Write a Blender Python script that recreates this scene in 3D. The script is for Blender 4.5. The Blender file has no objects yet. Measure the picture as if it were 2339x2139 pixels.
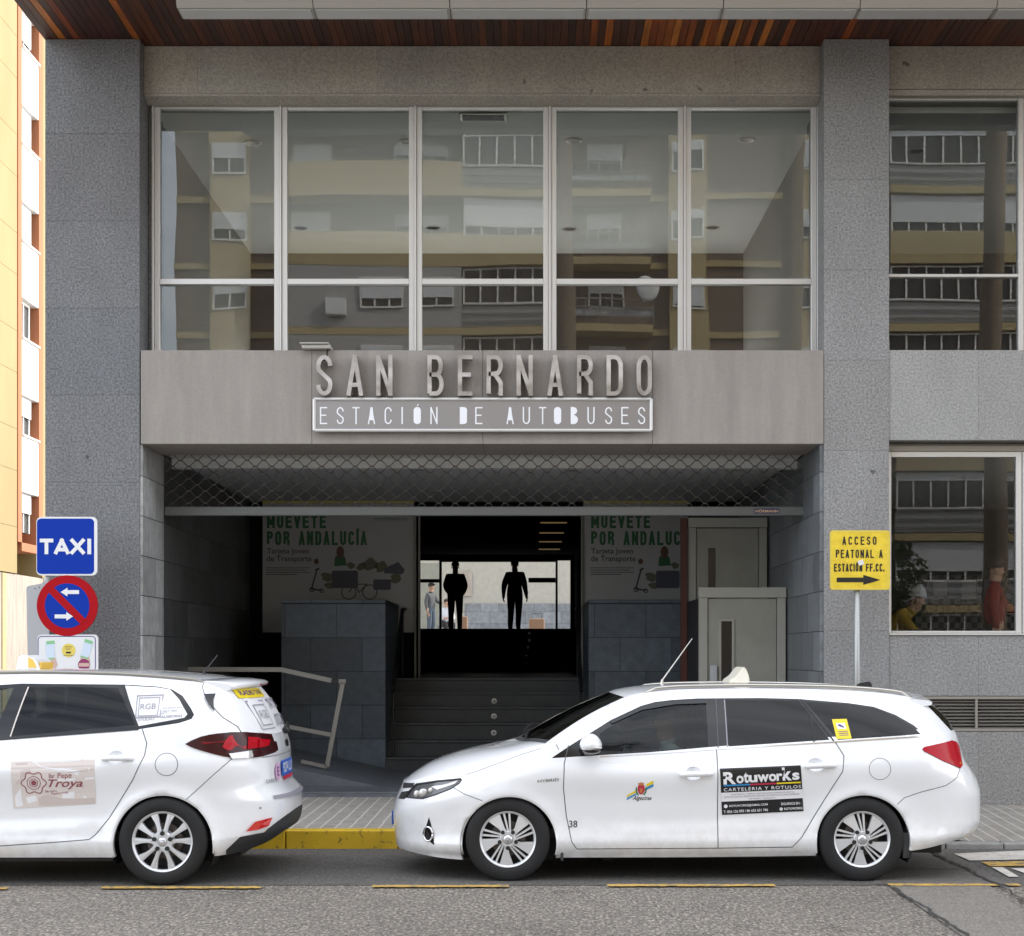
import bpy, bmesh, math, random
import numpy as np
from mathutils import Vector, Matrix
from mathutils.bvhtree import BVHTree
R = math.radians
random.seed(7)
scene = bpy.context.scene
# ---------------------------------------------------------------- camera
K = 3588.0          # focal length in pixels of the 2339 px wide photograph
VX, VY, EYE = 1200.0, 1495.0, 1.67
cam_data = bpy.data.cameras.new('camera')
cam = bpy.data.objects.new('camera', cam_data)
scene.collection.objects.link(cam)
cam.location = (0, 0, EYE)
cam.rotation_euler = (R(90), R(0.0), 0)
cam_data.sensor_width = 36.0
cam_data.lens = 36.0 * K / 2339.0
cam_data.shift_x = -(VX - 1169.5) / 2339.0
cam_data.shift_y = (VY - 1069.5) / 2339.0
cam_data.clip_end = 2000
scene.camera = cam
# ---------------------------------------------------------------- light
SUN_EL, SUN_DX, SUN_DY = 36.0, 0.90, 0.43
world = bpy.data.worlds.new('World'); scene.world = world
world.use_nodes = True
wn = world.node_tree
for n in list(wn.nodes): wn.nodes.remove(n)
sky = wn.nodes.new('ShaderNodeTexSky'); sky.sky_type = 'NISHITA'; sky.sun_disc = False
sky.sun_elevation = R(SUN_EL); sky.sun_rotation = math.atan2(SUN_DX, SUN_DY)
sky.air_density = 1.0; sky.dust_density = 3.0; sky.ozone_density = 1.0
bg = wn.nodes.new('ShaderNodeBackground'); bg.inputs['Strength'].default_value = 0.15
wo = wn.nodes.new('ShaderNodeOutputWorld')
tc = wn.nodes.new('ShaderNodeTexCoord'); mp_ = wn.nodes.new('ShaderNodeMapping'); mp_.inputs['Scale'].default_value = (1, 1, 2.6)
nz_ = wn.nodes.new('ShaderNodeTexNoise'); nz_.inputs['Scale'].default_value = 2.3; nz_.inputs['Detail'].default_value = 7; nz_.inputs['Roughness'].default_value = .6
rp_ = wn.nodes.new('ShaderNodeValToRGB'); rp_.color_ramp.elements[0].position = .36; rp_.color_ramp.elements[1].position = .60
rp_.color_ramp.elements[0].color = (.25, .25, .25, 1); rp_.color_ramp.elements[1].color = (.95, .95, .95, 1)
mc_ = wn.nodes.new('ShaderNodeMix'); mc_.data_type = 'RGBA'; mc_.inputs[7].default_value = (7.9, 8.15, 8.6, 1)
wn.links.new(tc.outputs['Generated'], mp_.inputs[0]); wn.links.new(mp_.outputs[0], nz_.inputs['Vector']); wn.links.new(nz_.outputs['Fac'], rp_.inputs[0])
wn.links.new(rp_.outputs[0], mc_.inputs[0]); wn.links.new(sky.outputs[0], mc_.inputs[6])
wn.links.new(mc_.outputs[2], bg.inputs[0]); wn.links.new(bg.outputs[0], wo.inputs[0])
sun_data = bpy.data.lights.new('sun', 'SUN'); sun_data.energy = 2.1; sun_data.angle = R(0.6)
sun_data.color = (1.0, 0.93, 0.82)
sun = bpy.data.objects.new('sun', sun_data); scene.collection.objects.link(sun)
sv = Vector((SUN_DX, SUN_DY, math.tan(R(SUN_EL)) * math.hypot(SUN_DX, SUN_DY)))
sun.rotation_euler = sv.to_track_quat('Z', 'Y').to_euler()
sun.location = (20, 20, 30)
vs = scene.view_settings
vs.view_transform = 'Standard'; vs.look = 'None'; vs.exposure = 1.30; vs.gamma = 1.0; vs.use_curve_mapping = False
cy = scene.cycles
cy.max_bounces = 10; cy.diffuse_bounces = 5; cy.glossy_bounces = 5; cy.transparent_max_bounces = 16; cy.transmission_bounces = 6
cy.caustics_reflective = False; cy.caustics_refractive = False; cy.sample_clamp_indirect = 6.0
cy.use_denoising = True
# ---------------------------------------------------------------- helpers
C = scene.collection
def WX(px, Y): return (px - VX) * Y / K
def WZ(py, Y): return EYE + (VY - py) * Y / K
def W(px, py, Y): return Vector((WX(px, Y), Y, WZ(py, Y)))

def thing(name, label, cat, loc=(0, 0, 0), group=None, rz=0.0):
    o = bpy.data.objects.new(name, None); C.objects.link(o)
    o.location = loc; o.rotation_euler = (0, 0, rz); o.empty_display_size = 0.2
    tag(o, label, cat, group)
    return o
def tag(o, label=None, cat=None, group=None, kind=None):
    if label: o['label'] = label
    if cat: o['category'] = cat
    if group: o['group'] = group
    if kind: o['kind'] = kind
    return o
def wloc(o):
    v = Vector((0, 0, 0))
    while o is not None:
        v = v + o.location; o = o.parent
    return v
def obj(name, bm, mats, parent=None, smooth=False, label=None, loc=None, origin=None):
    """bm is in world coordinates (or car coordinates shifted by origin); linked as one mesh object under parent."""
    me = bpy.data.meshes.new(name)
    off = wloc(parent) if (parent is not None and origin is None) else (Vector(origin) if origin is not None else Vector((0, 0, 0)))
    if off.length > 0:
        bmesh.ops.translate(bm, verts=bm.verts, vec=-off)
    bm.to_mesh(me); bm.free()
    if not isinstance(mats, (list, tuple)): mats = [mats]
    for m in mats: me.materials.append(m)
    if smooth:
        for p in me.polygons: p.use_smooth = True
    o = bpy.data.objects.new(name, me); C.objects.link(o)
    if parent is not None: o.parent = parent
    if loc is not None: o.location = loc
    if label: o['label'] = label
    return o
def struct(name, bm, m, label=None):
    o = obj(name, bm, m); o['kind'] = 'structure'
    if label: o['label'] = label
    return o
def top(name, bm, m, label, cat, base, group=None, smooth=False):
    """a thing that is one mesh; base is its origin"""
    o = obj(name, bm, m, None, smooth, origin=base, loc=base)
    return tag(o, label, cat, group)
def set_mi(bm, faces, mi):
    for f in faces: f.material_index = mi

def box(bm, x0, x1, y0, y1, z0, z1, bevel=0.0, seg=2, mi=0):
    r = bmesh.ops.create_cube(bm, size=1.0)
    vs_ = r['verts']
    for v in vs_:
        v.co.x = x0 if v.co.x < 0 else x1
        v.co.y = y0 if v.co.y < 0 else y1
        v.co.z = z0 if v.co.z < 0 else z1
    fs = set(f for v in vs_ for f in v.link_faces)
    for f in fs: f.material_index = mi
    if bevel > 0:
        es = list(set(e for v in vs_ for e in v.link_edges))
        r2 = bmesh.ops.bevel(bm, geom=es, offset=bevel, segments=seg, affect='EDGES', profile=0.5)
        for f in r2['faces']: f.material_index = mi
        vs_ = list(set(v for f in r2['faces'] for v in f.verts) | set(v for v in vs_ if v.is_valid))
    return vs_
def cyl(bm, p0, p1, r0, r1=None, seg=16, mi=0, caps=True):
    p0, p1 = Vector(p0), Vector(p1)
    if r1 is None: r1 = r0
    d = p1 - p0; L = d.length
    M = Matrix.Translation((p0 + p1) / 2) @ d.to_track_quat('Z', 'Y').to_matrix().to_4x4()
    r = bmesh.ops.create_cone(bm, cap_ends=caps, segments=seg, radius1=r0, radius2=r1, depth=L, matrix=M)
    for f in set(f for v in r['verts'] for f in v.link_faces): f.material_index = mi
    return r['verts']
def tube(bm, pts, r, seg=8, mi=0):
    pts = [Vector(p) for p in pts]
    rs = r if isinstance(r, (list, tuple)) else [r] * len(pts)
    rings = []
    up = Vector((0.0123, 0.0345, 1)).normalized()
    for i, p in enumerate(pts):
        t = (pts[min(i + 1, len(pts) - 1)] - pts[max(i - 1, 0)]).normalized()
        u = t.cross(up)
        if u.length < 1e-3: u = t.cross(Vector((1, 0, 0)))
        u.normalize(); w = t.cross(u)
        rings.append([bm.verts.new(p + (u * math.cos(2 * math.pi * k / seg) + w * math.sin(2 * math.pi * k / seg)) * rs[i]) for k in range(seg)])
    for a, b in zip(rings, rings[1:]):
        for k in range(seg):
            f = bm.faces.new((a[k], a[(k + 1) % seg], b[(k + 1) % seg], b[k])); f.material_index = mi
    for ring in (rings[0][::-1], rings[-1]):
        f = bm.faces.new(ring); f.material_index = mi
def sphere(bm, c, rx, ry=None, rz=None, seg=16, rings=10, mi=0, rot=None):
    ry = rx if ry is None else ry; rz = rx if rz is None else rz
    M = Matrix.Translation(Vector(c)) @ (rot.to_4x4() if rot is not None else Matrix.Identity(4)) @ Matrix.Diagonal((rx, ry, rz, 1))
    r = bmesh.ops.create_uvsphere(bm, u_segments=seg, v_segments=rings, radius=1.0, matrix=M)
    for f in set(f for v in r['verts'] for f in v.link_faces): f.material_index = mi
    return r['verts']
def prism(bm, poly, y0, y1, mi=0, axis='y'):
    """polygon in (x, z) extruded along y from y0 to y1 (axis 'y'); or in (y, z) along x (axis 'x'); or (x, y) along z"""
    def P(a, b, c):
        return (a, c, b) if axis == 'y' else ((c, a, b) if axis == 'x' else (a, b, c))
    A = [bm.verts.new(P(a, b, y0)) for a, b in poly]
    B = [bm.verts.new(P(a, b, y1)) for a, b in poly]
    n = len(poly); fs = []
    fs.append(bm.faces.new(A)); fs.append(bm.faces.new(B[::-1]))
    for i in range(n):
        fs.append(bm.faces.new((A[(i + 1) % n], A[i], B[i], B[(i + 1) % n])))
    for f in fs: f.material_index = mi
    bmesh.ops.recalc_face_normals(bm, faces=fs)
    return fs
def lathe(bm, prof, seg=48, axis='y', c=(0, 0, 0), mi=0, closed=False):
    """prof: list of (along, radius)"""
    rings = []
    for a, r in prof:
        ring = []
        for k in range(seg):
            t = 2 * math.pi * k / seg
            p = (r * math.cos(t), a, r * math.sin(t)) if axis == 'y' else (r * math.cos(t), r * math.sin(t), a)
            ring.append(bm.verts.new(Vector(p) + Vector(c)))
        rings.append(ring)
    fs = []
    pairs = list(zip(rings, rings[1:])) + ([(rings[-1], rings[0])] if closed else [])
    for a, b in pairs:
        for k in range(seg):
            fs.append(bm.faces.new((a[k], a[(k + 1) % seg], b[(k + 1) % seg], b[k])))
    for f in fs: f.material_index = mi
    return fs
def quad(bm, a, b, c, d, mi=0):
    f = bm.faces.new([bm.verts.new(p) for p in (a, b, c, d)]); f.material_index = mi
    return f
def rrect(x0, x1, z0, z1, r, n=5):
    pts = []
    for cx, cz, a0 in ((x1 - r, z1 - r, 0), (x0 + r, z1 - r, 90), (x0 + r, z0 + r, 180), (x1 - r, z0 + r, 270)):
        for k in range(n + 1):
            a = R(a0 + 90 * k / n); pts.append((cx + r * math.cos(a), cz + r * math.sin(a)))
    return pts
def circ(cx, cz, r, n=32, rz=None):
    rz = r if rz is None else rz
    return [(cx + r * math.cos(2 * math.pi * k / n), cz + rz * math.sin(2 * math.pi * k / n)) for k in range(n)]
# ---------------------------------------------------------------- text
def text_geo(body, offset=0.0, shear=0.0, space=1.0):
    cu = bpy.data.curves.new('txt', 'FONT'); cu.body = body; cu.size = 1.0
    cu.offset = offset; cu.shear = shear; cu.space_character = space; cu.resolution_u = 3
    o = bpy.data.objects.new('txt', cu); C.objects.link(o)
    dg = bpy.context.evaluated_depsgraph_get()
    me = bpy.data.meshes.new_from_object(o.evaluated_get(dg))
    V = np.array([v.co[:2] for v in me.vertices]) if len(me.vertices) else np.zeros((0, 2))
    F = [tuple(p.vertices) for p in me.polygons]
    bpy.data.objects.remove(o); bpy.data.curves.remove(cu); bpy.data.meshes.remove(me)
    return V, F
def text_fit(body, x0, x1, z0, z1, **kw):
    V, F = text_geo(body, **kw)
    if len(V) == 0: return V, F
    lo, hi = V.min(0), V.max(0)
    s = np.maximum(hi - lo, 1e-6)
    return (V - lo) / s * np.array([x1 - x0, z1 - z0]) + np.array([x0, z0]), F
def add_text(bm, body, x0, x1, z0, z1, place, mi=0, **kw):
    """place(x, z) -> world point"""
    V, F = text_fit(body, x0, x1, z0, z1, **kw)
    vv = [bm.verts.new(place(x, z)) for x, z in V]
    for f in F:
        try:
            g = bm.faces.new([vv[i] for i in f]); g.material_index = mi
        except ValueError: pass
# stroke lettering: condensed capitals with round corners, unit box
def arc(cx, cz, rx, rz, a0, a1, n=8):
    return [(cx + rx * math.cos(R(a0 + (a1 - a0) * k / n)), cz + rz * math.sin(R(a0 + (a1 - a0) * k / n))) for k in range(n + 1)]
def glyph(ch):
    q = 0.26
    O = arc(.5, 1 - q, .5, q, 0, 180) + arc(.5, q, .5, q, 180, 360)
    if ch in 'OÓ0':
        g = [O + [O[0]]]
        if ch == 'Ó': g.append([(.45, 1.12), (.7, 1.25)])
        return g
    if ch == 'C': return [arc(.5, 1 - q, .5, q, 5, 180) + arc(.5, q, .5, q, 180, 355)]
    if ch == 'S': return [arc(.5, 1 - q, .5, q, 5, 180, 9) + [(.06, .64), (.94, .36)] + arc(.5, q, .5, q, 0, -175, 9)]
    if ch == 'U': return [[(0, 1)] + arc(.5, q, .5, q, 180, 360) + [(1, 1)]]
    if ch == 'A': return [[(0, 0), (.5, 1)], [(1, 0), (.5, 1)], [(.17, .24), (.83, .24)]]
    if ch == 'N': return [[(0, 0), (0, 1)], [(1, 0), (1, 1)], [(0.04, .96), (.96, .04)]]
    if ch == 'M': return [[(0, 0), (0, 1)], [(1, 0), (1, 1)], [(.04, .96), (.5, .3)], [(.96, .96), (.5, .3)]]
    if ch == 'V': return [[(0, 1), (.5, 0)], [(1, 1), (.5, 0)]]
    if ch == 'E': return [[(1, 1), (0, 1), (0, 0), (1, 0)], [(0, .52), (.85, .52)]]
    if ch == 'F': return [[(1, 1), (0, 1), (0, 0)], [(0, .52), (.85, .52)]]
    if ch == 'L': return [[(0, 1), (0, 0), (1, 0)]]
    if ch in 'IÍ':
        g = [[(.5, 0), (.5, 1)]]
        if ch == 'Í': g.append([(.45, 1.12), (.9, 1.25)])
        return g
    if ch == 'T': return [[(0, 1), (1, 1)], [(.5, 0), (.5, 1)]]
    if ch == 'X': return [[(0, 0), (1, 1)], [(0, 1), (1, 0)]]
    if ch == 'P': return [[(0, 0), (0, 1)] + arc(.55, .78, .45, .22, 90, -90) + [(0, .56)]]
    if ch == 'R': return [[(0, 0), (0, 1)] + arc(.55, .77, .45, .23, 90, -90) + [(0, .54)], [(.5, .54), (1, .3), (1, 0)]]
    if ch == 'D': return [[(0, 0), (0, 1)] + arc(.5, 1 - q, .5, q, 90, 0) + arc(.5, q, .5, q, 0, -90) + [(0, 0)]]
    if ch == 'B': return [[(0, 0), (0, 1)] + arc(.52, .76, .42, .24, 90, -90) + [(0, .52)], [(.5, .52)] + arc(.55, .26, .45, .26, 90, -90) + [(0, 0)]]
    if ch == '.': return [[(.3, 0), (.3, .1)]]
    return []
def stroke(bm, pts, w, place, depth=0.0, mi=0, lift=0.0):
    """ribbon of width w along pts (metres in the lettering plane); place(x, z, d) -> point, d>0 towards the viewer"""
    pts = [p for i, p in enumerate(pts) if i == 0 or math.hypot(p[0] - pts[i - 1][0], p[1] - pts[i - 1][1]) > 1e-5]
    closed = len(pts) > 3 and math.hypot(pts[0][0] - pts[-1][0], pts[0][1] - pts[-1][1]) < 1e-4
    if closed: pts = pts[:-1]
    n = len(pts); L = []; Rr = []
    for i in range(n):
        a = Vector(pts[(i - 1) % n]) if (closed or i > 0) else None
        b = Vector(pts[i]); c = Vector(pts[(i + 1) % n]) if (closed or i < n - 1) else None
        d1 = (b - a).normalized() if a is not None else None
        d2 = (c - b).normalized() if c is not None else None
        if d1 is None: d1 = d2
        if d2 is None: d2 = d1
        n1 = Vector((-d1.y, d1.x)); n2 = Vector((-d2.y, d2.x))
        m = n1 + n2
        m = m.normalized() if m.length > 1e-4 else n1
        k = min(1.0 / max(m.dot(n1), 0.35), 2.2)
        L.append(b + m * (w / 2) * k); Rr.append(b - m * (w / 2) * k)
    front = [(bm.verts.new(place(l.x, l.y, depth + lift)), bm.verts.new(place(r.x, r.y, depth + lift))) for l, r in zip(L, Rr)]
    back = [(bm.verts.new(place(l.x, l.y, 0)), bm.verts.new(place(r.x, r.y, 0))) for l, r in zip(L, Rr)] if depth > 0 else None
    idx = list(range(n - 1)) + ([n - 1] if closed else [])
    for i in idx:
        j = (i + 1) % n
        fs = [bm.faces.new((front[i][1], front[j][1], front[j][0], front[i][0]))]
        if back:
            fs.append(bm.faces.new((front[i][0], front[j][0], back[j][0], back[i][0])))
            fs.append(bm.faces.new((front[j][1], front[i][1], back[i][1], back[j][1])))
        for f in fs: f.material_index = mi
    if back and not closed:
        for i in (0, n - 1):
            try:
                f = bm.faces.new((front[i][0], back[i][0], back[i][1], front[i][1])); f.material_index = mi
            except ValueError: pass
def add_glyph(bm, ch, x0, x1, z0, z1, w, place, depth=0.0, mi=0):
    sx, sz = x1 - x0 - w, z1 - z0 - w
    if sx < .5 * w: sx = .5 * w; x0 = (x0 + x1) / 2 - sx / 2 - w / 2
    for k, pl in enumerate(glyph(ch)):
        q = [Vector((x0 + w / 2 + p[0] * sx, z0 + w / 2 + p[1] * sz)) for p in pl]
        if (q[0] - q[-1]).length > 1e-4 and len(q) <= 3 or ch in 'EFLU':
            q[0] = q[0] + (q[0] - q[1]).normalized() * w / 2; q[-1] = q[-1] + (q[-1] - q[-2]).normalized() * w / 2
        stroke(bm, [(p.x, p.y) for p in q], w, place, depth, mi, 0.0004 * k)
def stroke_line(bm, s, x0, x1, z0, z1, w, place, gap=0.45, space=0.8, depth=0.0, mi=0, narrow='I.Í'):
    """a word set to fill x0..x1"""
    units = [(0.32 if c in narrow else (space if c == ' ' else (1.25 if c == 'M' else 1.0))) for c in s]
    tot = sum(units) + gap * (len(s) - 1)
    u = (x1 - x0) / tot; x = x0
    for c, un in zip(s, units):
        if c != ' ': add_glyph(bm, c, x, x + un * u, z0, z1, w, place, depth, mi)
        x += (un + gap) * u
def flat_place(Y, off=0.003):
    return (lambda x, z: (x, Y - off, z)), (lambda x, z, d: (x, Y - off - d, z))
# ---------------------------------------------------------------- materials
MATS = {}
def newmat(name, col=(.5, .5, .5), rough=.5, metal=0.0, spec=.5, coat=0.0):
    m = bpy.data.materials.new(name); m.use_nodes = True
    b = m.node_tree.nodes['Principled BSDF']
    b.inputs['Base Color'].default_value = (*col, 1); b.inputs['Roughness'].default_value = rough
    b.inputs['Metallic'].default_value = metal; b.inputs['Specular IOR Level'].default_value = spec
    b.inputs['Coat Weight'].default_value = coat; b.inputs['Coat Roughness'].default_value = 0.03; b.inputs['Coat IOR'].default_value = 1.62
    MATS[name] = m
    return m
class NT:
    def __init__(s, m): s.t = m.node_tree; s.b = s.t.nodes['Principled BSDF']
    def n(s, typ, **kw):
        nd = s.t.nodes.new(typ)
        for k, v in kw.items(): setattr(nd, k, v)
        return nd
    def l(s, a, b): s.t.links.new(a, b)
    def pos(s, obj_space=False):
        return s.n('ShaderNodeTexCoord').outputs['Object'] if obj_space else s.n('ShaderNodeNewGeometry').outputs['Position']
    def mapv(s, vec, scale=(1, 1, 1), loc=(0, 0, 0)):
        m = s.n('ShaderNodeMapping'); m.inputs['Scale'].default_value = scale; m.inputs['Location'].default_value = loc
        s.l(vec, m.inputs['Vector']); return m.outputs[0]
    def noise(s, vec, scale, detail=3, rough=.6):
        t = s.n('ShaderNodeTexNoise'); t.inputs['Scale'].default_value = scale; t.inputs['Detail'].default_value = detail
        t.inputs['Roughness'].default_value = rough; s.l(vec, t.inputs['Vector']); return t.outputs['Fac']
    def vor(s, vec, scale, feature='F1'):
        t = s.n('ShaderNodeTexVoronoi', feature=feature); t.inputs['Scale'].default_value = scale; s.l(vec, t.inputs['Vector']); return t
    def ramp(s, fac, stops):
        r = s.n('ShaderNodeValToRGB'); cr = r.color_ramp
        while len(cr.elements) < len(stops): cr.elements.new(0.5)
        for e, (p, c) in zip(cr.elements, stops):
            e.position = p; e.color = (*c, 1) if len(c) == 3 else c
        s.l(fac, r.inputs[0]); return r.outputs[0]
    def mix(s, fac, a, b, mode='MIX'):
        m = s.n('ShaderNodeMix', data_type='RGBA', blend_type=mode)
        if isinstance(fac, (int, float)): m.inputs[0].default_value = fac
        else: s.l(fac, m.inputs[0])
        for i, v in ((6, a), (7, b)):
            if isinstance(v, tuple): m.inputs[i].default_value = (*v, 1)
            else: s.l(v, m.inputs[i])
        return m.outputs[2]
    def math(s, op, a, b=None):
        m = s.n('ShaderNodeMath', operation=op)
        for i, v in ((0, a), (1, b)):
            if v is None: continue
            if isinstance(v, (int, float)): m.inputs[i].default_value = v
            else: s.l(v, m.inputs[i])
        return m.outputs[0]
    def bump(s, h, strength=.3, dist=.01):
        b = s.n('ShaderNodeBump'); b.inputs['Strength'].default_value = strength; b.inputs['Distance'].default_value = dist
        s.l(h, b.inputs['Height']); s.l(b.outputs[0], s.b.inputs['Normal'])
    def color(s, c): s.l(c, s.b.inputs['Base Color'])
    def rough(s, r): s.l(r, s.b.inputs['Roughness'])
    def xyz(s, vec):
        x = s.n('ShaderNodeSeparateXYZ'); s.l(vec, x.inputs[0]); return x.outputs
    def comb(s, x, y, z=None):
        c = s.n('ShaderNodeCombineXYZ'); s.l(x, c.inputs[0]); s.l(y, c.inputs[1])
        return c.outputs[0]
def G3(v, t=(1, 1, 1)): return (v * t[0], v * t[1], v * t[2])

def granite(name, lo, hi, tint, stain=.25, rough=.55):
    m = newmat(name, rough=rough); t = NT(m); p = t.pos()
    v = t.vor(p, 150)
    n1 = t.noise(p, 48, 4, .72)
    c = t.ramp(n1, [(.30, G3(lo, tint)), (.5, G3((lo + hi) / 2, tint)), (.72, G3(hi, tint))])
    sp = t.ramp(v.outputs['Distance'], [(.0, (.7, .7, .7)), (.5, (1.05, 1.05, 1.05))])
    c = t.mix(.55, c, sp, 'MULTIPLY')
    big = t.noise(t.mapv(p, (1.2, 1.2, .5)), 1.6, 5, .65)
    c = t.mix(stain, c, t.ramp(big, [(.3, (.55, .55, .55)), (.7, (1.25, 1.25, 1.25))]), 'MULTIPLY')
    pit = t.ramp(t.noise(p, 7.0, 2, .4), [(.215, (.25, .25, .25)), (.24, (1, 1, 1))])
    c = t.mix(.8, c, pit, 'MULTIPLY')
    at = t.n('ShaderNodeAttribute'); at.attribute_name = 'tone'; c = t.mix(1.0, c, at.outputs['Color'], 'MULTIPLY')
    t.color(c); t.bump(n1, .12, .004)
    return m
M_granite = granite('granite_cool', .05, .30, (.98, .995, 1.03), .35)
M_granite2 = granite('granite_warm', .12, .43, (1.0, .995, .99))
M_granite4 = granite('granite_spandrel', .20, .50, (1.03, 1.0, .95))
M_granite3 = granite('granite_band', .23, .48, (1.07, 1.0, .86))

def concrete(name, col, var=.25, streak=True, rough=.7, scale=1.0):
    m = newmat(name, col, rough); t = NT(m); p = t.pos()
    a = t.noise(t.mapv(p, (3 * scale, 3 * scale, .35 * scale if streak else 3 * scale)), 2.2, 6, .65)
    c = t.mix(1.0, t.ramp(a, [(.25, G3(1 - var)), (.75, G3(1 + var))]), tuple(col), 'MULTIPLY')
    f = t.noise(p, 90 * scale, 2, .6)
    c = t.mix(.35, c, t.ramp(f, [(.3, (.75, .75, .75)), (.7, (1.2, 1.2, 1.2))]), 'MULTIPLY')
    t.color(c); t.bump(f, .08, .003)
    return m
M_beam = concrete('beam_concrete', (.318, .29, .264), .16)
M_dark_conc = concrete('porch_render', (.26, .26, .25), .2)
M_render_grey = concrete('render_grey', (.5, .5, .49), .08, False)
M_room_dark = newmat('room_dark', (.13, .13, .125), .9)
M_room_brown = newmat('room_brown', (.10, .078, .066), .9)
M_room_grey = newmat('room_grey', (.40, .39, .37), .9)
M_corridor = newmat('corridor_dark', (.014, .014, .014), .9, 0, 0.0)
M_ceiling = newmat('ceiling_white', (.86, .87, .86), .9)
M_porch_ceil = concrete('porch_ceiling', (.72, .73, .72), .1, False)
M_white_wall = concrete('pale_wall', (.37, .36, .315), .12, False)

def slate(name, axis, w, h, off, lo=.055, hi=.11, tint=(.93, 1.0, 1.08), bright=1.0):
    m = newmat(name, rough=.5); t = NT(m); p = t.pos(); s = t.xyz(p)
    uv = t.comb(s[axis], s[2])
    mp = t.mapv(uv, (1, 1, 1), (off[0], off[1], 0))
    b = t.n('ShaderNodeTexBrick'); b.inputs['Scale'].default_value = 1.0; b.inputs['Brick Width'].default_value = w
    b.inputs['Row Height'].default_value = h; b.inputs['Mortar Size'].default_value = .004; b.inputs['Mortar Smooth'].default_value = .2
    b.inputs['Bias'].default_value = -.1
    b.inputs['Color1'].default_value = (*G3(lo * bright, tint), 1); b.inputs['Color2'].default_value = (*G3(hi * bright, tint), 1)
    b.inputs['Mortar'].default_value = (.012, .012, .013, 1)
    t.l(mp, b.inputs['Vector'])
    n = t.noise(p, 9, 6, .7)
    c = t.mix(.7, b.outputs['Color'], t.ramp(n, [(.3, (.6, .6, .6)), (.75, (1.5, 1.5, 1.5))]), 'MULTIPLY')
    f = t.noise(p, 120, 2, .6)
    c = t.mix(.4, c, t.ramp(f, [(.3, (.7, .7, .7)), (.7, (1.3, 1.3, 1.3))]), 'MULTIPLY')
    t.color(c); t.rough(t.ramp(n, [(.3, (.38, .38, .38)), (.7, (.6, .6, .6))]))
    h_ = t.math('SUBTRACT', 1.0, b.outputs['Fac']); t.bump(h_, .5, .006)
    return m
M_slate_front = slate('slate_front', 0, .65, .425, (.43, .245), .08, .15, (.80, 1.0, 1.24))
M_slate_side = slate('slate_shaded', 1, .62, .40, (.1, .14), .06, .11, (1.0, 1.0, .99))  # darker copy of the slate, shade of the porch put into its colour
M_slate_lit = slate('slate_lit', 1, .62, .40, (.1, .14), .34, .50, (1.0, 1.0, .985))  # lighter copy of the slate, sky light on the reveal put into its colour
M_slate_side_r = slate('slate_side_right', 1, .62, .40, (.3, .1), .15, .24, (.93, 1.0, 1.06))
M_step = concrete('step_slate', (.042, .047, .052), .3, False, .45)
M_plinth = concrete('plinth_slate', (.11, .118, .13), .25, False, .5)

def asphalt(name, lo, mid, hi, sc, tint=(1.04, 1.0, .95), bump=.6, ys=1.0):
    m = newmat(name, rough=.85); t = NT(m); p = t.pos()
    p = t.mapv(p, (1, ys, 1)); v = t.vor(p, sc); n = t.noise(p, sc * .6, 3, .7)
    c = t.ramp(n, [(.28, G3(lo, tint)), (.5, G3(mid, tint)), (.74, G3(hi, tint))])
    cell = t.ramp(t.xyz(v.outputs['Color'])[0], [(0, (.55, .55, .56)), (.6, (1, 1, 1)), (1, (1.6, 1.55, 1.45))])
    c = t.mix(.75, c, cell, 'MULTIPLY')
    big = t.noise(t.mapv(p, (.6, 1.6, 1)), .9, 5, .6)
    c = t.mix(.5, c, t.ramp(big, [(.3, (.72, .72, .72)), (.7, (1.2, 1.2, 1.2))]), 'MULTIPLY')
    oil = t.ramp(t.noise(t.mapv(p, (.8, 1.6, 1), (3, 1, 0)), 1.7, 5, .62), [(.60, (1, 1, 1)), (.70, (.62, .61, .60))]); c = t.mix(.8, c, oil, 'MULTIPLY')
    t.color(c); t.bump(v.outputs['Distance'], bump, .006)
    return m
M_road = asphalt('asphalt_coarse', .05, .15, .38, 78, (1.11, 1.0, .87), .5, .42)
M_lane = asphalt('asphalt_lane', .05, .10, .20, 85, (1.05, 1.0, .93), .3)
M_patch = asphalt('asphalt_patch', .13, .19, .27, 120, (1.08, 1.0, .89), .25)
M_patch2 = asphalt('asphalt_patch_brown', .085, .125, .18, 120, (1.08, 1.0, .9), .3)
M_ground = asphalt('asphalt_far', .14, .2, .28, 30)

def paint(name, col, wear=.5, rough=.6, under=(.1, .1, .1), thr=.62):
    m = newmat(name, col, rough); t = NT(m); p = t.pos()
    n = t.noise(p, 14, 6, .75)
    f = t.ramp(n, [(thr - .02, (0, 0, 0)), (thr + .05, (1, 1, 1))])
    c = t.mix(t.math('MULTIPLY', f, wear), tuple(col), tuple(under))
    n2 = t.noise(p, 3, 4, .6)
    c = t.mix(.5, c, t.ramp(n2, [(.3, (.7, .7, .7)), (.7, (1.15, 1.15, 1.15))]), 'MULTIPLY')
    t.color(c); t.bump(n, .1, .003)
    return m
M_kerb_y = paint('kerb_yellow', (.68, .44, .02), .75, .5, (.10, .075, .03), .60)
M_kerb_g = concrete('kerb_grey', (.3, .295, .28), .25, False, .8)
M_line_y = paint('line_yellow', (.55, .345, .085), .85, .7, (.15, .14, .12), .53)
M_line_w = paint('line_white', (.66, .62, .56), .6, .7, (.2, .19, .17), .58)
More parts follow.
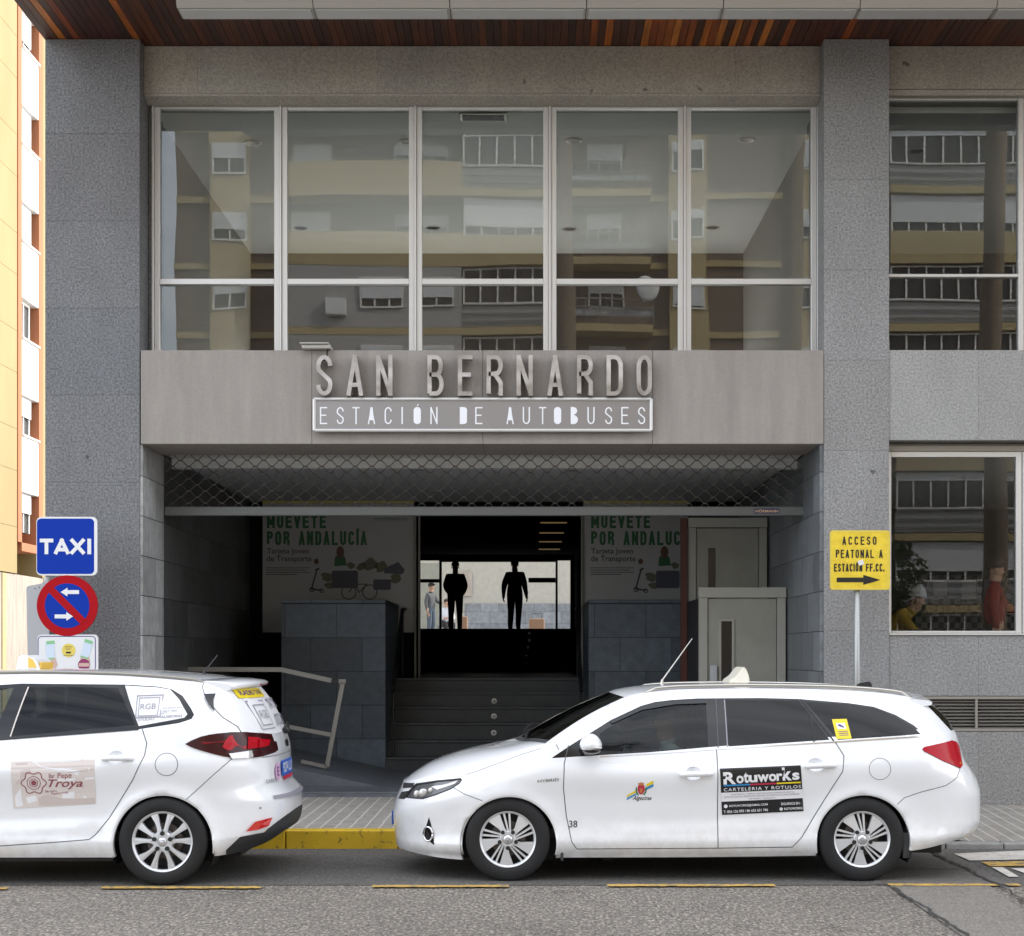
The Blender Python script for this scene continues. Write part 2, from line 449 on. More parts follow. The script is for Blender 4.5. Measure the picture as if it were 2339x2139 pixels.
# pavement tiles with fine ribs running towards the building
M_tile = newmat('pavement_tile', rough=.8)
t = NT(M_tile); p = t.pos(); s = t.xyz(p)
warp = t.math('MULTIPLY', t.math('SUBTRACT', t.noise(t.mapv(p, (.6, 1.2, 1)), 3.0, 2, .5), .5), .02)
fx = t.math('FRACT', t.math('DIVIDE', t.math('ADD', s[0], warp), .128))
rib = t.math('LESS_THAN', fx, .13)
fy = t.math('FRACT', t.math('DIVIDE', s[1], .41)); jt = t.math('LESS_THAN', fy, .012)
n = t.noise(p, 6, 5, .7); n2 = t.noise(p, 160, 2, .6)
base = t.mix(.6, t.ramp(n, [(.3, (.24, .22, .19)), (.7, (.37, .345, .31))]), t.ramp(n2, [(.3, (.7, .7, .7)), (.7, (1.25, 1.25, 1.25))]), 'MULTIPLY')
c = t.mix(t.math('MULTIPLY', rib, .75), base, (.58, .55, .5))
c = t.mix(t.math('MULTIPLY', jt, .7), c, (.1, .095, .085))
t.color(c); t.bump(rib, .5, .006)

M_alu = newmat('aluminium_frame', (.70, .69, .67), .40, .45)
M_alu_dark = newmat('aluminium_dark', (.35, .33, .3), .45, .5)
M_alu_gate = newmat('gate_bar_metal', (.17, .18, .18), .5, .3)
M_wire = newmat('grille_wire', (.13, .12, .11), .45, .6)
M_steel = newmat('stainless_steel', (.55, .53, .49), .28, .9)
M_bowl = newmat('downlight_bowl', (.22, .22, .21), .35, .8)
M_brush = newmat('brushed_letters', (.46, .43, .40), .26, .85)
t = NT(M_brush); p = t.pos()
n = t.noise(t.mapv(p, (2.2, 1, 5)), 1.3, 2, .5); t.rough(t.ramp(n, [(.3, (.28, .28, .28)), (.7, (.55, .55, .55))]))
t.color(t.ramp(n, [(.28, (.34, .325, .315)), (.72, (.63, .60, .58))])); t.bump(n, .35, .02)
M_plate_panel = newmat('brushed_panel', (.34, .33, .335), .38, .8)
M_rail = newmat('rail_steel', (.26, .245, .22), .45, .5)
M_post = newmat('galvanised', (.45, .46, .45), .5, .7)
M_rust = newmat('rusty_guide', (.16, .09, .05), .7, .2)
M_black = newmat('black', (.012, .012, .013), .5)
M_rubber = newmat('rubber', (.012, .012, .0125), .8)
M_blackgloss = newmat('black_gloss', (.01, .01, .011), .12, 0, .5)
M_plastic = newmat('dark_plastic', (.035, .037, .04), .6)
M_white_letter = newmat('white_letter', (.9, .91, .95), .4)
M_lamp_w = newmat('lamp_housing', (.44, .425, .39), .55)
M_diffuser = newmat('lamp_diffuser', (.56, .56, .55), .5)
M_door = newmat('lift_door', (.46, .455, .40), .5)
t = NT(M_door); n = t.noise(t.pos(), 3, 5, .6); t.color(t.ramp(n, [(.3, (.27, .265, .225)), (.7, (.33, .325, .285))]))
M_doorframe = newmat('lift_frame', (.36, .355, .315), .5)
M_red_post = newmat('red_post', (.10, .03, .02), .6)
M_poster = newmat('poster_paper', (.50, .50, .50), .5)
M_green = newmat('poster_green', (.02, .13, .045), .5)
M_pblack = newmat('poster_black', (.045, .045, .05), .5)
M_pbush = newmat('poster_bush', (.14, .145, .09), .5)
M_pbrown = newmat('poster_brown', (.12, .06, .03), .5)
M_pblue = newmat('poster_blue', (.085, .09, .12), .5)
M_sticker_blue = newmat('sticker_blue', (.02, .03, .12), .4)
M_sticker_or = newmat('sticker_orange', (.9, .55, .3), .4)
M_sblue = newmat('sign_blue', (.001, .035, .36), .4, 0, .15)
M_sred = newmat('sign_red', (.40, .002, .008), .4, 0, .15)
M_swhite = newmat('sign_white', (.78, .79, .8), .35)
M_syellow = newmat('sign_yellow', (.85, .53, .035), .35)
t = NT(M_syellow); n = t.noise(t.pos(), 11, 5, .7); t.color(t.ramp(n, [(.3, (.70, .50, .03)), (.6, (.86, .64, .055))]))
M_sblack = newmat('sign_black', (.015, .015, .015), .4)
M_sgrey = newmat('sign_grey_back', (.46, .47, .49), .5, .3)
M_violet = newmat('sign_violet', (.10, .05, .22), .4)
M_paleblue = newmat('sign_paleblue', (.62, .72, .85), .4)
M_palegreen = newmat('sign_palegreen', (.25, .55, .28), .4)
M_skinp = newmat('sign_skin', (.62, .42, .36), .4)
M_ypale = newmat('sign_paleyellow', (.78, .62, .12), .4)
M_maroon = newmat('sign_maroon', (.28, .03, .12), .4)
# yellow building
M_yel = newmat('yellow_render', rough=.85); t = NT(M_yel); n = t.noise(t.mapv(t.pos(), (1, .6, .25)), 1.0, 5, .6)
t.color(t.ramp(n, [(.3, (.29, .225, .105)), (.7, (.335, .265, .13))]))
M_orange = newmat('orange_trim', (.40, .15, .07), .8)
M_panel = newmat('white_panel', (.80, .79, .76), .6)
M_base_w = concrete('weathered_base', (.36, .32, .275), .3, True, .85)
M_shutter = newmat('shutter_white', (.72, .74, .77), .5)
t = NT(M_shutter); s = t.xyz(t.pos()); w = t.math('FRACT', t.math('DIVIDE', s[2], .05)); t.bump(w, .4, .01)
M_brown = newmat('brown_render', (.25, .16, .11), .9); t = NT(M_brown); n = t.noise(t.pos(), .8, 5, .6); t.color(t.ramp(n, [(.3, (.155, .12, .095)), (.7, (.22, .17, .135))]))
M_ochre = newmat('ochre_render', (.45, .38, .24), .9); t = NT(M_ochre); n = t.noise(t.pos(), .8, 5, .6); t.color(t.ramp(n, [(.3, (.42, .335, .18)), (.7, (.50, .405, .225))]))
M_greywall = newmat('grey_render', (.4, .4, .4), .9)
M_rail_dk = newmat('balcony_rail', (.26, .26, .26), .6, .2)

def glass(name, tint=(.8, .84, .82), ior=2.0, warp=0.0, wscale=1.0):
    m = bpy.data.materials.new(name); m.use_nodes = True; t_ = m.node_tree
    for n in list(t_.nodes): t_.nodes.remove(n)
    o = t_.nodes.new('ShaderNodeOutputMaterial'); mx = t_.nodes.new('ShaderNodeMixShader')
    tr = t_.nodes.new('ShaderNodeBsdfTransparent'); tr.inputs[0].default_value = (*tint, 1)
    gl = t_.nodes.new('ShaderNodeBsdfGlossy'); gl.inputs['Roughness'].default_value = 0.0; gl.inputs[0].default_value = (1, 1, 1, 1)
    fr = t_.nodes.new('ShaderNodeFresnel'); fr.inputs[0].default_value = ior
    t_.links.new(fr.outputs[0], mx.inputs[0]); t_.links.new(tr.outputs[0], mx.inputs[1]); t_.links.new(gl.outputs[0], mx.inputs[2])
    t_.links.new(mx.outputs[0], o.inputs[0])
    if warp > 0:
        g = t_.nodes.new('ShaderNodeNewGeometry'); nz = t_.nodes.new('ShaderNodeTexNoise'); nz.inputs['Scale'].default_value = wscale
        nz.inputs['Detail'].default_value = 1; t_.links.new(g.outputs['Position'], nz.inputs['Vector'])
        b = t_.nodes.new('ShaderNodeBump'); b.inputs['Strength'].default_value = 1.0; b.inputs['Distance'].default_value = warp
        t_.links.new(nz.outputs['Fac'], b.inputs['Height']); t_.links.new(b.outputs[0], gl.inputs['Normal'])
    return m
M_glass = glass('window_glass', (.91, .935, .925), 1.59, .0016, .7)
M_glass_s = glass('shop_glass', (.95, .96, .95), 1.42, .001, .7)
M_glass_door = glass('door_glass', (.85, .87, .86), 1.45)
M_carglass = glass('car_glass_clear', (.36, .40, .40), 1.38)
M_cartint = glass('car_glass_tinted', (.06, .065, .07), 1.40)
M_lens = glass('lamp_lens', (.9, .92, .93), 1.5)

M_car = newmat('white_paint', (.85, .86, .88), .28, 0, .5, 1.0)
t = NT(M_car); p = t.pos(True); s = t.xyz(p)
dn = t.noise(p, 7, 5, .7); dm = t.math('MULTIPLY', t.ramp(dn, [(.35, (0, 0, 0)), (.75, (1, 1, 1))]), t.ramp(s[2], [(.22, (1, 1, 1)), (.55, (.0, .0, .0))]))
t.color(t.mix(t.math('MULTIPLY', dm, .5), (.85, .86, .88), (.42, .38, .33)))
M_carseam = newmat('panel_gap', (.10, .10, .105), .7)
M_chrome = newmat('chrome', (.75, .75, .76), .12, 1.0)
M_rim = newmat('rim_silver', (.74, .75, .77), .34, .5)
M_rimdark = newmat('rim_dark', (.035, .035, .037), .6, .3)
M_disc = newmat('brake_disc', (.16, .14, .13), .45, .6)
M_redlens = newmat('red_lens', (.40, .003, .012), .2, 0, .25, 0)
M_redlens_d = newmat('red_lens_dark', (.035, .002, .004), .22, 0, .4, .0)
M_redlens_d2 = newmat('red_lens_mid', (.16, .004, .008), .2, 0, .4, 0)
M_redlens_b = newmat('red_lens_bright', (.62, .02, .02), .12, 0, .5, 1.0)
M_clearlens = newmat('clear_lens', (.62, .60, .58), .15, .2, .5, 1.0)
M_orangelens = newmat('orange_lens', (.6, .2, .03), .15)
M_hl_dark = newmat('headlight_inner', (.13, .135, .14), .18, .6)
M_seat = newmat('seat_fabric', (.04, .04, .043), .9)
M_taxicream = newmat('taxi_sign_cream', (.74, .70, .60), .35)
M_taxiyellow = newmat('taxi_sign_yellow', (.75, .48, .08), .35)
M_dblack = newmat('decal_black', (.012, .012, .014), .35)
M_dwhite = newmat('decal_white', (.80, .80, .82), .35)
M_dgrey = newmat('decal_grey', (.30, .29, .33), .4)
M_dcyan = newmat('decal_cyan', (.03, .25, .55), .4)
M_dred = newmat('decal_red', (.50, .03, .07), .4)
M_dyel = newmat('decal_yellow', (.80, .62, .02), .4)
M_dsand = newmat('decal_sand', (.69, .62, .585), .4)
M_dsand2 = newmat('decal_sand_dark', (.58, .50, .465), .4)
M_dwine = newmat('decal_wine', (.27, .07, .09), .4)
M_dgold = newmat('decal_gold', (.55, .22, .06), .4)
M_dgreen = newmat('decal_green', (.05, .18, .07), .4)
M_plate = newmat('plate_blue', (.02, .12, .55), .4)
M_pink = newmat('decal_pink', (.68, .42, .62), .4)
M_skin = newmat('skin', (.42, .25, .18), .55)
M_hair = newmat('hair_dark', (.03, .022, .018), .7)
M_grey_hair = newmat('hair_grey', (.3, .29, .28), .7)
M_cloth_black = newmat('cloth_black', (.015, .015, .017), .9)
M_cloth_grey = newmat('cloth_grey', (.10, .10, .11), .9)
M_cloth_jeans = newmat('cloth_jeans', (.09, .11, .15), .9)
M_mustard = newmat('cloth_mustard', (.40, .25, .03), .9)
M_beanie = newmat('cloth_beanie', (.55, .58, .62), .9)
M_clothred = newmat('cloth_red', (.19, .018, .016), .9)
M_shirt = newmat('cloth_pale_shirt', (.60, .66, .62), .9)
M_tan = newmat('tan_leather', (.24, .145, .09), .6)
M_leaf = newmat('palm_leaf', (.05, .075, .03), .6)
M_leaf2 = newmat('tree_leaf', (.10, .14, .07), .6)
M_trunk = concrete('palm_trunk', (.20, .16, .12), .3, False, .9)
M_lampon = newmat('lamp_lit', (.2, .17, .1), .5)
bb = M_lampon.node_tree.nodes['Principled BSDF']; bb.inputs['Emission Color'].default_value = (1, .66, .28, 1); bb.inputs['Emission Strength'].default_value = .045
# ================================================================ SETTING
YF = 15.75
KY = 13.46     # kerb face
bm = bmesh.new(); quad(bm, (-400, -400, -.02), (400, -400, -.02), (400, 400, -.02), (-400, 400, -.02)); struct('ground', bm, M_ground)
bm = bmesh.new(); quad(bm, (-150, -6.0, 0), (150, -6.0, 0), (150, KY, 0), (-150, KY, 0)); struct('road', bm, M_road)
bm = bmesh.new(); quad(bm, (-150, 11.34, .004), (150, 11.34, .004), (150, KY, .004), (-150, KY, .004)); struct('parking_lane', bm, M_lane)
# patched asphalt on the right
bm = bmesh.new()
def gp(px, py, z): 
    Y = (EYE - z) * K / (py - VY); return (WX(px, Y), Y, z)
pl = [gp(2032, 2024, .008), gp(2262, 2024, .008), gp(2339, 2082, .008), gp(2460, 2160, .008), gp(2560, 2300, .008), gp(2330, 2300, .008), gp(2215, 2150, .008)]
vv = [bm.verts.new(q) for q in pl]; f = bm.faces.new(vv); f.normal_update()
if f.normal.z < 0: f.normal_flip()
struct('road_patch', bm, M_patch)
bm = bmesh.new()
vv = [bm.verts.new(q) for q in [gp(1990, 2019, .008), gp(2300, 2019, .008), gp(2170, 1946, .008), gp(2050, 1946, .008)]]
f = bm.faces.new(vv); f.normal_update()
if f.normal.z < 0: f.normal_flip()
struct('road_patch', bm, M_patch2)
def groundstrip(bm, pts, w, z):
    pts = [Vector((p[0], p[1])) for p in pts]; prev = None
    for i, p in enumerate(pts):
        d = (pts[min(i + 1, len(pts) - 1)] - pts[max(i - 1, 0)]).normalized(); n = Vector((-d.y, d.x)) * w / 2 * random.uniform(.6, 1.4)
        cur = (bm.verts.new((p.x + n.x, p.y + n.y, z)), bm.verts.new((p.x - n.x, p.y - n.y, z)))
        if prev:
            f = bm.faces.new((prev[0], cur[0], cur[1], prev[1])); f.normal_update()
            if f.normal.z < 0: f.normal_flip()
        prev = cur
def jag(a, b, n, amp):
    out = []
    for i in range(n + 1):
        t_ = i / n; out.append((a[0] + (b[0] - a[0]) * t_ + random.uniform(-amp, amp), a[1] + (b[1] - a[1]) * t_ + random.uniform(-amp, amp)))
    return out
M_tar = newmat('tar_seam', (.04, .038, .036), .8)
bm = bmesh.new()
groundstrip(bm, jag(gp(2040, 2030, 0), gp(2215, 2145, 0), 22, .018), .02, .016)
groundstrip(bm, jag(gp(2122, 1948, 0), gp(2290, 2030, 0), 22, .025), .034, .016)
groundstrip(bm, jag(gp(2290, 2030, 0), gp(2430, 2120, 0), 18, .025), .022, .016)
groundstrip(bm, jag(gp(2050, 1987, 0), gp(2200, 1990, 0), 12, .01), .015, .016)
struct('road_crack', bm, M_tar)
# dashed yellow line along the parking lane
bm = bmesh.new()
for a, b, y in ((232, 597, 2027), (-420, 18, 2029), (850, 1163, 2024), (1387, 1770, 2022), (2029, 2282, 2021), (2298, 2330, 2021), (2370, 2700, 2021)):
    Y = (EYE - .012) * K / (y - VY)
    n = 26; x0, x1 = WX(a, Y), WX(b, Y); prev = None
    for i in range(n + 1):
        x = x0 + (x1 - x0) * i / n; j0, j1 = random.uniform(-.012, .012), random.uniform(-.012, .012)
        cur = (bm.verts.new((x, Y - .05 + j0, .012)), bm.verts.new((x, Y + .05 + j1, .012)))
        if prev: bm.faces.new((prev[0], cur[0], cur[1], prev[1]))
        prev = cur
struct('road_marking', bm, M_line_y)
bm = bmesh.new()
for q in ([(2178, 1950), (2345, 1943), (2400, 1962), (2215, 1966)], [(2265, 1981), (2290, 1981), (2328, 2003), (2305, 2003)], [(2310, 1984), (2460, 1981), (2490, 1994), (2345, 1996)]):
    vv = [bm.verts.new(gp(a, b, .012)) for a, b in q]; f = bm.faces.new(vv); f.normal_update()
    if f.normal.z < 0: f.normal_flip()
struct('road_marking', bm, M_line_w)
bm = bmesh.new()
vv = [bm.verts.new(gp(a, b, .012)) for a, b in [(2240, 1969), (2400, 1966), (2420, 1977), (2262, 1979)]]; f = bm.faces.new(vv); f.normal_update()
if f.normal.z < 0: f.normal_flip()
struct('road_marking', bm, M_line_y)
# pavement (falls to a dropped kerb on the right)
def smooth01(x): x = max(0, min(1, x)); return x * x * (3 - 2 * x)
def pave_z(x, y): return .16 - .115 * smooth01((x - 3.1) / .8) * max(0, min(1, (15.4 - y) / 1.9))
bm = bmesh.new()
xs = [-150, -20, 2.8] + [3.0 + .1 * i for i in range(14)] + [8, 150]
ys = [KY + .14, 14.0, 14.5, 15.0, 15.4, 16.2, 16.7]
grid = [[bm.verts.new((x, y, pave_z(x, y))) for y in ys] for x in xs]
for a, b in zip(grid, grid[1:]):
    for i in range(len(ys) - 1): bm.faces.new((a[i], b[i], b[i + 1], a[i + 1]))
struct('pavement', bm, M_tile)
bm = bmesh.new(); quad(bm, (-150, 16.7, .156), (-4.82, 16.7, .156), (-4.82, 29, .156), (-150, 29, .156)); struct('pavement', bm, M_kerb_g)
def kerb(x0, x1, L, m, low=False):
    bm = bmesh.new(); x = x0
    while x < x1:
        e = min(x + L, x1); z = pave_z((x + e) / 2, KY + .07)
        box(bm, x + .004, e - .004, KY + random.uniform(-.006, .006), KY + .145, -.05, z + .004, .014, 3)
        x = e
    bm2 = bm; return struct('kerb', bm2, m)
kerb(-14.6, 3.1, .965, M_kerb_y); kerb(3.1, 12, .5, M_kerb_g)

# ================================================================ STATION BUILDING
st = thing('station_building', 'grey granite bus station building with wide windows and open porch under a wooden soffit', 'building', (0, YF, 0))
def part(name, bm, m, parent=None, **kw): return obj(name, bm, m, parent or st, **kw)
def slabs(bm, xj, zj, yf, d, gap=.0016, bevel=.001):
    cl_ = bm.loops.layers.color.get('tone') or bm.loops.layers.color.new('tone')
    for a, b in zip(xj, xj[1:]):
        for c, e in zip(zj, zj[1:]):
            vv = box(bm, a + gap / 2, b - gap / 2, yf + random.uniform(0, .0015), yf + d, c + gap / 2, e - gap / 2, bevel, 1)
            tn = random.uniform(.965, 1.035); tb = random.uniform(-.012, .012)
            for f in set(f for v in vv for f in v.link_faces):
                for lp in f.loops: lp[cl_] = (tn - tb, tn, tn + tb, 1)
    box(bm, xj[0] + .006, xj[-1] - .006, yf + .008, yf + d - .002, zj[0] + .002, zj[-1] - .006, 0, mi=1)
def tone1(bm):
    c_ = bm.loops.layers.color.new('tone')
    for f in bm.faces:
        for lp in f.loops: lp[c_] = (1, 1, 1, 1)
zj = [.16] + sorted(WZ(v, YF) for v in (1499, 1300, 1102, 903, 704, 505, 305)) + [7.838]
xpl, xpl2 = WX(103, YF), WX(319, YF)
xpr, xpr2 = WX(1882, YF), WX(2031, YF)
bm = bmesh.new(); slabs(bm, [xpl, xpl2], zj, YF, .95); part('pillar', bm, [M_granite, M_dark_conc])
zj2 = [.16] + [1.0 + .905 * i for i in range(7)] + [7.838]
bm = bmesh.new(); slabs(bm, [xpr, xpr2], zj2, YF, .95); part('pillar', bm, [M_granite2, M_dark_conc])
# lintel band over the windows
YL = 15.93
zl = WZ(213, YL)
bm = bmesh.new()
xj = [xpl2] + [WX(v, YL) for v in (451.5, 657, 862, 1067, 1271, 1474.5, 1680)] + [xpr]
slabs(bm, xj, [zl, 7.838], YL, .5)
pf = prism(bm, [(YL + .005, zl - .002), (YL + .005, zl - .03), (YL + .13, zl - .075), (YL + .4, zl - .075), (YL + .4, zl - .002)], xpl2 + .002, xpr - .002, axis='x')
for f in pf:
    for lp in f.loops: lp[bm.loops.layers.color['tone']] = (1, 1, 1, 1)
part('lintel', bm, [M_granite3, M_dark_conc])
bm = bmesh.new()
xj = [xpr2, WX(2241, YL), WX(2446, YL), 8, 12]
slabs(bm, xj, [WZ(203, YL), 7.838], YL, .5)
pv = box(bm, xpr2 + .002, 12, YL + .03, YL + .45, WZ(216, YL), WZ(203, YL) - .003)
for f in set(f for v in pv for f in v.link_faces):
    for lp in f.loops: lp[bm.loops.layers.color['tone']] = (1, 1, 1, 1)
part('lintel', bm, [M_granite3, M_dark_conc])
# beam that carries the sign
zb0, zb1 = WZ(1015, YF), WZ(801, YF)
bm = bmesh.new()
xj = [xpl2 + .012] + [WX(v, YF) for v in (713, 1103, 1490)] + [xpr - .004]
for a, b in zip(xj, xj[1:]): box(bm, a + .001, b - .001, YF - .012, 16.62, zb0, zb1, .006, 2)
part('beam', bm, M_beam)
bm = bmesh.new()   # step in the reveal between glass and beam
box(bm, xpl2 + .012, xpr - .004, 15.98, 16.6, zb1 - .01, zb1 + .008); part('window_sill', bm, M_blackgloss)
# wooden soffit
bm = bmesh.new(); x = xpl - .01; cl = bm.loops.layers.color.new('plank')
k = 0
while x < 14:
    w = .074
    n0 = len(bm.faces)
    vv = box(bm, x, x + w - .005, 13.8, 16.25, 7.84 + random.uniform(0, .004), 7.868)
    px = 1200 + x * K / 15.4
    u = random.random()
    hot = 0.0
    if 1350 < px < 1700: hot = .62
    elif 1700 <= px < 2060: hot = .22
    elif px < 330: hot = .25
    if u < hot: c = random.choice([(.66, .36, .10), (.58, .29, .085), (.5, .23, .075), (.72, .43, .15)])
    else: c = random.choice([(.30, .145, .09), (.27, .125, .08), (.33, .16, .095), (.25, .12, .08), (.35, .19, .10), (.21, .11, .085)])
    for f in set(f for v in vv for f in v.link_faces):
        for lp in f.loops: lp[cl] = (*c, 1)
    x += w; k += 1
M_wood = newmat('soffit_wood', rough=.45); t = NT(M_wood); at = t.n('ShaderNodeAttribute'); at.attribute_name = 'plank'
p = t.pos(); n = t.noise(t.mapv(p, (60, 2.2, 1)), 1.0, 5, .7); n2 = t.noise(t.mapv(p, (9, 1.1, 1)), 1.0, 4, .6)
c = t.mix(.8, at.outputs['Color'], t.ramp(n, [(.3, (.45, .42, .40)), (.7, (1.5, 1.5, 1.5))]), 'MULTIPLY')
c = t.mix(.7, c, t.ramp(n2, [(.35, (.55, .5, .5)), (.65, (1.3, 1.25, 1.2))]), 'MULTIPLY'); t.color(c); t.bump(n, .2, .004)
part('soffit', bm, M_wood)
bm = bmesh.new(); box(bm, xpl - .012, 32, 13.78, 22.3, 7.87, 14.0); part('upper_shade_mass', bm, M_beam)  # unseen mass over the soffit, height invented to keep the street in shade
# side, back and inner walls, floors
bm = bmesh.new()
box(bm, xpl, xpl + .25, 16.72, 22.2, 0, 7.865); box(bm, xpl, xpl + .25, 22.2, 24.4, 0, 4.25); box(bm, xpl, xpl + .25, 24.4, 43.5, 0, 4.25)
box(bm, 31.75, 32, 15.8, 22.2, 0, 7.865); box(bm, 8, 8.3, 24.4, 43.5, 0, 4.25)
box(bm, 8.3, 31.7, 24.1, 24.4, 0, 4.25)
part('wall', bm, M_render_grey)
bm = bmesh.new(); box(bm, xpl, -3.4, 24.41, 43.6, 4.26, 4.5); box(bm, 1.55, 8.3, 24.41, 43.6, 4.26, 4.5); box(bm, xpl, 8.3, 24.41, 43.6, 4.52, 4.6); part('roof', bm, M_ceiling)  # unseen roof, kept low and white to bounce sun into the upper room
# upper room
bm = bmesh.new(); box(bm, xpl + .26, 31.7, 22.0, 22.2, 5.78, 7.284); box(bm, 3.2, 31.7, 22.0, 22.2, 4.3, 5.778); part('inner_wall', bm, M_room_brown)  # low opening added in the rear wall, out of view, to let daylight in
bm = bmesh.new(); box(bm, 3.05, 3.2, 16.3, 21.99, 4.31, 7.284); box(bm, xpl2 - .14, xpl2 + .02, 16.72, 21.99, 4.31, 7.284); part('inner_wall', bm, M_room_grey)
bm = bmesh.new(); box(bm, xpl + .26, 31.7, 16.65, 24.3, 3.86, 4.3); part('upper_floor', bm, M_ceiling)  # unseen floor and terrace, made white to bounce light onto the ceiling
bm = bmesh.new(); box(bm, xpl + .26, 31.7, 16.44, 22.2, 7.285, 7.86); box(bm, xpl2 + .002, 31.7, 16.3, 16.438, 7.285, 7.80); part('upper_ceiling', bm, M_ceiling)
# porch lining
XL, XR = -3.842, 2.955
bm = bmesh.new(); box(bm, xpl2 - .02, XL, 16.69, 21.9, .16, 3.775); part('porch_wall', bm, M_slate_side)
bm = bmesh.new(); box(bm, xpl2 - .02, XL, YF + .02, 16.688, .16, 3.775); part('reveal', bm, M_slate_lit)
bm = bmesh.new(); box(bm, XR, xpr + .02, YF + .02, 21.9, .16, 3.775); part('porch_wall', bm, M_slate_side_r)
bm = bmesh.new(); box(bm, XL, XR, 16.8, 22.2, 3.80, 3.858); part('porch_ceiling', bm, M_porch_ceil)
bm = bmesh.new(); box(bm, XL + .002, XR - .002, 17.05, 17.2, 3.69, 3.798); part('ceiling_beam', bm, M_porch_ceil)
bm = bmesh.new()
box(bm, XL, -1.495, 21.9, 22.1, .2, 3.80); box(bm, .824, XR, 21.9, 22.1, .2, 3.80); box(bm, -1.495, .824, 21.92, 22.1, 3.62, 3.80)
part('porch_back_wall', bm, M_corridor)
bm = bmesh.new(); box(bm, XL, XR, 16.70, 22.1, 0, .208, .008, 2); box(bm, XL + .01, XR - .01, 16.60, 16.695, 0, .188, .004, 1); part('porch_floor', bm, M_plinth)
# ramp rising to the left
bm = bmesh.new()
A = [(-1.62, .209), (XL + .01, .209), (XL + .01, .68)]
prism(bm, A, 17.35, 19.78, axis='y'); part('ramp', bm, M_plinth)
# parapet blocks flanking the stairs
bm = bmesh.new(); ztop = WZ(1379, 19.8)
box(bm, WX(643, 19.8), WX(880, 19.8), 19.8, 21.88, .21, ztop); box(bm, WX(642, 19.8), WX(881, 19.8), 19.785, 21.885, ztop + .002, ztop + .05, .004, 1)
part('stair_parapet', bm, M_slate_front)
bm = bmesh.new()
box(bm, WX(1345, 19.8), WX(1588, 19.8), 19.8, 21.88, .21, ztop); box(bm, WX(1344, 19.8), WX(1589, 19.8), 19.785, 21.885, ztop + .002, ztop + .05, .004, 1)
part('stair_parapet', bm, M_slate_front)
xs0, xs1 = WX(880, 19.8) + .003, WX(1345, 19.8) - .003
tops = [.365, .563, .774, .969, 1.155, 1.343]
bm = bmesh.new(); zlow = .21
for i, z in enumerate(tops):
    y = 19.8 + .3 * i
    box(bm, xs0, xs1, y + .02, 21.6 if i < 5 else 30.02, zlow, z - .03)
    box(bm, xs0, xs1, y, (y + .32) if i < 5 else 30.03, z - .029, z, .006, 2)
    zlow = z - .028
stair = part('staircase', bm, M_step)
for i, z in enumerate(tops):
    y = 19.8 + .3 * i; bm = bmesh.new(); box(bm, xs0 + .01, xs1 - .01, y - .004, y + .03, z - .010, z + .003, .002, 1); obj('tread_highlight', bm, M_plinth, stair)  # lighter strip paints the highlight along each tread edge
for i, py in ((2, 1635), (3, 1601.5), (4, 1568), (1, 1671)):
    bm = bmesh.new(); y = 19.8 + .3 * i; zc = (tops[i] + tops[i - 1]) / 2 - .02
    lathe(bm, [(y + .024, 0.002), (y + .008, .026), (y + .010, .036), (y + .022, .038)], 18, 'y', (WX(1127 - (1671 - py) * -.02, y), 0, zc)); obj('step_light', bm, M_alu, stair)
bm = bmesh.new(); z = 1.343; zl_ = z
for i in range(6):
    z2 = z + .143; y = 30.05 + .5 * i
    box(bm, -3.1, 1.3, y, y + .5 if i < 5 else 43, zl_ if i else 1.0, z2); zl_ = z2 - .0; z = z2
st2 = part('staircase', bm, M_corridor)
for i, (px, py) in enumerate(((1209, 1447), (1209, 1463), (1206, 1479), (1202, 1499), (1202, 1519))):
    bm = bmesh.new(); y = 32.5 - .5 * i + .045
    lathe(bm, [(y - .006, .001), (y - .006, .03), (y, .032)], 12, 'y', (WX(px, y), 0, WZ(py, y))); obj('step_light', bm, M_alu_dark, st2)
# corridor shell
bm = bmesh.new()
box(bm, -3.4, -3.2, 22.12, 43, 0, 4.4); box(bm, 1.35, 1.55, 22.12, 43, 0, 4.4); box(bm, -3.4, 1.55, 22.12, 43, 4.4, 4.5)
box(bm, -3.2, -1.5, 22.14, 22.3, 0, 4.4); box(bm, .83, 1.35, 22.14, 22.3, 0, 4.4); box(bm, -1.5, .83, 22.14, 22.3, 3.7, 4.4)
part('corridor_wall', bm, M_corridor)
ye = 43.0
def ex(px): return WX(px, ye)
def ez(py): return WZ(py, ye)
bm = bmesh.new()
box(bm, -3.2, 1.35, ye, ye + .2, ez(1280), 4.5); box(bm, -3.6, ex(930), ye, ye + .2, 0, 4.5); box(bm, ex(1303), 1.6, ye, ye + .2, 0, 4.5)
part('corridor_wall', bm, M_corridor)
bm = bmesh.new()
for a, b in ((1003, 1009), (1269, 1274)): box(bm, ex(a), ex(b), ye + .02, ye + .1, 2.2, ez(1280) - .002)
box(bm, ex(930) + .002, ex(1003) - .002, ye + .03, ye + .09, ez(1323), ez(1331)); box(bm, ex(1207), ex(1269) - .002, ye + .03, ye + .09, ez(1320), ez(1331))
box(bm, ex(1009) + .002, ex(1269) - .002, ye + .03, ye + .09, ez(1284), ez(1280) - .004)
part('exit_frame', bm, M_black)
bm = bmesh.new(); box(bm, ex(1009) - .95, ex(1003), ye + .13, ye + .14, 2.2, ez(1286)); part('exit_pane', bm, M_glass_door)
# door jambs of the inner doorway
for a, b in ((947, 951), (956, 960), (1327, 1331)):
    bm = bmesh.new(); box(bm, WX(a, 21.85), WX(b, 21.85), 21.80, 21.89, 1.345, 3.6); part('door_frame', bm, M_door)
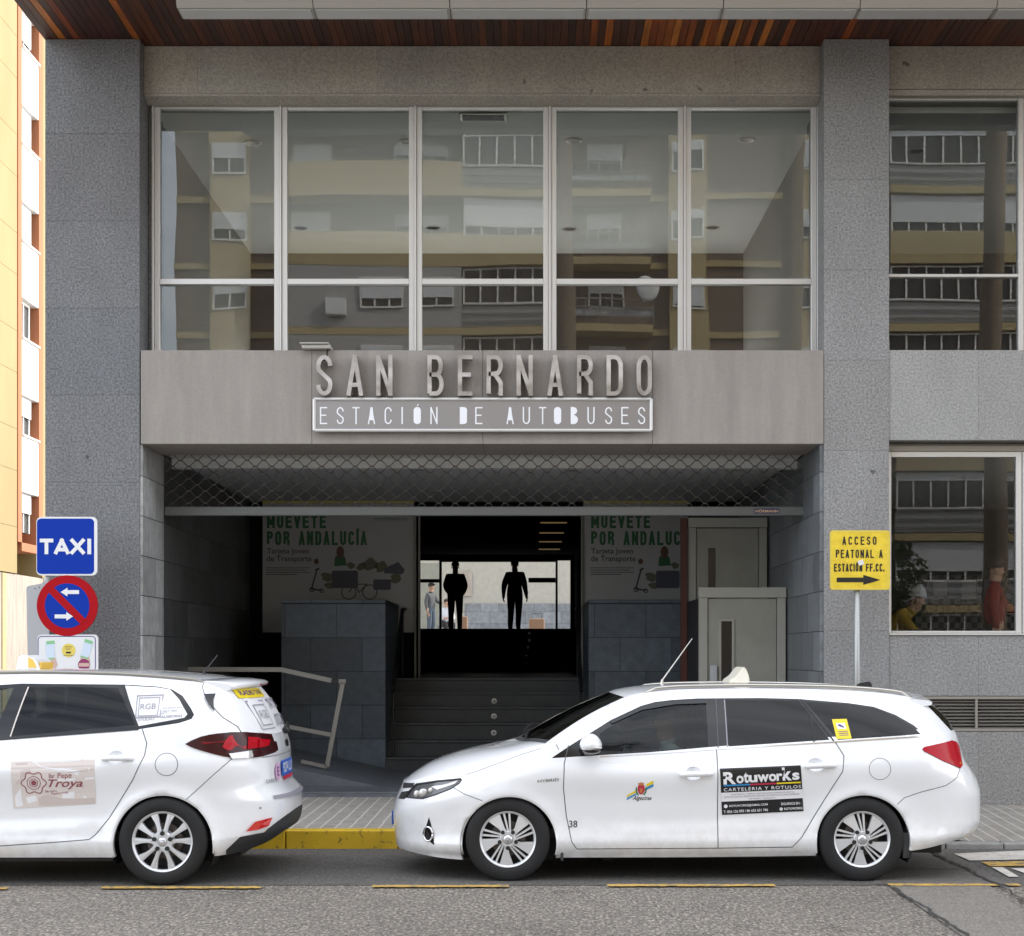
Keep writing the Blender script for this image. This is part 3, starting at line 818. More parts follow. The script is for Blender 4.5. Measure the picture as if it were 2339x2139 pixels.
# upper windows
YW = 16.12
xb = [WX(v, YW) for v in (350, 641, 949, 1256, 1564, 1868)]
zt, zm0, zm1, zbm = WZ(236, YW), WZ(637, YW), WZ(650, YW), zb1 + .01
def window(x0, x1, z0, z1, y, bar, pane_m, trans=None, d=.07):
    bm = bmesh.new(); f = .055
    box(bm, x0, x0 + f, y, y + d, z0, z1, .004, 1); box(bm, x1 - f, x1, y, y + d, z0, z1, .004, 1)
    box(bm, x0 + f, x1 - f, y + .002, y + d, z1 - f, z1 - .001, .004, 1); box(bm, x0 + f, x1 - f, y + .002, y + d, z0 + .001, z0 + f * .45, .004, 1)
    if trans: box(bm, x0 + f, x1 - f, y - .004, y + d, trans[0], trans[1], .004, 1)
    w = part('window', bm, bar)
    zz = [(z0, z1)] if not trans else [(z0, trans[0]), (trans[1], z1)]
    for a, b in zz:
        bm = bmesh.new(); box(bm, x0 + f - .01, x1 - f + .01, -.004, .004, a, b)
        cx, cz = (x0 + x1) / 2, (a + b) / 2
        bmesh.ops.translate(bm, verts=bm.verts, vec=(-cx, 0, -cz))
        bmesh.ops.rotate(bm, verts=bm.verts, cent=(0, 0, 0), matrix=Matrix.Rotation(R(random.uniform(-.10, .10)), 3, 'Z') @ Matrix.Rotation(R(random.uniform(-.06, .06)), 3, 'X'))
        bmesh.ops.translate(bm, verts=bm.verts, vec=(cx, y + .045, cz))
        obj('pane', bm, pane_m, w)
    return w
for i in range(5):
    window(xb[i] + .012, xb[i + 1] - .012, zbm, zt, YW, M_alu, M_glass, (zm1, zm0))
bm = bmesh.new()
for x in xb: box(bm, x - .0105, x + .0105, YW - .03, YW + .09, zbm, zt + .03, .003, 1)
box(bm, xb[0] - .01, xb[-1] + .01, YW + .01, YW + .09, zt + .002, zt + .09, .004, 1)
part('mullion', bm, M_alu)
bm = bmesh.new(); box(bm, xpl2 + .002, xb[0] - .012, YW + .02, 16.6, zbm, zt + .1); box(bm, xb[-1] + .012, xpr - .002, YW + .02, 16.6, zbm, zt + .1); tone1(bm); part('window_jamb', bm, M_granite2)
# right bay
YS = YF + .02
xr_end = 12.0
zs0, zs1 = WZ(1006, YS), WZ(800, YS)
xjr = [xpr2 + .003, WX(2235, YS), WX(2450, YS), 6.7, 8.2, 9.8, xr_end]
bm = bmesh.new(); slabs(bm, xjr, [zs0, zs1], YS, .35); part('spandrel', bm, [M_granite4, M_dark_conc])
z_w0, z_v1, z_v0 = WZ(1452, YS), WZ(1590, YS), WZ(1672, YS)
bm = bmesh.new(); slabs(bm, xjr, [z_v1, z_w0], YS, .35); slabs(bm, xjr, [.16, z_v0], YS, .35); part('base_wall', bm, [M_granite2, M_dark_conc])
xm = WX(2334, YW)
w2 = window(xpr2 + .01, xm, zs1 + .002, WZ(222, YW), 16.05, M_alu, M_glass, (WZ(637, YW), WZ(630, YW)))
w3 = window(xm + .015, xm + 3.3, zs1 + .002, WZ(222, YW), 16.05, M_alu, M_glass, (WZ(637, YW), WZ(630, YW)))
YV = 15.92
w4 = window(xpr2 + .006, WX(2334, YV), WZ(1447, YV), WZ(1032, YV), YV, M_alu, M_glass_s)
w5 = window(WX(2334, YV) + .01, WX(2334, YV) + 2.2, WZ(1447, YV), WZ(1032, YV), YV, M_alu, M_glass_s)
bm = bmesh.new(); box(bm, xpr2 + .006, 9, YV + .01, YV + .09, WZ(1032, YV) + .002, zs0 - .03, .004, 1); box(bm, xpr2 + .006, 9, YV + .09, YV + .2, WZ(1034, YV), zs0 - .002); part('window_head', bm, M_alu_dark)
bm = bmesh.new(); box(bm, xpr2 + .006, 9, YS - .02, YV + .2, z_w0 + .002, WZ(1447, YV) - .002, .004, 1); part('window_sill', bm, M_alu)
# louvred vent band
bm = bmesh.new()
xv = [xpr2 + .006, WX(2231, YS), WX(2420, YS), 6.5, 9]
box(bm, xv[0], xv[-1], YS + .17, YS + .19, z_v0, z_v1, mi=1)
box(bm, xv[0], xv[-1], YS + .004, YS + .16, z_v1 - .035, z_v1 - .003, .004, 1); box(bm, xv[0], xv[-1], YS + .004, YS + .16, z_v0 + .003, z_v0 + .03, .004, 1)
for x in xv: box(bm, x - .012, x + .012, YS + .006, YS + .15, z_v0 + .031, z_v1 - .036)
nl = 9
for a, b in zip(xv, xv[1:]):
    for i in range(nl):
        z = z_v0 + .045 + (z_v1 - z_v0 - .09) * i / (nl - 1)
        vv = [bm.verts.new(q) for q in ((a + .013, YS + .02, z - .012), (b - .013, YS + .02, z - .012), (b - .013, YS + .09, z + .018), (a + .013, YS + .09, z + .018))]
        bm.faces.new(vv)
        vv = [bm.verts.new(q) for q in ((a + .013, YS + .02, z - .012), (b - .013, YS + .02, z - .012), (b - .013, YS + .024, z - .018), (a + .013, YS + .024, z - .018))]
        bm.faces.new(vv)
part('louvre_vent', bm, [M_alu_dark, M_black])
# shop room behind the lower window
bm = bmesh.new(); box(bm, xpr2 - .3, 12, 23.6, 23.8, .16, 3.85); box(bm, xpr + .03, xpr + .3, 16.75, 23.6, .16, 3.85); box(bm, 11.9, 12.1, 16.2, 23.6, .16, 3.85); part('inner_wall', bm, M_room_dark)
bm = bmesh.new(); box(bm, xpr + .31, 11.89, 16.3, 23.59, .1, 1.2); part('shop_floor', bm, M_render_grey)
bm = bmesh.new(); box(bm, 12.0, 31.7, YS, 16.2, .16, 7.835); tone1(bm); part('wall', bm, M_granite2)
# ---------------------------------------------------------------- lettering on the beam
sg = thing('station_sign', 'metal letters SAN BERNARDO standing off the grey concrete beam', 'sign', (0, YF - .02, 4.3))
def sp(x, z, d): return (x, YF - .045 - d, z)
zl0, zl1 = WZ(909, YF), WZ(817, YF)
cent = [(726, 763), (795, 832), (862, 899), (978, 1015), (1047, 1080), (1112, 1149), (1180, 1217), (1250, 1285), (1317, 1353), (1384, 1421), (1452, 1487)]
for ch, (a, b) in zip('SANBERNARDO', cent):
    bm = bmesh.new(); x0, x1 = WX(a, YF), WX(b, YF)
    add_glyph(bm, ch, x0, x1, zl0, zl1, .042, sp, .085)
    bmesh.ops.recalc_face_normals(bm, faces=bm.faces)
    for dx in (.3, .7): 
        cyl(bm, (x0 + (x1 - x0) * dx, YF - .055, zl0 + .03), (x0 + (x1 - x0) * dx, YF - .012, zl0 + .03), .006, seg=6)
    obj('letter', bm, M_brush, sg, label=None)
np_ = thing('station_nameplate', 'long metal sign box reading ESTACIÓN DE AUTOBUSES in white cut-out letters', 'sign', (0, YF - .02, 3.95))
xa, xb_, za, zb_ = WX(720, YF), WX(1486, YF), WZ(986, YF), WZ(915, YF)
bm = bmesh.new(); box(bm, xa + .01, xb_ - .01, YF - .075, YF - .013, za + .01, zb_ - .01, .004, 1)
obj('panel', bm, M_plate_panel, np_)
bm = bmesh.new(); r_ = .017
for (p0, p1) in (((xa, za), (xb_, za)), ((xb_, za), (xb_, zb_)), ((xb_, zb_), (xa, zb_)), ((xa, zb_), (xa, za))):
    cyl(bm, (p0[0], YF - .078, p0[1]), (p1[0], YF - .078, p1[1]), r_, seg=12)
obj('frame', bm, M_alu, np_, smooth=False)
bm = bmesh.new(); z0, z1 = WZ(972, YF), WZ(933, YF)
px0 = [733, 771, 807, 842, 880, 917, 946, 984, 1051, 1086, 1157, 1194, 1231, 1265, 1303, 1341, 1381, 1418, 1456]
for ch, a in zip('ESTACIÓNDEAUTOBUSES', px0):
    w_ = 6 if ch == 'I' else 16.5
    x0, x1 = WX(a, YF), WX(a + w_, YF)
    def pp(x, z, d): return (x, YF - .079 - d, z)
    if ch in 'ÓOD' or ch == 'B':
        if ch in 'OÓ': pol = rrect(x0, x1, z0, z1, (x1 - x0) * .48)
        elif ch == 'D': pol = [(x0, z0)] + arc(x0 + (x1 - x0) * .5, z0 + .03, (x1 - x0) * .5, .03, -90, 0) + arc(x0 + (x1 - x0) * .5, z1 - .03, (x1 - x0) * .5, .03, 0, 90) + [(x0, z1)]
        else: pol = [(x0, z0)] + arc(x0 + .03, z0 + .045, x1 - x0 - .03, .045, -90, 80) + arc(x0 + .025, z1 - .038, x1 - x0 - .032, .038, -80, 90) + [(x0, z1)]
        vv = [bm.verts.new((x, YF - .0795, z)) for x, z in pol]; bm.faces.new(vv)
        if ch == 'Ó': stroke(bm, [((x0 + x1) / 2, z1 + .012), ((x0 + x1) / 2 + .012, z1 + .03)], .009, pp)
    elif ch == 'A':
        add_glyph(bm, 'A', x0, x1, z0, z1, .013, pp)
        h = z1 - z0; xm_ = (x0 + x1) / 2
        vv = [bm.verts.new((x, YF - .0805, z)) for x, z in ((x0 + .012, z0 + h * .24), (x1 - .012, z0 + h * .24), (xm_ + .012, z1 - .005), (xm_ - .012, z1 - .005))]; bm.faces.new(vv)
    else: add_glyph(bm, ch, x0, x1, z0, z1, .0135, pp)
for f in bm.faces:
    f.normal_update()
    if f.normal.y > 0: f.normal_flip()
obj('lettering', bm, M_white_letter, np_)
# floodlight on the beam top
fl = thing('floodlight', 'small pale box floodlight lying on top of the sign beam', 'lamp', (WX(722, 15.7), 15.7, zb1))
bm = bmesh.new(); box(bm, WX(690, 15.7), WX(756, 15.7), 15.66, 15.86, zb1 + .002, zb1 + .045, .012, 2); box(bm, WX(686, 15.7), WX(752, 15.7), 15.64, 15.88, zb1 + .046, zb1 + .062, .006, 2); obj('housing', bm, M_lamp_w, fl)
bm = bmesh.new(); tube(bm, [(WX(752, 15.7), 15.7, zb1 + .03), (WX(748, 15.7), 15.68, zb1 - .02), (WX(746, 15.7), 15.70, zb1 - .09)], .008); obj('cable', bm, M_black, fl)
# ---------------------------------------------------------------- strip lights under the soffit
for i in range(7):
    x0 = WX(408, 14.5) + 1.254 * i
    L = thing('strip_light', ['white strip light at the left end of the row under the soffit', 'second strip light from the left end of the row under the soffit', 'third strip light from the left in the row under the soffit', 'middle strip light of the row under the soffit, unlit', 'strip light right of the middle one under the soffit', 'strip light above the right granite pillar under the soffit', 'strip light at the right edge of the photo under the soffit'][i], 'lamp', (x0 + .62, 14.52, 7.84), 'strip lights under the soffit')
    bm = bmesh.new(); prism(bm, [(14.34, 7.83), (14.38, 7.64), (14.41, 7.60), (14.66, 7.60), (14.70, 7.64), (14.74, 7.83)], x0 + .004, x0 + 1.250, axis='x')
    obj('housing', bm, M_lamp_w, L)
    bm = bmesh.new(); box(bm, x0 + .02, x0 + 1.23, 14.43, 14.64, 7.588, 7.598, .003, 1); obj('diffuser', bm, M_diffuser, L)
# ---------------------------------------------------------------- ceiling spots
def downlight(px, py, z, r, label, group):
    Y = (z - EYE) * K / (VY - py); x = WX(px, Y)
    d = thing('downlight', label, 'lamp', (x, Y, z), group)
    bm = bmesh.new(); lathe(bm, [(z - .004, r * .80), (z - .012, r), (z - .001, r * 1.06)], 24, 'z', (x, Y, 0)); obj('trim_ring', bm, M_alu, d, True)
    bm = bmesh.new(); lathe(bm, [(z - .005, r * .80), (z + .0, r * .5), (z - .0005, .001)], 24, 'z', (x, Y, 0)); obj('reflector', bm, M_bowl, d, True)
for i, (a, b) in enumerate(((577, 326), (931, 324), (1310, 322), (1705, 320), (2093, 345))):
    downlight(a, b, 7.284, .093, ['round ceiling downlight near the left side behind the upper window', 'round downlight beside the second mullion behind the upper glass', 'round downlight right of the air vent behind the upper glass', 'round downlight behind the far right pane of the five-bay window', 'round downlight behind the upper window right of the granite pillar'][i], 'downlights upstairs')
for i, (a, b) in enumerate(((687, 521), (989, 520), (1300, 523), (1627, 520))):
    downlight(a, b, 7.284, .093, ['deeper downlight behind the second upper pane from the left', 'deeper downlight behind the middle upper pane', 'deeper downlight behind the fourth upper pane', 'deeper downlight behind the fifth upper pane'][i], 'downlights upstairs')
for i, (a, b) in enumerate(((542, 1070), (954, 1073), (1307, 1074), (1683, 1073), (633, 1124), (991, 1124), (1300, 1124), (1630, 1124))):
    downlight(a, b, 3.799, .085, ['porch ceiling spot nearest the left end of the gate', 'porch ceiling spot above the left poster edge near the gate', 'porch ceiling spot right of centre near the gate', 'porch ceiling spot nearest the right end of the gate', 'rear porch spot over the left poster', 'rear porch spot over the doorway left jamb', 'rear porch spot over the doorway right side', 'rear porch spot over the lift'][i], 'spots in the porch ceiling')
av = thing('air_vent', 'dark rectangular air vent in the ceiling behind the middle upper pane', 'vent', (WX(1103, 16.42), 16.42, 7.28))
Yv = 5.6 * K / (VY - 270)
bm = bmesh.new(); box(bm, WX(1050, Yv), WX(1157, Yv), Yv - .12, Yv + .10, 7.268, 7.283, .003, 1); obj('frame', bm, M_alu, av)
bm = bmesh.new(); box(bm, WX(1056, Yv), WX(1152, Yv), Yv - .085, Yv + .065, 7.262, 7.267); obj('grille', bm, M_black, av)
for i, (py, xx) in enumerate(((1197, 1295), (1220, 1288), (1240, 1283), (1257, 1279))):
    Y = (4.36 - EYE) * K / (VY - py)
    bm = bmesh.new(); x1 = WX(xx, Y); box(bm, x1 - .55, x1, Y - .03, Y + .03, 4.37, 4.395, .008, 2)
    top('ceiling_lamp', bm, M_lampon, ['nearest and highest of the four lit lamps on the dark passage ceiling', 'second nearest of the four lit lamps on the dark passage ceiling', 'third nearest of the four lit lamps on the dark passage ceiling', 'farthest and lowest of the four lit lamps on the dark passage ceiling'][i], 'lamp', (x1 - .3, Y, 4.395), 'lit lamps in the passage')
# ---------------------------------------------------------------- rolling gate
YG = 16.74
ga = thing('rolling_gate', 'half-raised rolling lattice gate hanging across the porch opening', 'gate', (WX(1110, YG), YG, 2.3))
zg1, zg0 = WZ(1038, YG), WZ(1162, YG)
bm = bmesh.new(); pit = .1775; rowh = .0655
x0g, x1g = WX(374, YG), WX(1842, YG)
nrow = int((zg1 - zg0) / rowh) + 1
ncol = int((x1g - x0g) / (pit / 2)) + 1
def wire(r, ph):
    pts = []
    for c in range(ncol):
        up = (c + ph) % 2
        x = x0g + c * pit / 2
        zc = zg0 - .01 + rowh * (r + .5)
        h = rowh * .5 + .004
        s_ = 1 if up else -1
        pts += [(x - .009, YG, zc + s_ * h), (x + .009, YG, zc + s_ * h)]
    return [p for p in pts if x0g <= p[0] <= x1g and p[2] < zg1 + .03]
for r in range(nrow):
    tube(bm, wire(r, r % 2), .0052, 5)
    for c in range(ncol):
        if (c + r % 2) % 2 == 1:
            x = x0g + c * pit / 2; z = zg0 - .01 + rowh * (r + 1)
            if z < zg1: box(bm, x - .011, x + .011, YG - .010, YG + .010, z - .0075, z + .0075, .003, 1)
obj('lattice', bm, M_wire, ga)
bm = bmesh.new(); z0, z1 = WZ(1179, YG), WZ(1158, YG)
box(bm, x0g + .01, x1g - .01, YG - .035, YG + .035, z0, z1, .012, 3); bar = obj('bottom_bar', bm, M_alu_gate, ga)
bm = bmesh.new(); a, b = WX(1722, YG), WX(1779, YG); c_, d_ = WZ(1174, YG), WZ(1163, YG)
box(bm, a, b, YG - .0375, YG - .0355, c_, d_); obj('sticker', bm, M_sticker_blue, bar)
bm = bmesh.new(); add_text(bm, 'HÖRMANN', a + .012, b - .012, c_ + .010, d_ - .006, lambda x, z: (x, YG - .0385, z), offset=.02); obj('lettering', bm, M_sticker_or, bar)
bm = bmesh.new()
for x in (x0g - .0, x1g + .0): box(bm, x - .025, x + .0, YG - .02, YG + .02, .21, zg1, .004, 1)
obj('guide_rail', bm, M_rust, ga)
# ---------------------------------------------------------------- posters
def poster(pxl, pxr, pxt, dx, cut, label):
    Y = 21.885
    x0, x1, z0, z1 = WX(pxl, Y), WX(pxr, Y), WZ(1445, Y), WZ(1150, Y)
    P = thing('poster', label, 'poster', ((x0 + x1) / 2, Y, z0))
    bm = bmesh.new(); box(bm, x0, x1, Y - .012, Y + .01, z0, z1, .002, 1); obj('sheet', bm, M_poster, P)
    bm = bmesh.new(); box(bm, x0, x1, Y - .03, Y + .01, z1 + .002, z1 + .05, .003, 1); obj('top_rail', bm, M_ypale, P)
    pl = lambda x, z: (x, Y - .016, z)
    ps = lambda x, z, d: (x, Y - .016 - d, z)
    X = lambda v: WX(v + dx, Y)
    Z = lambda v: WZ(v, Y)
    bm = bmesh.new()
    if True:
        stroke_line(bm, 'MUEVETE', X(610), X(745), Z(1207), Z(1178), .035, ps, .34)
        if cut: stroke_line(bm, 'POR ANDALUCÍ', X(610), X(823), Z(1246), Z(1214), .035, ps, .34)
        else: stroke_line(bm, 'POR ANDALUCÍA', X(610), X(838), Z(1246), Z(1214), .035, ps, .34)
        obj('headline', bm, M_green, P); bm = bmesh.new(); add_text(bm, '#MUEVETEPORANDALUCIA', X(856), X(930) if not cut else X(900), Z(1190), Z(1183), pl)
    obj('hashtag', bm, M_green, P)
    bm = bmesh.new()
    add_text(bm, 'Tarjeta Joven', X(610), X(706), Z(1269), Z(1253), pl, offset=.012); add_text(bm, 'de Transporte', X(610), X(712), Z(1287), Z(1270), pl, offset=.012)
    for k in range(4): box(bm, X(608), X(708 - 9 * (k % 2) - (20 if k == 3 else 0)), Y - .0155, Y - .0125, Z(1298.5 + 5 * k), Z(1297 + 5 * k))
    obj('small_print', bm, M_pblack, P); bm = bmesh.new()
    stroke(bm, [(X(728), Z(1298)), (X(724), Z(1302)), (X(712), Z(1346)), (X(735), Z(1349))], .022, ps)
    stroke(bm, [(X(720), Z(1303)), (X(730), Z(1300))], .018, ps)
    for cx, cz, r in ((713, 1347, 5), (735, 1350, 4)): stroke(bm, [(x, z) for x, z in circ(X(cx), Z(cz), r * .0061, 16)] + [(X(cx) + r * .0061, Z(cz))], .014, ps)
    obj('drawn_scooter', bm, M_pblack, P); bm = bmesh.new()
    if not cut:
        for cx in (797, 845): stroke(bm, circ(X(cx), Z(1353), .10, 20) + [(X(cx) + .10, Z(1353))], .014, ps)
        stroke(bm, [(X(797), Z(1353)), (X(812), Z(1335)), (X(838), Z(1335)), (X(820), Z(1354)), (X(812), Z(1335))], .014, ps)
    if not cut: obj('drawn_bicycle', bm, M_pblack, P)
    bm = bmesh.new()
    def blob(pts): 
        vv = [bm.verts.new((X(a), Y - .0145, Z(b))) for a, b in pts]; bm.faces.new(vv)
    xr = 880 if not cut else 823
    def clump(cx, cz, r, n=22):
        nonlocal bm; bm = bmesh.new(); blob([(cx + r * (1 + .22 * math.sin(5 * k + cx)) * math.cos(2 * math.pi * k / n), cz + r * .8 * (1 + .2 * math.sin(7 * k + cz)) * math.sin(2 * math.pi * k / n)) for k in range(n)]); obj('drawn_bush', bm, M_pbush, P)
    for cx_, cz_, r_ in ((747, 1318, 13), (752, 1338, 10), (802, 1292, 9)) + (() if cut else ((846, 1290, 17), (872, 1296, 15), (905, 1322, 13), (825, 1296, 10))): clump(cx_, cz_, r_)
    bm = bmesh.new(); prism(bm, rrect(X(758), X(818 if not cut else 812), Z(1344), Z(1304), .03), Y - .0168, Y - .0152)
    if not cut: obj('drawn_van', bm, M_pblue, P); bm = bmesh.new(); prism(bm, [(X(876), Z(1310)), (X(880), Z(1298)), (X(910), Z(1284)), (X(925), Z(1302)), (X(920), Z(1312))], Y - .0168, Y - .0152); obj('drawn_train', bm, M_pblue, P); bm = bmesh.new(); prism(bm, rrect(X(853), X(893), Z(1348), Z(1324), .025), Y - .0168, Y - .0152)
    obj('drawn_van', bm, M_pblue, P)
    bm = bmesh.new()
    vv = [bm.verts.new((X(a), Y - .0160, Z(b))) for a, b in ((764, 1294), (765, 1274), (772, 1268), (782, 1268), (789, 1274), (792, 1292))]; bm.faces.new(vv)
    obj('drawn_figure', bm, M_green, P)
    bm = bmesh.new(); vv = [bm.verts.new((x, Y - .0166, z)) for x, z in circ(X(777.5), Z(1262), .055, 14, .085)]; bm.faces.new(vv); obj('drawn_head', bm, M_pbrown, P); bm = bmesh.new()
    vv = [bm.verts.new((x, Y - .0166, z)) for x, z in circ(X(723), Z(1283), .035, 10, .04)]; bm.faces.new(vv)
    obj('drawn_head', bm, M_pbrown, P)
    for o in P.children:
        for pgn in o.data.polygons: pass
    return P
poster(600, 946, 0, 0, False, 'wall poster MUEVETE POR ANDALUCÍA left of the doorway, behind the left parapet')
poster(1332, 1572, 0, 740, True, 'wall poster MUEVETE POR ANDALUCÍA right of the doorway, beside the lift')
# ---------------------------------------------------------------- platform lift
lf = thing('platform_lift', 'beige platform lift with a lower and an upper door inside the porch', 'lift', (2.45, 18.2, .21))
def liftdoor(Y, a, b, pt, z0, win, frame_px, hinge, handle):
    x0, x1, z1 = WX(a, Y), WX(b, Y), WZ(pt, Y)
    f = .12
    bm = bmesh.new()
    box(bm, x0, x0 + f * .8, Y, Y + .09, z0, z1 - f, .004, 1); box(bm, x1 - f * .8, x1, Y, Y + .09, z0, z1 - f, .004, 1); box(bm, x0 - .005, x1 + .005, Y - .012, Y + .1, z1 - f + .002, z1, .005, 1)
    obj('door_frame', bm, M_doorframe, lf)
    bm = bmesh.new(); dx0, dx1 = x0 + f * .8 + .006, x1 - f * .8 - .006
    box(bm, dx0, dx1, Y + .02, Y + .07, z0 + .02, z1 - f - .006, .004, 1)
    d = obj('door', bm, M_door, lf)
    wx0, wx1, wz1, wz0 = WX(win[0], Y), WX(win[1], Y), WZ(win[2], Y), win[3]
    bm = bmesh.new(); box(bm, wx0, wx1, Y + .012, Y + .019, wz0, wz1); obj('window', bm, M_blackgloss, d)
    bm = bmesh.new()
    for (p, q, r, s_) in ((wx0 - .03, wx0, wz0, wz1), (wx1, wx1 + .03, wz0, wz1)): box(bm, p, q, Y + .004, Y + .022, r, s_, .003, 1)
    box(bm, wx0 - .03, wx1 + .03, Y + .003, Y + .022, wz1 + .001, wz1 + .03, .003, 1)
    if frame_px: obj('window_frame', bm, M_doorframe, d)
    else: bm.free()
    if handle:
        bm = bmesh.new(); box(bm, WX(1622, Y), WX(1638, Y), Y - .03, Y + .019, .9, WZ(1520, Y), .008, 2); obj('handle', bm, M_sgrey, d)
liftdoor(17.7, 1597, 1795, 1342, .21, (1648, 1672, 1420, .55), True, False, True)
liftdoor(19.0, 1572, 1752, 1183, 1.40, (1618, 1634, 1252, 1.55), False, False, False)
bm = bmesh.new(); box(bm, 1.955, 2.0, 17.8, 19.0, .21, 2.30); box(bm, 2.885, 2.93, 17.8, 19.0, .21, 2.30); obj('side_panel', bm, M_rimdark, lf)
bm = bmesh.new(); box(bm, WX(1555, 19), WX(1569, 19), 18.96, 19.05, .21, WZ(1185, 19), .003, 1); obj('post', bm, M_red_post, lf)
bm = bmesh.new(); box(bm, WX(1573, 19) , WX(1590, 19), 19.1, 19.14, 1.4, 3.25); tube(bm, [(WX(1582, 19), 19.08, 2.95), (WX(1588, 19), 19.07, 2.7), (WX(1580, 19), 19.07, 2.5), (WX(1586, 19), 19.08, 2.38)], .006, 6); obj('cable_duct', bm, M_doorframe, lf)
# ---------------------------------------------------------------- ramp handrail and stair rails
hr = thing('handrail', 'flat steel ramp handrail with slanting end post left of the stairs', 'handrail', (WX(700, 17.9), 17.9, .3))
YH = 17.9
def fbar(bm, pts, w):
    for (a, b) in zip(pts, pts[1:]):
        a, b = Vector((WX(a[0], YH), WZ(a[1], YH))), Vector((WX(b[0], YH), WZ(b[1], YH)))
        d = (b - a).normalized(); n = Vector((-d.y, d.x)) * w / 2
        prism(bm, [tuple(a + n), tuple(a - n), tuple(b - n), tuple(b + n)], YH - .012, YH + .012)
bm = bmesh.new(); fbar(bm, [(382, 1529), (642, 1530), (757, 1555)], .052); obj('top_rail', bm, M_rail, hr)
bm = bmesh.new(); fbar(bm, [(757, 1555), (774, 1559)], .046); obj('joint', bm, M_black, hr)
bm = bmesh.new(); fbar(bm, [(774, 1557), (790, 1557)], .05); fbar(bm, [(783, 1560), (747, 1752)], .05); obj('post', bm, M_rail, hr)
bm = bmesh.new(); fbar(bm, [(560, 1640), (642, 1657), (757, 1679)], .045); obj('mid_rail', bm, M_rail, hr)
bm = bmesh.new(); fbar(bm, [(688, 1739), (746, 1752)], .04); obj('bottom_rail', bm, M_rail, hr)
for sx, lab in ((1, 'dark stair handrail on the inner side of the left parapet'), (-1, 'dark stair handrail on the inner side of the right parapet')):
    x = (xs0 + .09) if sx > 0 else (xs1 - .09)
    h = thing('stair_handrail', lab, 'handrail', (x, 19.9, .4), 'stair handrails')
    bm = bmesh.new(); tube(bm, [(x, 19.85, 1.20), (x, 19.9, 1.25), (x, 21.4, 2.28), (x, 21.85, 2.30)], .024, 10); obj('rail', bm, M_black, h)
    bm = bmesh.new(); tube(bm, [(x, 19.95, 1.27), (x, 19.95, .38)], .016, 8); tube(bm, [(x, 21.4, 2.26), (x, 21.4, 1.35)], .016, 8); obj('post', bm, M_black, h)
# ---------------------------------------------------------------- court behind the station
bm = bmesh.new(); box(bm, -9, 9, 43.62, 60, -.01, 2.2); struct('rear_court', bm, M_render_grey)
cw = thing('court_wall', 'pale rendered wall with dark block base beyond the passage', 'wall', (0, 53, 2.2))
bm = bmesh.new(); box(bm, -9, 9, 53.0, 53.3, WZ(1379, 53), 6.2); obj('render', bm, M_white_wall, cw)
M_dado = slate('dado_block', 0, .6, .4, (0, .1), .18, .26)
bm = bmesh.new(); box(bm, WX(1062, 53), 9, 52.95, 53.28, 2.2, WZ(1379, 53) - .002); obj('base_course', bm, M_dado, cw)
bm = bmesh.new(); box(bm, -9, WX(1062, 53) - .002, 52.97, 53.28, 2.2, WZ(1379, 53) - .002); obj('lower_render', bm, M_white_wall, cw)
bm = bmesh.new(); box(bm, WX(1050, 53), WX(1078, 53), 52.93, 52.96, WZ(1362, 53) - .0, WZ(1306, 53)); top('notice_board', bm, M_base_w, 'pale notice board on the court wall behind the left silhouette', 'board', (WX(1064, 53), 52.95, 3.6))
# ================================================================ YELLOW BUILDING ACROSS THE SIDE STREET
yb = thing('apartment_building', 'sunlit yellow apartment block with white panel strip, at the left edge beyond the side street', 'building', (-15, 47, 0))
XY = -15.0
bm = bmesh.new()
gz = sorted([5.42 + 2.895 * k for k in range(9)] + [5.42 + 1.66 + 2.895 * k for k in range(9)])
zz = [4.05] + gz + [31.5]
for y0, y1 in ((30, 46.35),):
    for a, b in zip(zz, zz[1:]): box(bm, XY - 8, XY, y0, y1, a + .006, b - .006)
    box(bm, XY - 7.9, XY - .012, y0 + .02, y1 - .02, 4.06, 31.4)
box(bm, XY - 8, XY, 48.78, 49.3, 4.05, 31.5); box(bm, XY - 8, XY - .9, 46.36, 48.77, 4.05, 31.5)
obj('wall', bm, M_yel, yb)
bm = bmesh.new(); box(bm, XY - 8, XY - .04, 30, 49.2, -.01, 4.03); obj('base_wall', bm, M_base_w, yb)
bm = bmesh.new()
for y in (45.1, 40.2, 35.3, 49.0): box(bm, XY - .3, XY - .01, y, y + .35, 0, 4.02)
obj('pilaster', bm, M_ochre, yb)
bm = bmesh.new(); box(bm, XY - .5, XY + .03, 46.37, 46.72, 5.0, 31.4); box(bm, XY - .85, XY + .03, 48.36, 48.76, 5.0, 31.4); box(bm, XY - .85, XY + .02, 46.73, 48.35, 4.75, 5.0); obj('window_surround', bm, M_orange, yb)
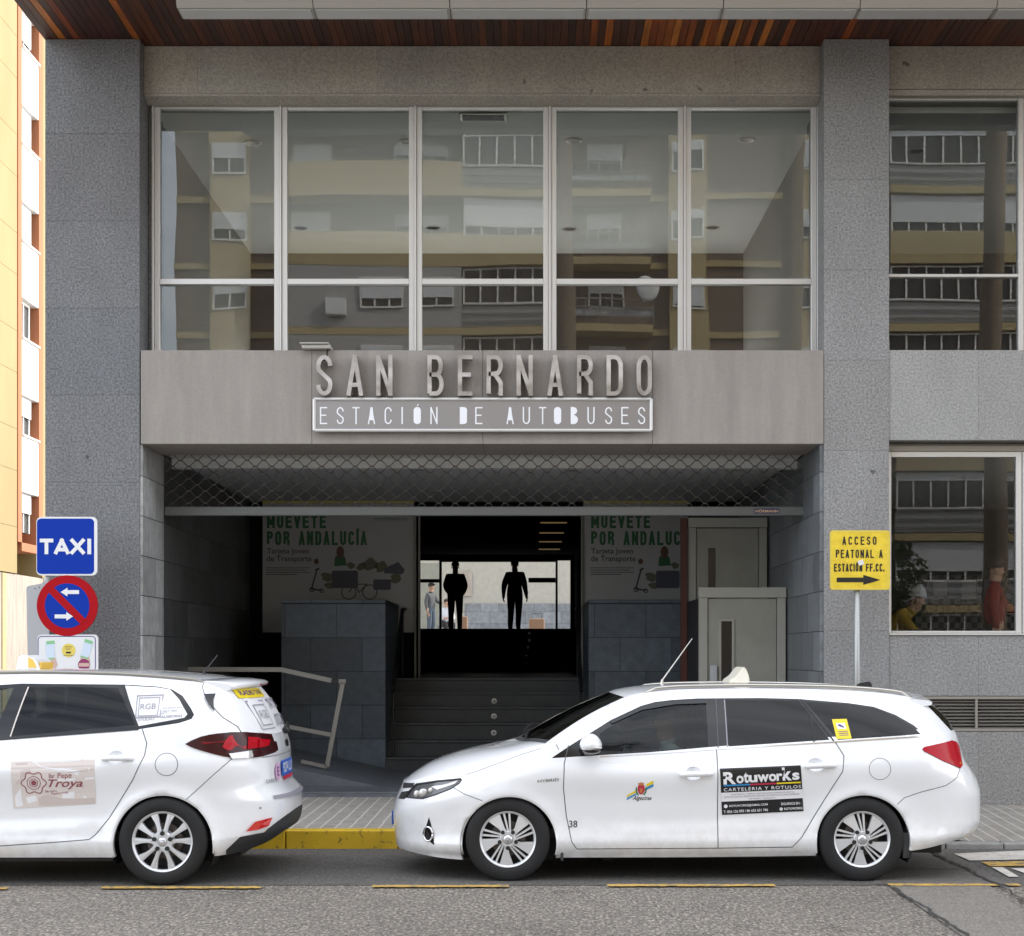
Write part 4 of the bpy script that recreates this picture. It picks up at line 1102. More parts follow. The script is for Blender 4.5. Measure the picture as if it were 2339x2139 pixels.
for k in range(9):
    z1 = 19.76 - 2.895 * (k - 3); z0 = z1 - 1.66
    if z0 > 7 - 2:
        bm = bmesh.new(); box(bm, XY - .3, XY + .02, 46.74, 48.34, z0 if z0 > 5 else 5.02, z1, .01, 1); box(bm, XY - .3, XY + .08, 46.73, 48.36, z1 + .001, z1 + .05, .005, 1)
        obj('panel', bm, M_panel, yb)
    bm = bmesh.new(); wz0, wz1 = z1 + .06, z1 + 1.22
    if wz0 > 31 or wz1 < 5.2: 
        bm.free(); continue
    box(bm, XY - .5, XY - .18, 46.75, 47.95, wz0, wz1); w = obj('window', bm, M_plastic, yb)
    sh = [.55, .1, .45, .75, .95, .9, 0.0, .5, .5][k]
    bm = bmesh.new()
    for y in (46.76, 47.33, 47.88): box(bm, XY - .17, XY - .13, y, y + .07, wz0, wz1)
    box(bm, XY - .172, XY - .128, 46.76, 47.95, wz1 - .08, wz1 - .001); obj('frame', bm, M_panel, w)
    if sh > 0:
        bm = bmesh.new(); box(bm, XY - .12, XY - .09, 46.76, 47.96, wz1 - sh * 1.16, wz1); obj('shutter', bm, M_shutter, w)
bm = bmesh.new(); box(bm, XY - 8.2, XY + .1, 29.9, 49.4, 31.52, 32.0); obj('roof', bm, M_greywall, yb)
# ================================================================ APARTMENT BLOCK ACROSS THE STREET (seen mirrored in the glass)
ob = thing('apartment_building', 'brown and ochre balcony apartment block mirrored in the station windows, across the street', 'building', (10, -33, 0))
YO = -32.0
FH = 2.8
bm = bmesh.new(); box(bm, -14.3, 42, -46, YO, -.01, 34); obj('wall', bm, M_brown, ob)
bays = [(-14.3, -12.85, 'brown'), (-12.85, -11.25, 'col'), (-11.25, -9.9, 'brown'), (-9.9, -2.6, 'balc'), (-2.6, 1.0, 'gal'), (1.7, 5.0, 'rail'), (5.0, 5.75, 'brown'), (5.75, 7.4, 'col'), (7.4, 10.9, 'brown'), (10.9, 13.2, 'col'), (13.2, 14.6, 'brown'), (14.6, 22.4, 'gal'), (23.2, 24.8, 'col'), (26, 33, 'balc'), (34, 36, 'col')]
def owin(x0, x1, z0, z1, y, shut, kind=0):
    bm = bmesh.new(); 
    box(bm, x0, x1, y - .2, y + .02, z0, z1, mi=0)
    f = .07
    box(bm, x0, x0 + f, y + .02, y + .08, z0, z1, mi=1); box(bm, x1 - f, x1, y + .02, y + .08, z0, z1, mi=1)
    box(bm, x0 + f, x1 - f, y + .02, y + .08, z1 - f, z1, mi=1); box(bm, x0 + f, x1 - f, y + .02, y + .08, z0, z0 + f, mi=1); 
    n = max(1, int((x1 - x0) / .75))
    for i in range(1, n + 1):
        xm = x0 + (x1 - x0) * i / (n + 1) if n > 1 else (x0 + x1) / 2
        box(bm, xm - .035, xm + .035, y + .021, y + .075, z0 + f, z1 - f, mi=1)
    if shut > .02: box(bm, x0 + f, x1 - f, y + .03, y + .10, z1 - f - (z1 - z0 - 2 * f) * shut, z1 - f, mi=2)
    obj('window', bm, [M_plastic, M_panel, M_shutter], ob)
nwin = 0
ochre = bmesh.new(); rail = bmesh.new(); grey = bmesh.new()
for (x0, x1, k) in bays:
    if k == 'col': box(ochre, x0, x1, YO + .001, YO + .35, 0, 33.6)
    for i in range(0, 11):
        zp = 1.9 + FH * i
        rw = random.random
        if k == 'brown': box(ochre, x0, x1, YO + .002, YO + .12, zp - 1.25, zp - 1.0)
        if k == 'col' and i <= 8:
            owin(x0 + .12, x1 - .12, zp - .15, zp + 1.05, YO + .35, random.choice([.62, .5, .95, .3, .75])); nwin += 1
        if k in ('balc', 'rail', 'gal'):
            box(ochre, x0, x1, YO + .003, YO + 1.3, zp - 1.35, zp - 1.05)
        if k == 'balc' and i <= 5 and x0 < 0:
            box(grey, x0, x1, YO + .004, YO + 1.28, zp - 1.04, zp + 1.5)
            for a_, b_ in ((-6.5, -4.8), (-4.3, -2.9)): owin(a_, b_, zp - .25, zp + 1.0, YO + 1.3, [.75, .62, .9, .5, .7, .72][i]); nwin += 1
        elif k == 'balc':
            box(ochre, x0, x1, YO + 1.18, YO + 1.3, zp - 1.049, zp)
            if i <= 8:
                owin(x0 + .5, x0 + 2.1, zp + .0, zp + 1.1, YO + .01, random.choice([.9, .75, .95])); owin(x1 - 2.6, x1 - .6, zp - 1.0, zp + 1.0, YO + .012, random.choice([.2, .6, .95])); nwin += 2
        if k == 'rail':
            for q in range(7): box(rail, x0 + (x1 - x0) * q / 6 - .02, x0 + (x1 - x0) * q / 6 + .02, YO + 1.2, YO + 1.24, zp - 1.05, zp)
            for zq in (0, -.35, -.7): box(rail, x0, x1, YO + 1.19, YO + 1.25, zp + zq - .03, zp + zq + .02)
            box(grey, x0, x1, YO + 1.14, YO + 1.17, zp - .68, zp - .4)
            if i <= 8: owin(x0 + .7, x0 + 2.2, zp - .2, zp + 1.1, YO + .01, random.choice([.3, .5, .95])); nwin += 1
        if k == 'gal':
            if i % 3 == 0: box(ochre, x0, x1, YO + 1.18, YO + 1.3, zp - 1.049, zp - .1)
            else:
                for zq in (-.15, -.5, -.8): box(rail, x0, x1, YO + 1.2, YO + 1.25, zp + zq - .03, zp + zq + .02)
                box(grey, x0, x1, YO + 1.12, YO + 1.15, zp - 1.0, zp - .2)
            if i <= 8: owin(x0 + .05, x1 - .05, zp - .1, zp + 1.4, YO + 1.0, [.0, .75, .2, .9, 0.0][i % 5]); nwin += 1
obj('balcony', ochre, M_ochre, ob); obj('railing', rail, M_rail_dk, ob); obj('balcony_panel', grey, M_greywall, ob)
bm = bmesh.new(); sphere(bm, (4.75, YO + 1.6, 16.3), .45, .12, .55, 16, 10); cyl(bm, (4.75, YO + 1.5, 16.2), (4.6, YO + 1.2, 15.8), .03); obj('satellite_dish', bm, M_swhite, ob, True)
bm = bmesh.new(); box(bm, -7.9, -7.05, YO + 1.3, YO + 1.65, 15.3, 15.95, .03, 2); obj('air_conditioner', bm, M_swhite, ob)
# palms between the street and the block
def palm(x, y, h, label):
    P = thing('palm_tree', label, 'tree', (x, y, 0), 'palms across the street')
    bm = bmesh.new(); pts = []; rs = []
    lean = random.uniform(-.3, .3)
    for i in range(13):
        t_ = i / 12; pts.append((x + lean * t_ * t_, y + random.uniform(-.02, .02), h * t_)); rs.append(.30 - .08 * t_ + (.09 if i == 12 else 0) + random.uniform(-.012, .012))
    tube(bm, pts, rs, 12); obj('trunk', bm, M_trunk, P, True)
    bm = bmesh.new(); cx = x + lean
    for k in range(64):
        az = k * 2.39996; el = R(75 - 150 * (k / 63) ** .8); Lf = random.uniform(1.7, 2.3) * (.85 if el < -.6 else 1)
        d = Vector((math.cos(az), math.sin(az), 0)); p0 = Vector((cx, y, h + .1)); prev = p0; e = el
        side = Vector((-d.y, d.x, 0))
        seg = 8
        for s_ in range(seg):
            e -= .11 + .02 * s_
            dv = d * math.cos(e) + Vector((0, 0, math.sin(e)))
            nx = prev + dv * Lf / seg
            if s_ < 3:
                f = bm.faces.new([bm.verts.new(q) for q in (prev - side * .03, prev + side * .03, nx + side * .025, nx - side * .025)])
            if s_ >= 2:
                up = dv.cross(side)
                for j in range(3):
                    q = prev.lerp(nx, j / 3)
                    for sg_ in (-1, 1):
                        tip = q + side * sg_ * random.uniform(.25, .55) + dv * random.uniform(.25, .6) - Vector((0, 0, random.uniform(.05, .35)))
                        bm.faces.new([bm.verts.new(v) for v in (q - dv * .03, q + dv * .03, tip)])
            prev = nx
    obj('crown', bm, M_leaf, P)
palm(6.05, -4.0, 16.6, 'tall palm mirrored in the right-hand upper pane of the five-bay window')
palm(10.75, -4.3, 16.2, 'tall palm mirrored in the upper window right of the granite pillar')
palm(.9, -5.0, 16.0, 'tall palm mirrored beside the third mullion of the five-bay window')
T = thing('street_tree', 'small leafy tree mirrored in the lower right shop window', 'tree', (8.9, -5.6, 0))
bm = bmesh.new(); tube(bm, [(8.9, -5.6, 0), (8.92, -5.6, 1.4), (8.85, -5.6, 2.6), (8.9, -5.6, 3.6)], [.09, .07, .055, .02], 8)
for k in range(7): 
    a = k * .9; tube(bm, [(8.88, -5.6, 2.1 + .15 * k), (8.88 + .5 * math.cos(a), -5.6 + .5 * math.sin(a), 2.5 + .2 * k)], [.03, .01], 5)
obj('trunk', bm, M_trunk, T)
bm = bmesh.new()
for k in range(900):
    c_ = random.choice([(0, 0, 3.1, .5), (.25, .1, 3.7, .4), (-.3, -.1, 2.7, .4), (.05, -.2, 4.1, .3), (.3, 0, 2.6, .35)])
    v = Vector((random.gauss(0, 1), random.gauss(0, 1), random.gauss(0, 1))).normalized() * c_[3] * random.random() ** .4
    p = Vector((8.9 + c_[0], -5.6 + c_[1], c_[2])) + v
    a = Vector((random.gauss(0, 1), random.gauss(0, 1), random.gauss(0, 1))).normalized() * .07; b = a.orthogonal().normalized() * .04
    bm.faces.new([bm.verts.new(q) for q in (p - a, p + b, p + a, p - b)])
obj('crown', bm, M_leaf2, T)
# ================================================================ SIGNS
Y1 = 15.2
ts = thing('traffic_sign', 'sign post with blue TAXI panel, round no-parking disc and an advert panel below', 'sign', (WX(152, Y1), Y1 + .05, .16))
def X1(v): return WX(v, Y1)
def Z1(v): return WZ(v, Y1)
bm = bmesh.new(); box(bm, X1(146), X1(160), Y1 + .03, Y1 + .09, .16, Z1(1190), .004, 1); obj('post', bm, M_post, ts)
def panel(px0, px1, py0, py1, r, m, y=Y1, th=.018, parent=ts, name='panel'):
    bm = bmesh.new(); prism(bm, rrect(WX(px0, y), WX(px1, y), WZ(py1, y), WZ(py0, y), r), y, y + th, axis='y'); return obj(name, bm, m, parent)
def face(bm, poly, y, mi=0):
    vv = [bm.verts.new((x, y, z)) for x, z in poly]; f = bm.faces.new(vv); f.normal_update(); f.material_index = mi
    if f.normal.y > 0: f.normal_flip()
tp = panel(83, 222, 1181, 1315, .05, M_swhite)
bm = bmesh.new(); face(bm, rrect(X1(84.5), X1(215), Z1(1311.5), Z1(1185), .04), Y1 - .002); obj('taxi_panel', bm, M_sblue, ts)
bm = bmesh.new()
x0s = [(91, 122, 'T'), (124, 159, 'A'), (161, 194, 'X'), (200, 208.5, 'I')]
for a, b, ch in x0s:
    if ch == 'I': box(bm, X1(a), X1(b), Y1 - .006, Y1 - .0025, Z1(1266.5), Z1(1231))
    else: add_glyph(bm, ch, X1(a), X1(b), Z1(1266.5), Z1(1231), .036, lambda x, z, d: (x, Y1 - .005 - d, z))
obj('lettering', bm, M_swhite, ts)
cx, cz, rr = X1(153.5), Z1(1384), (X1(223) - X1(84)) / 2
bm = bmesh.new(); prism(bm, circ(cx, cz, rr, 56), Y1 - .002, Y1 + .02); obj('no_parking_disc', bm, M_sred, ts)
bm = bmesh.new()
face(bm, circ(cx, cz, rr * .735, 48), Y1 - .004); obj('disc_field', bm, M_sblue, ts)
bm = bmesh.new(); a = R(135); w = .035; dx, dz = math.cos(a), math.sin(a)
face(bm, [(cx + dx * s_ * rr * .75 - dz * w * q, cz + dz * s_ * rr * .75 + dx * w * q) for s_, q in ((1, 1), (1, -1), (-1, -1), (-1, 1))], Y1 - .006); obj('disc_bar', bm, M_sred, ts)
bm = bmesh.new()
def arrow(x0, x1, zc, s, hw, hl, sh, y): 
    tip, tail = (x0, x1) if s < 0 else (x1, x0)
    d = -s
    face(bm, [(tip, zc), (tip + d * hl, zc + hw), (tip + d * hl, zc + sh), (tail, zc + sh), (tail, zc - sh), (tip + d * hl, zc - sh), (tip + d * hl, zc - hw)], y)
arrow(X1(139), X1(181), Z1(1353), -1, .042, .066, .019, Y1 - .008); obj('arrow', bm, M_swhite, ts); bm = bmesh.new(); arrow(X1(125.5), X1(167.5), Z1(1408.5), 1, .042, .066, .019, Y1 - .008)
obj('arrow', bm, M_swhite, ts)
panel(85, 224, 1450, 1570, .04, M_swhite)
bm = bmesh.new()
f_ = [(x, z) for x, z in rrect(X1(87), X1(218), Z1(1566), Z1(1454), .035)]
stroke(bm, f_ + [f_[0]], .008, lambda x, z, d: (x, Y1 - .002, z)); obj('border', bm, M_violet, ts)
bm = bmesh.new()
def tilted(cx, cz, w, h, a): 
    c_, s_ = math.cos(a), math.sin(a); return [(X1(cx) + c_ * u - s_ * v, Z1(cz) + s_ * u + c_ * v) for u, v in ((-w, -h), (w, -h), (w, h), (-w, h))]
face(bm, tilted(115, 1487, .042, .085, .08), Y1 - .003, 0); face(bm, tilted(198, 1484, .042, .085, -.28), Y1 - .003, 0)
face(bm, tilted(115.5, 1468, .040, .016, .08), Y1 - .004, 1); face(bm, tilted(202.5, 1466, .040, .016, -.28), Y1 - .004, 1)
face(bm, tilted(115, 1505, .038, .008, .08), Y1 - .004, 1); face(bm, tilted(193, 1502, .038, .008, -.28), Y1 - .004, 1)
for (q, mi) in (([(108, 1504), (126, 1502), (131, 1518), (124, 1534), (112, 1522)], 2), ([(184, 1498), (192, 1506), (203, 1500), (206, 1512), (196, 1522), (184, 1514)], 2)):
    face(bm, [(X1(a), Z1(b)) for a, b in q], Y1 - .0035, mi)
face(bm, circ(X1(157), Z1(1486), .066, 28), Y1 - .003, 3); face(bm, circ(X1(192), Z1(1519), .058, 24), Y1 - .0045, 4)
face(bm, [(X1(a), Z1(b)) for a, b in ((179, 1523), (206, 1523), (204, 1515), (181, 1515))], Y1 - .0055, 2)
box(bm, X1(151), X1(162), Y1 - .005, Y1 - .004, Z1(1493), Z1(1489), mi=5)
for k, (a, b, c_) in enumerate(((147, 165, 1477), (149, 163, 1480.5), (151, 160, 1484), (145, 167, 1497))): box(bm, X1(a), X1(b), Y1 - .0045, Y1 - .0035, Z1(c_ + .8), Z1(c_), mi=5)
box(bm, X1(132), X1(178), Y1 - .005, Y1 - .004, Z1(1534), Z1(1528), mi=5); box(bm, X1(157), X1(175), Y1 - .006, Y1 - .005, Z1(1533), Z1(1529), mi=3)
obj('advert_print', bm, [M_paleblue, M_palegreen, M_skinp, M_ypale, M_maroon, M_sblack], ts)
# the grey back of another sign
Yb = 15.6
bs = thing('sign_board', 'grey sheet-metal back of a sign behind the no-parking disc', 'sign', (WX(108, Yb), Yb, .16))
bm = bmesh.new(); prism(bm, [(WX(a, Yb), WZ(b, Yb)) for a, b in ((60, 1345), (63, 1339), (93, 1334), (109, 1322), (112, 1330), (112, 1545), (64, 1545))], Yb, Yb + .03); obj('panel', bm, M_sgrey, bs)
bm = bmesh.new(); cyl(bm, (WX(104, Yb), Yb + .06, .16), (WX(104, Yb), Yb + .06, WZ(1318, Yb)), .028); obj('post', bm, M_post, bs)
bm = bmesh.new()
for (a, b) in ((80, 1345), (90, 1342)): cyl(bm, (WX(a, Yb), Yb - .004, WZ(b, Yb)), (WX(a, Yb), Yb + .001, WZ(b, Yb)), .006, seg=8)
obj('bolt', bm, M_black, bs)
# yellow direction sign
Y2 = 15.05
ys_ = thing('direction_sign', 'yellow sign ACCESO PEATONAL A ESTACIÓN FF.CC. with black arrow on a grey post', 'sign', (WX(1960, Y2), Y2 + .05, .16))
bm = bmesh.new(); cyl(bm, (WX(1960, Y2), Y2 + .05, .16), (WX(1960, Y2), Y2 + .05, WZ(1240, Y2)), .029, seg=20); obj('post', bm, M_post, ys_, True)
bm = bmesh.new(); prism(bm, rrect(WX(1896, Y2), WX(2033, Y2), WZ(1348, Y2), WZ(1212, Y2), .03), Y2, Y2 + .02); obj('panel', bm, M_syellow, ys_)
bm = bmesh.new(); q = rrect(WX(1898, Y2), WX(2028.5, Y2), WZ(1345.5, Y2), WZ(1214.5, Y2), .026); stroke(bm, q + [q[0]], .010, lambda x, z, d: (x, Y2 - .002, z)); obj('rim', bm, M_ypale, ys_)
bm = bmesh.new()
def p2(x, z, d): return (x, Y2 - .003 - d, z)
def line2(s, a, b, c_, d, **kw): stroke_line(bm, s, WX(a, Y2), WX(b, Y2), WZ(d, Y2), WZ(c_, Y2), .0118, p2, **kw)
line2('ACCESO', 1924, 2002, 1226, 1245, gap=.62)
line2('PEATONAL A', 1909, 2016, 1256, 1275, gap=.42, space=.7)
line2('ESTACIÓN FF.CC.', 1905, 2020, 1288, 1306, gap=.33, space=.55)
arrow(WX(1911, Y2), WX(2011, Y2), WZ(1325, Y2), 1, .048, .165, .022, Y2 - .004)
obj('lettering', bm, M_sblack, ys_)
bm = bmesh.new(); face(bm, [(WX(a, Y2), WZ(b, Y2)) for a, b in ((1958, 1282), (1970, 1279), (1974, 1289), (1963, 1293))], Y2 - .005); obj('sticker', bm, M_swhite, ys_)
# ================================================================ PEOPLE
def person(label, loc, rz, pose, h=1.75, top_m=None, leg_m=None, skin=None, shoe=None, hair=None, build=1.0, sleeves=True, group=None, hat=None, face_on=False, seated=False):
    """one continuous skinned body; faces -Y at rz=0; pose overrides joints given for a 1.75 m figure"""
    root = thing('person', label, 'person', loc, group, rz)
    J = dict(pel=(0, 0, .95), spi=(0, .01, 1.12), che=(0, 0, 1.32), nck=(0, 0, 1.455), hb=(0, -.015, 1.54), hm=(0, -.025, 1.63), ht=(0, -.01, 1.715), nose=(0, -.125, 1.61), chin=(0, -.085, 1.55),
             shL=(.18, 0, 1.385), elL=(.245, .03, 1.14), wrL=(.265, -.03, .90), haL=(.268, -.055, .82), shR=(-.18, 0, 1.385), elR=(-.245, .03, 1.14), wrR=(-.265, -.03, .90), haR=(-.268, -.055, .82),
             hiL=(.095, 0, .90), knL=(.105, -.02, .50), anL=(.11, .03, .09), toL=(.12, -.13, .035), hiR=(-.095, 0, .90), knR=(-.105, -.02, .50), anR=(-.11, .03, .09), toR=(-.12, -.13, .035))
    J.update(pose)
    rad = dict(pel=(.175, .13), spi=(.172, .122), che=(.175, .125), nck=(.07, .068), hb=(.068, .075), hm=(.088, .102), ht=(.068, .084), nose=(.016, .016), chin=(.035, .03), sh=(.075, .075), el=(.06, .06), wr=(.044, .044), ha=(.042, .022),
               hi=(.10, .10), kn=(.08, .08), an=(.062, .064), to=(.042, .035))
    E = [('pel', 'spi'), ('spi', 'che'), ('che', 'nck'), ('nck', 'hb'), ('hb', 'hm'), ('hm', 'ht'), ('hm', 'nose'), ('hb', 'chin')]
    for s_ in 'LR': E += [('che', 'sh' + s_), ('sh' + s_, 'el' + s_), ('el' + s_, 'wr' + s_), ('wr' + s_, 'ha' + s_), ('pel', 'hi' + s_), ('hi' + s_, 'kn' + s_), ('kn' + s_, 'an' + s_), ('an' + s_, 'to' + s_)]
    P = {k: Vector(v) for k, v in J.items()}; Rd = {}
    for k in P: Rd[k] = rad.get(k) or rad[k[:2]]
    bulk = build
    for k in ('pel', 'spi', 'che', 'shL', 'shR', 'elL', 'elR', 'hiL', 'hiR'): Rd[k] = (Rd[k][0] * bulk, Rd[k][1] * bulk)
    lab = {k: 'top' for k in P}
    for k in ('nck', 'hb', 'hm', 'ht', 'nose', 'chin', 'haL', 'haR'): lab[k] = 'skin'
    for k in ('pel', 'hiL', 'hiR', 'knL', 'knR'): lab[k] = 'leg'
    lab['pel'] = 'top'
    for k in ('anL', 'anR'): lab[k] = 'leg'
    for k in ('toL', 'toR'): lab[k] = 'shoe'
    for s_, sg_ in (('L', 1), ('R', -1)):      # five fingers
        w_, h_ = P['wr' + s_], P['ha' + s_]; d = (h_ - w_).normalized()
        side = d.cross(Vector((1, 0, 0)) if abs(d.x) < .8 else Vector((0, 0, 1))).normalized()
        curl = side.cross(d).normalized() * (-sg_)
        for i, (o_, L_) in enumerate(((.03, .075), (.010, .088), (-.010, .082), (-.029, .062))):
            a = h_ + side * o_ + d * .03; b = a + d * L_ * .55 + curl * .008; c_ = b + d * L_ * .4 + curl * .022
            for nm, q in (('f%d%sa' % (i, s_), a), ('f%d%sb' % (i, s_), b), ('f%d%sc' % (i, s_), c_)):
                P[nm] = q; Rd[nm] = (.0095, .0095); lab[nm] = 'skin'
            E += [('ha' + s_, 'f%d%sa' % (i, s_)), ('f%d%sa' % (i, s_), 'f%d%sb' % (i, s_)), ('f%d%sb' % (i, s_), 'f%d%sc' % (i, s_))]
        a = w_ + d * .025 + side * .035; b = a + d * .035 + side * .025
        P['t%sa' % s_] = a; P['t%sb' % s_] = b; Rd['t%sa' % s_] = (.012, .012); Rd['t%sb' % s_] = (.010, .010); lab['t%sa' % s_] = lab['t%sb' % s_] = 'skin'
        E += [('wr' + s_, 't%sa' % s_), ('t%sa' % s_, 't%sb' % s_)]
    sc_ = h / 1.75
    keys = list(P); idx = {k: i for i, k in enumerate(keys)}
    me = bpy.data.meshes.new('body'); me.from_pydata([P[k] * sc_ for k in keys], [(idx[a], idx[b]) for a, b in E], [])
    o = bpy.data.objects.new('tmp', me); C.objects.link(o)
    md = o.modifiers.new('s', 'SKIN'); md.use_smooth_shade = True
    for i, k in enumerate(keys):
        sv_ = me.skin_vertices[0].data[i]; sv_.radius = (Rd[k][0] * sc_, Rd[k][1] * sc_); sv_.use_root = (k == 'pel')
    sb = o.modifiers.new('d', 'SUBSURF'); sb.levels = 2; sb.render_levels = 2
    dg = bpy.context.evaluated_depsgraph_get(); me2 = bpy.data.meshes.new_from_object(o.evaluated_get(dg)); me2.name = 'body'
    bpy.data.objects.remove(o); bpy.data.meshes.remove(me)
    order = ['skin', 'top', 'leg', 'shoe']; mm = [skin or M_skin, top_m or M_cloth_black, leg_m or M_cloth_black, shoe or M_black]
    for m in mm: me2.materials.append(m)
    pts = [];  labs = []
    for a, b in E:
        for t_ in (0.0, .25, .5, .75, 1.0):
            pts.append((P[a] * sc_).lerp(P[b] * sc_, t_))
            labs.append(lab[a] if t_ < .5 else lab[b])
            if a.startswith('an'): labs[-1] = 'shoe' if t_ > .2 else 'leg'
            if a == 'nck' : labs[-1] = 'skin' if t_ > .3 else 'top'
            if a == 'che' and b == 'nck': labs[-1] = 'top'
            if a.startswith('wr') : labs[-1] = 'skin' if t_ > .3 else 'top'
    A = np.array([tuple(q) for q in pts])
    for p_ in me2.polygons:
        c_ = np.array(p_.center); j = int(((A - c_) ** 2).sum(1).argmin()); p_.material_index = order.index(labs[j]); p_.use_smooth = True
    bo = bpy.data.objects.new('body', me2); C.objects.link(bo); bo.parent = root
    hm, ht = P['hm'] * sc_, P['ht'] * sc_
    upv = (P['ht'] - P['hb']).normalized(); fw = (P['nose'] - P['hm']); fw = (fw - upv * fw.dot(upv)).normalized(); rt = fw.cross(upv).normalized()
    Mx = Matrix((rt, -fw, upv)).transposed()
    hc = hm + upv * .03
    bm = bmesh.new(); sphere(bm, (0, 0, 0), 1, seg=20, rings=12)
    if hat == 'beanie':
        for v in bm.verts: v.co.z = max(v.co.z, -.15) * (1.35 if v.co.z > 0 else 1); v.co.x *= 1 - .25 * max(0, v.co.z); v.co.y *= 1 - .25 * max(0, v.co.z)
        bmesh.ops.transform(bm, matrix=Matrix.Translation(hc + upv * .035) @ Mx.to_4x4() @ Matrix.Diagonal((.092, .108, .105, 1)), verts=bm.verts)
        ho = obj('beanie', bm, M_beanie, root, True, origin=(0, 0, 0))
    else:
        bmesh.ops.delete(bm, geom=[f for f in bm.faces if f.calc_center_median().z < -.35 or (f.calc_center_median().y < -.45 and f.calc_center_median().z < .35)], context='FACES')
        bmesh.ops.transform(bm, matrix=Matrix.Translation(hc + upv * .022 - fw * .004) @ Mx.to_4x4() @ Matrix.Diagonal((.097, .114, .098, 1)), verts=bm.verts)
        ho = obj('hair', bm, hair or M_hair, root, True, origin=(0, 0, 0))
    ho.modifiers.clear()
    if hat == 'cap':
        bm = bmesh.new(); sphere(bm, (0, 0, 0), 1, seg=18, rings=10)
        for v in bm.verts: v.co.z = max(v.co.z, 0)
        bmesh.ops.transform(bm, matrix=Matrix.Translation(hc + upv * .05) @ Mx.to_4x4() @ Matrix.Diagonal((.097, .115, .085, 1)), verts=bm.verts)
        vv = [bm.verts.new(hc + upv * .055 + rt * a + fw * b) for a, b in ((-.08, .07), (.08, .07), (.065, .19), (-.065, .19))]; bm.faces.new(vv)
        obj('cap', bm, M_cloth_black, root, True, origin=(0, 0, 0))
    if face_on:
        bm = bmesh.new()
        for sg_ in (-1, 1): sphere(bm, hm + rt * .032 * sg_ + fw * .083 + upv * .008, .011, seg=8, rings=6)
        sphere(bm, hm + fw * .092 - upv * .052, .022, .008, .006, 8, 6, rot=Mx); obj('face', bm, M_hair, root, True, origin=(0, 0, 0))
    bm = bmesh.new()
    for sg_ in (-1, 1): sphere(bm, hm + rt * .083 * sg_ - fw * .005, .012, .022, .032, 8, 6, rot=Mx)
    obj('ears', bm, skin or M_skin, root, True, origin=(0, 0, 0))
    return root
zc_ = 2.2
person('dark silhouette of a stocky person seen from behind, left of the two in the passage', (WX(1040, 38.0), 38.0, zc_), R(180), dict(elL=(.245, .0, 1.14), wrL=(.19, -.16, .98), haL=(.15, -.22, .97), elR=(-.25, .02, 1.14), wrR=(-.20, -.14, .97), haR=(-.17, -.2, .95)), 1.70, M_cloth_black, M_cloth_black, build=1.3)
person('dark silhouette of a taller person walking with arms out, right of the two in passage', (WX(1176, 38.0), 38.0, zc_), R(168), dict(spi=(.01, .0, 1.12), che=(.02, -.03, 1.31), nck=(.02, -.05, 1.46), hb=(.02, -.075, 1.55), hm=(.02, -.085, 1.63), ht=(.02, -.07, 1.715), nose=(.02, -.18, 1.6), chin=(.02, -.145, 1.55), knR=(-.10, .02, .50), anR=(-.11, .14, .13), toR=(-.12, .0, .035), elL=(.255, .05, 1.14), wrL=(.285, -.02, .92), haL=(.295, -.05, .84), elR=(-.25, .05, 1.14), wrR=(-.275, -.02, .92), haR=(-.285, -.05, .84), knL=(.12, -.12, .52), anL=(.12, -.02, .12)), 1.75, M_cloth_black, M_cloth_black, build=1.3)
person('person in dark cap, dark jacket and pale trousers standing beyond the glass door', (WX(984, 50.0), 50.0, zc_), R(60), dict(elL=(.22, -.12, 1.16), wrL=(.12, -.30, 1.12), haL=(.08, -.38, 1.12)), 1.72, M_cloth_grey, M_cloth_jeans, hat='cap')
sit = dict(pel=(0, 0, .46), spi=(0, -.02, .63), che=(0, -.05, .83), nck=(0, -.08, .98), hb=(0, -.10, 1.07), hm=(0, -.12, 1.15), ht=(0, -.11, 1.23), nose=(0, -.215, 1.13), chin=(0, -.18, 1.07), shL=(.18, -.06, .93), elL=(.24, -.12, .66), wrL=(.16, -.33, .62), haL=(.13, -.40, .63), shR=(-.18, -.06, .93), elR=(-.24, -.12, .66), wrR=(-.16, -.33, .62), haR=(-.13, -.40, .63),
           hiL=(.10, -.02, .44), knL=(.13, -.44, .48), anL=(.13, -.42, .09), toL=(.13, -.57, .035), hiR=(-.10, -.02, .44), knR=(-.13, -.44, .48), anR=(-.13, -.42, .09), toR=(-.13, -.57, .035))
person('person in a pale top sitting low beside the dark silhouette beyond the door', (WX(1018, 50.5), 50.5, zc_), R(20), sit, 1.70, M_beanie, M_cloth_black)
bm = bmesh.new(); box(bm, WX(998, 50.7), WX(1036, 50.7), 50.5, 51.0, 2.2, 2.62, .03, 2); top('bench', bm, M_greywall, 'low grey bench under the seated person beyond the door', 'bench', (WX(1018, 50.7), 50.7, 2.2))
def suitcase(px, w, zt, y, m, label):
    x = WX(px, y); s_ = thing('suitcase', label, 'suitcase', (x, y, 2.2))
    bm = bmesh.new(); box(bm, x - w / 2, x + w / 2, y, y + .22, 2.24, zt, .04, 3); obj('shell', bm, m, s_)
    bm = bmesh.new(); tube(bm, [(x - w * .3, y + .1, zt - .02), (x - w * .3, y + .1, zt + .14), (x + w * .3, y + .1, zt + .14), (x + w * .3, y + .1, zt - .02)], .012, 6); obj('handle', bm, M_black, s_)
suitcase(1058, .26, 2.78, 46, M_tan, 'small tan suitcase standing by the left silhouette')
suitcase(1226, .46, 2.72, 46, M_tan, 'wide tan suitcase right of the tall silhouette')
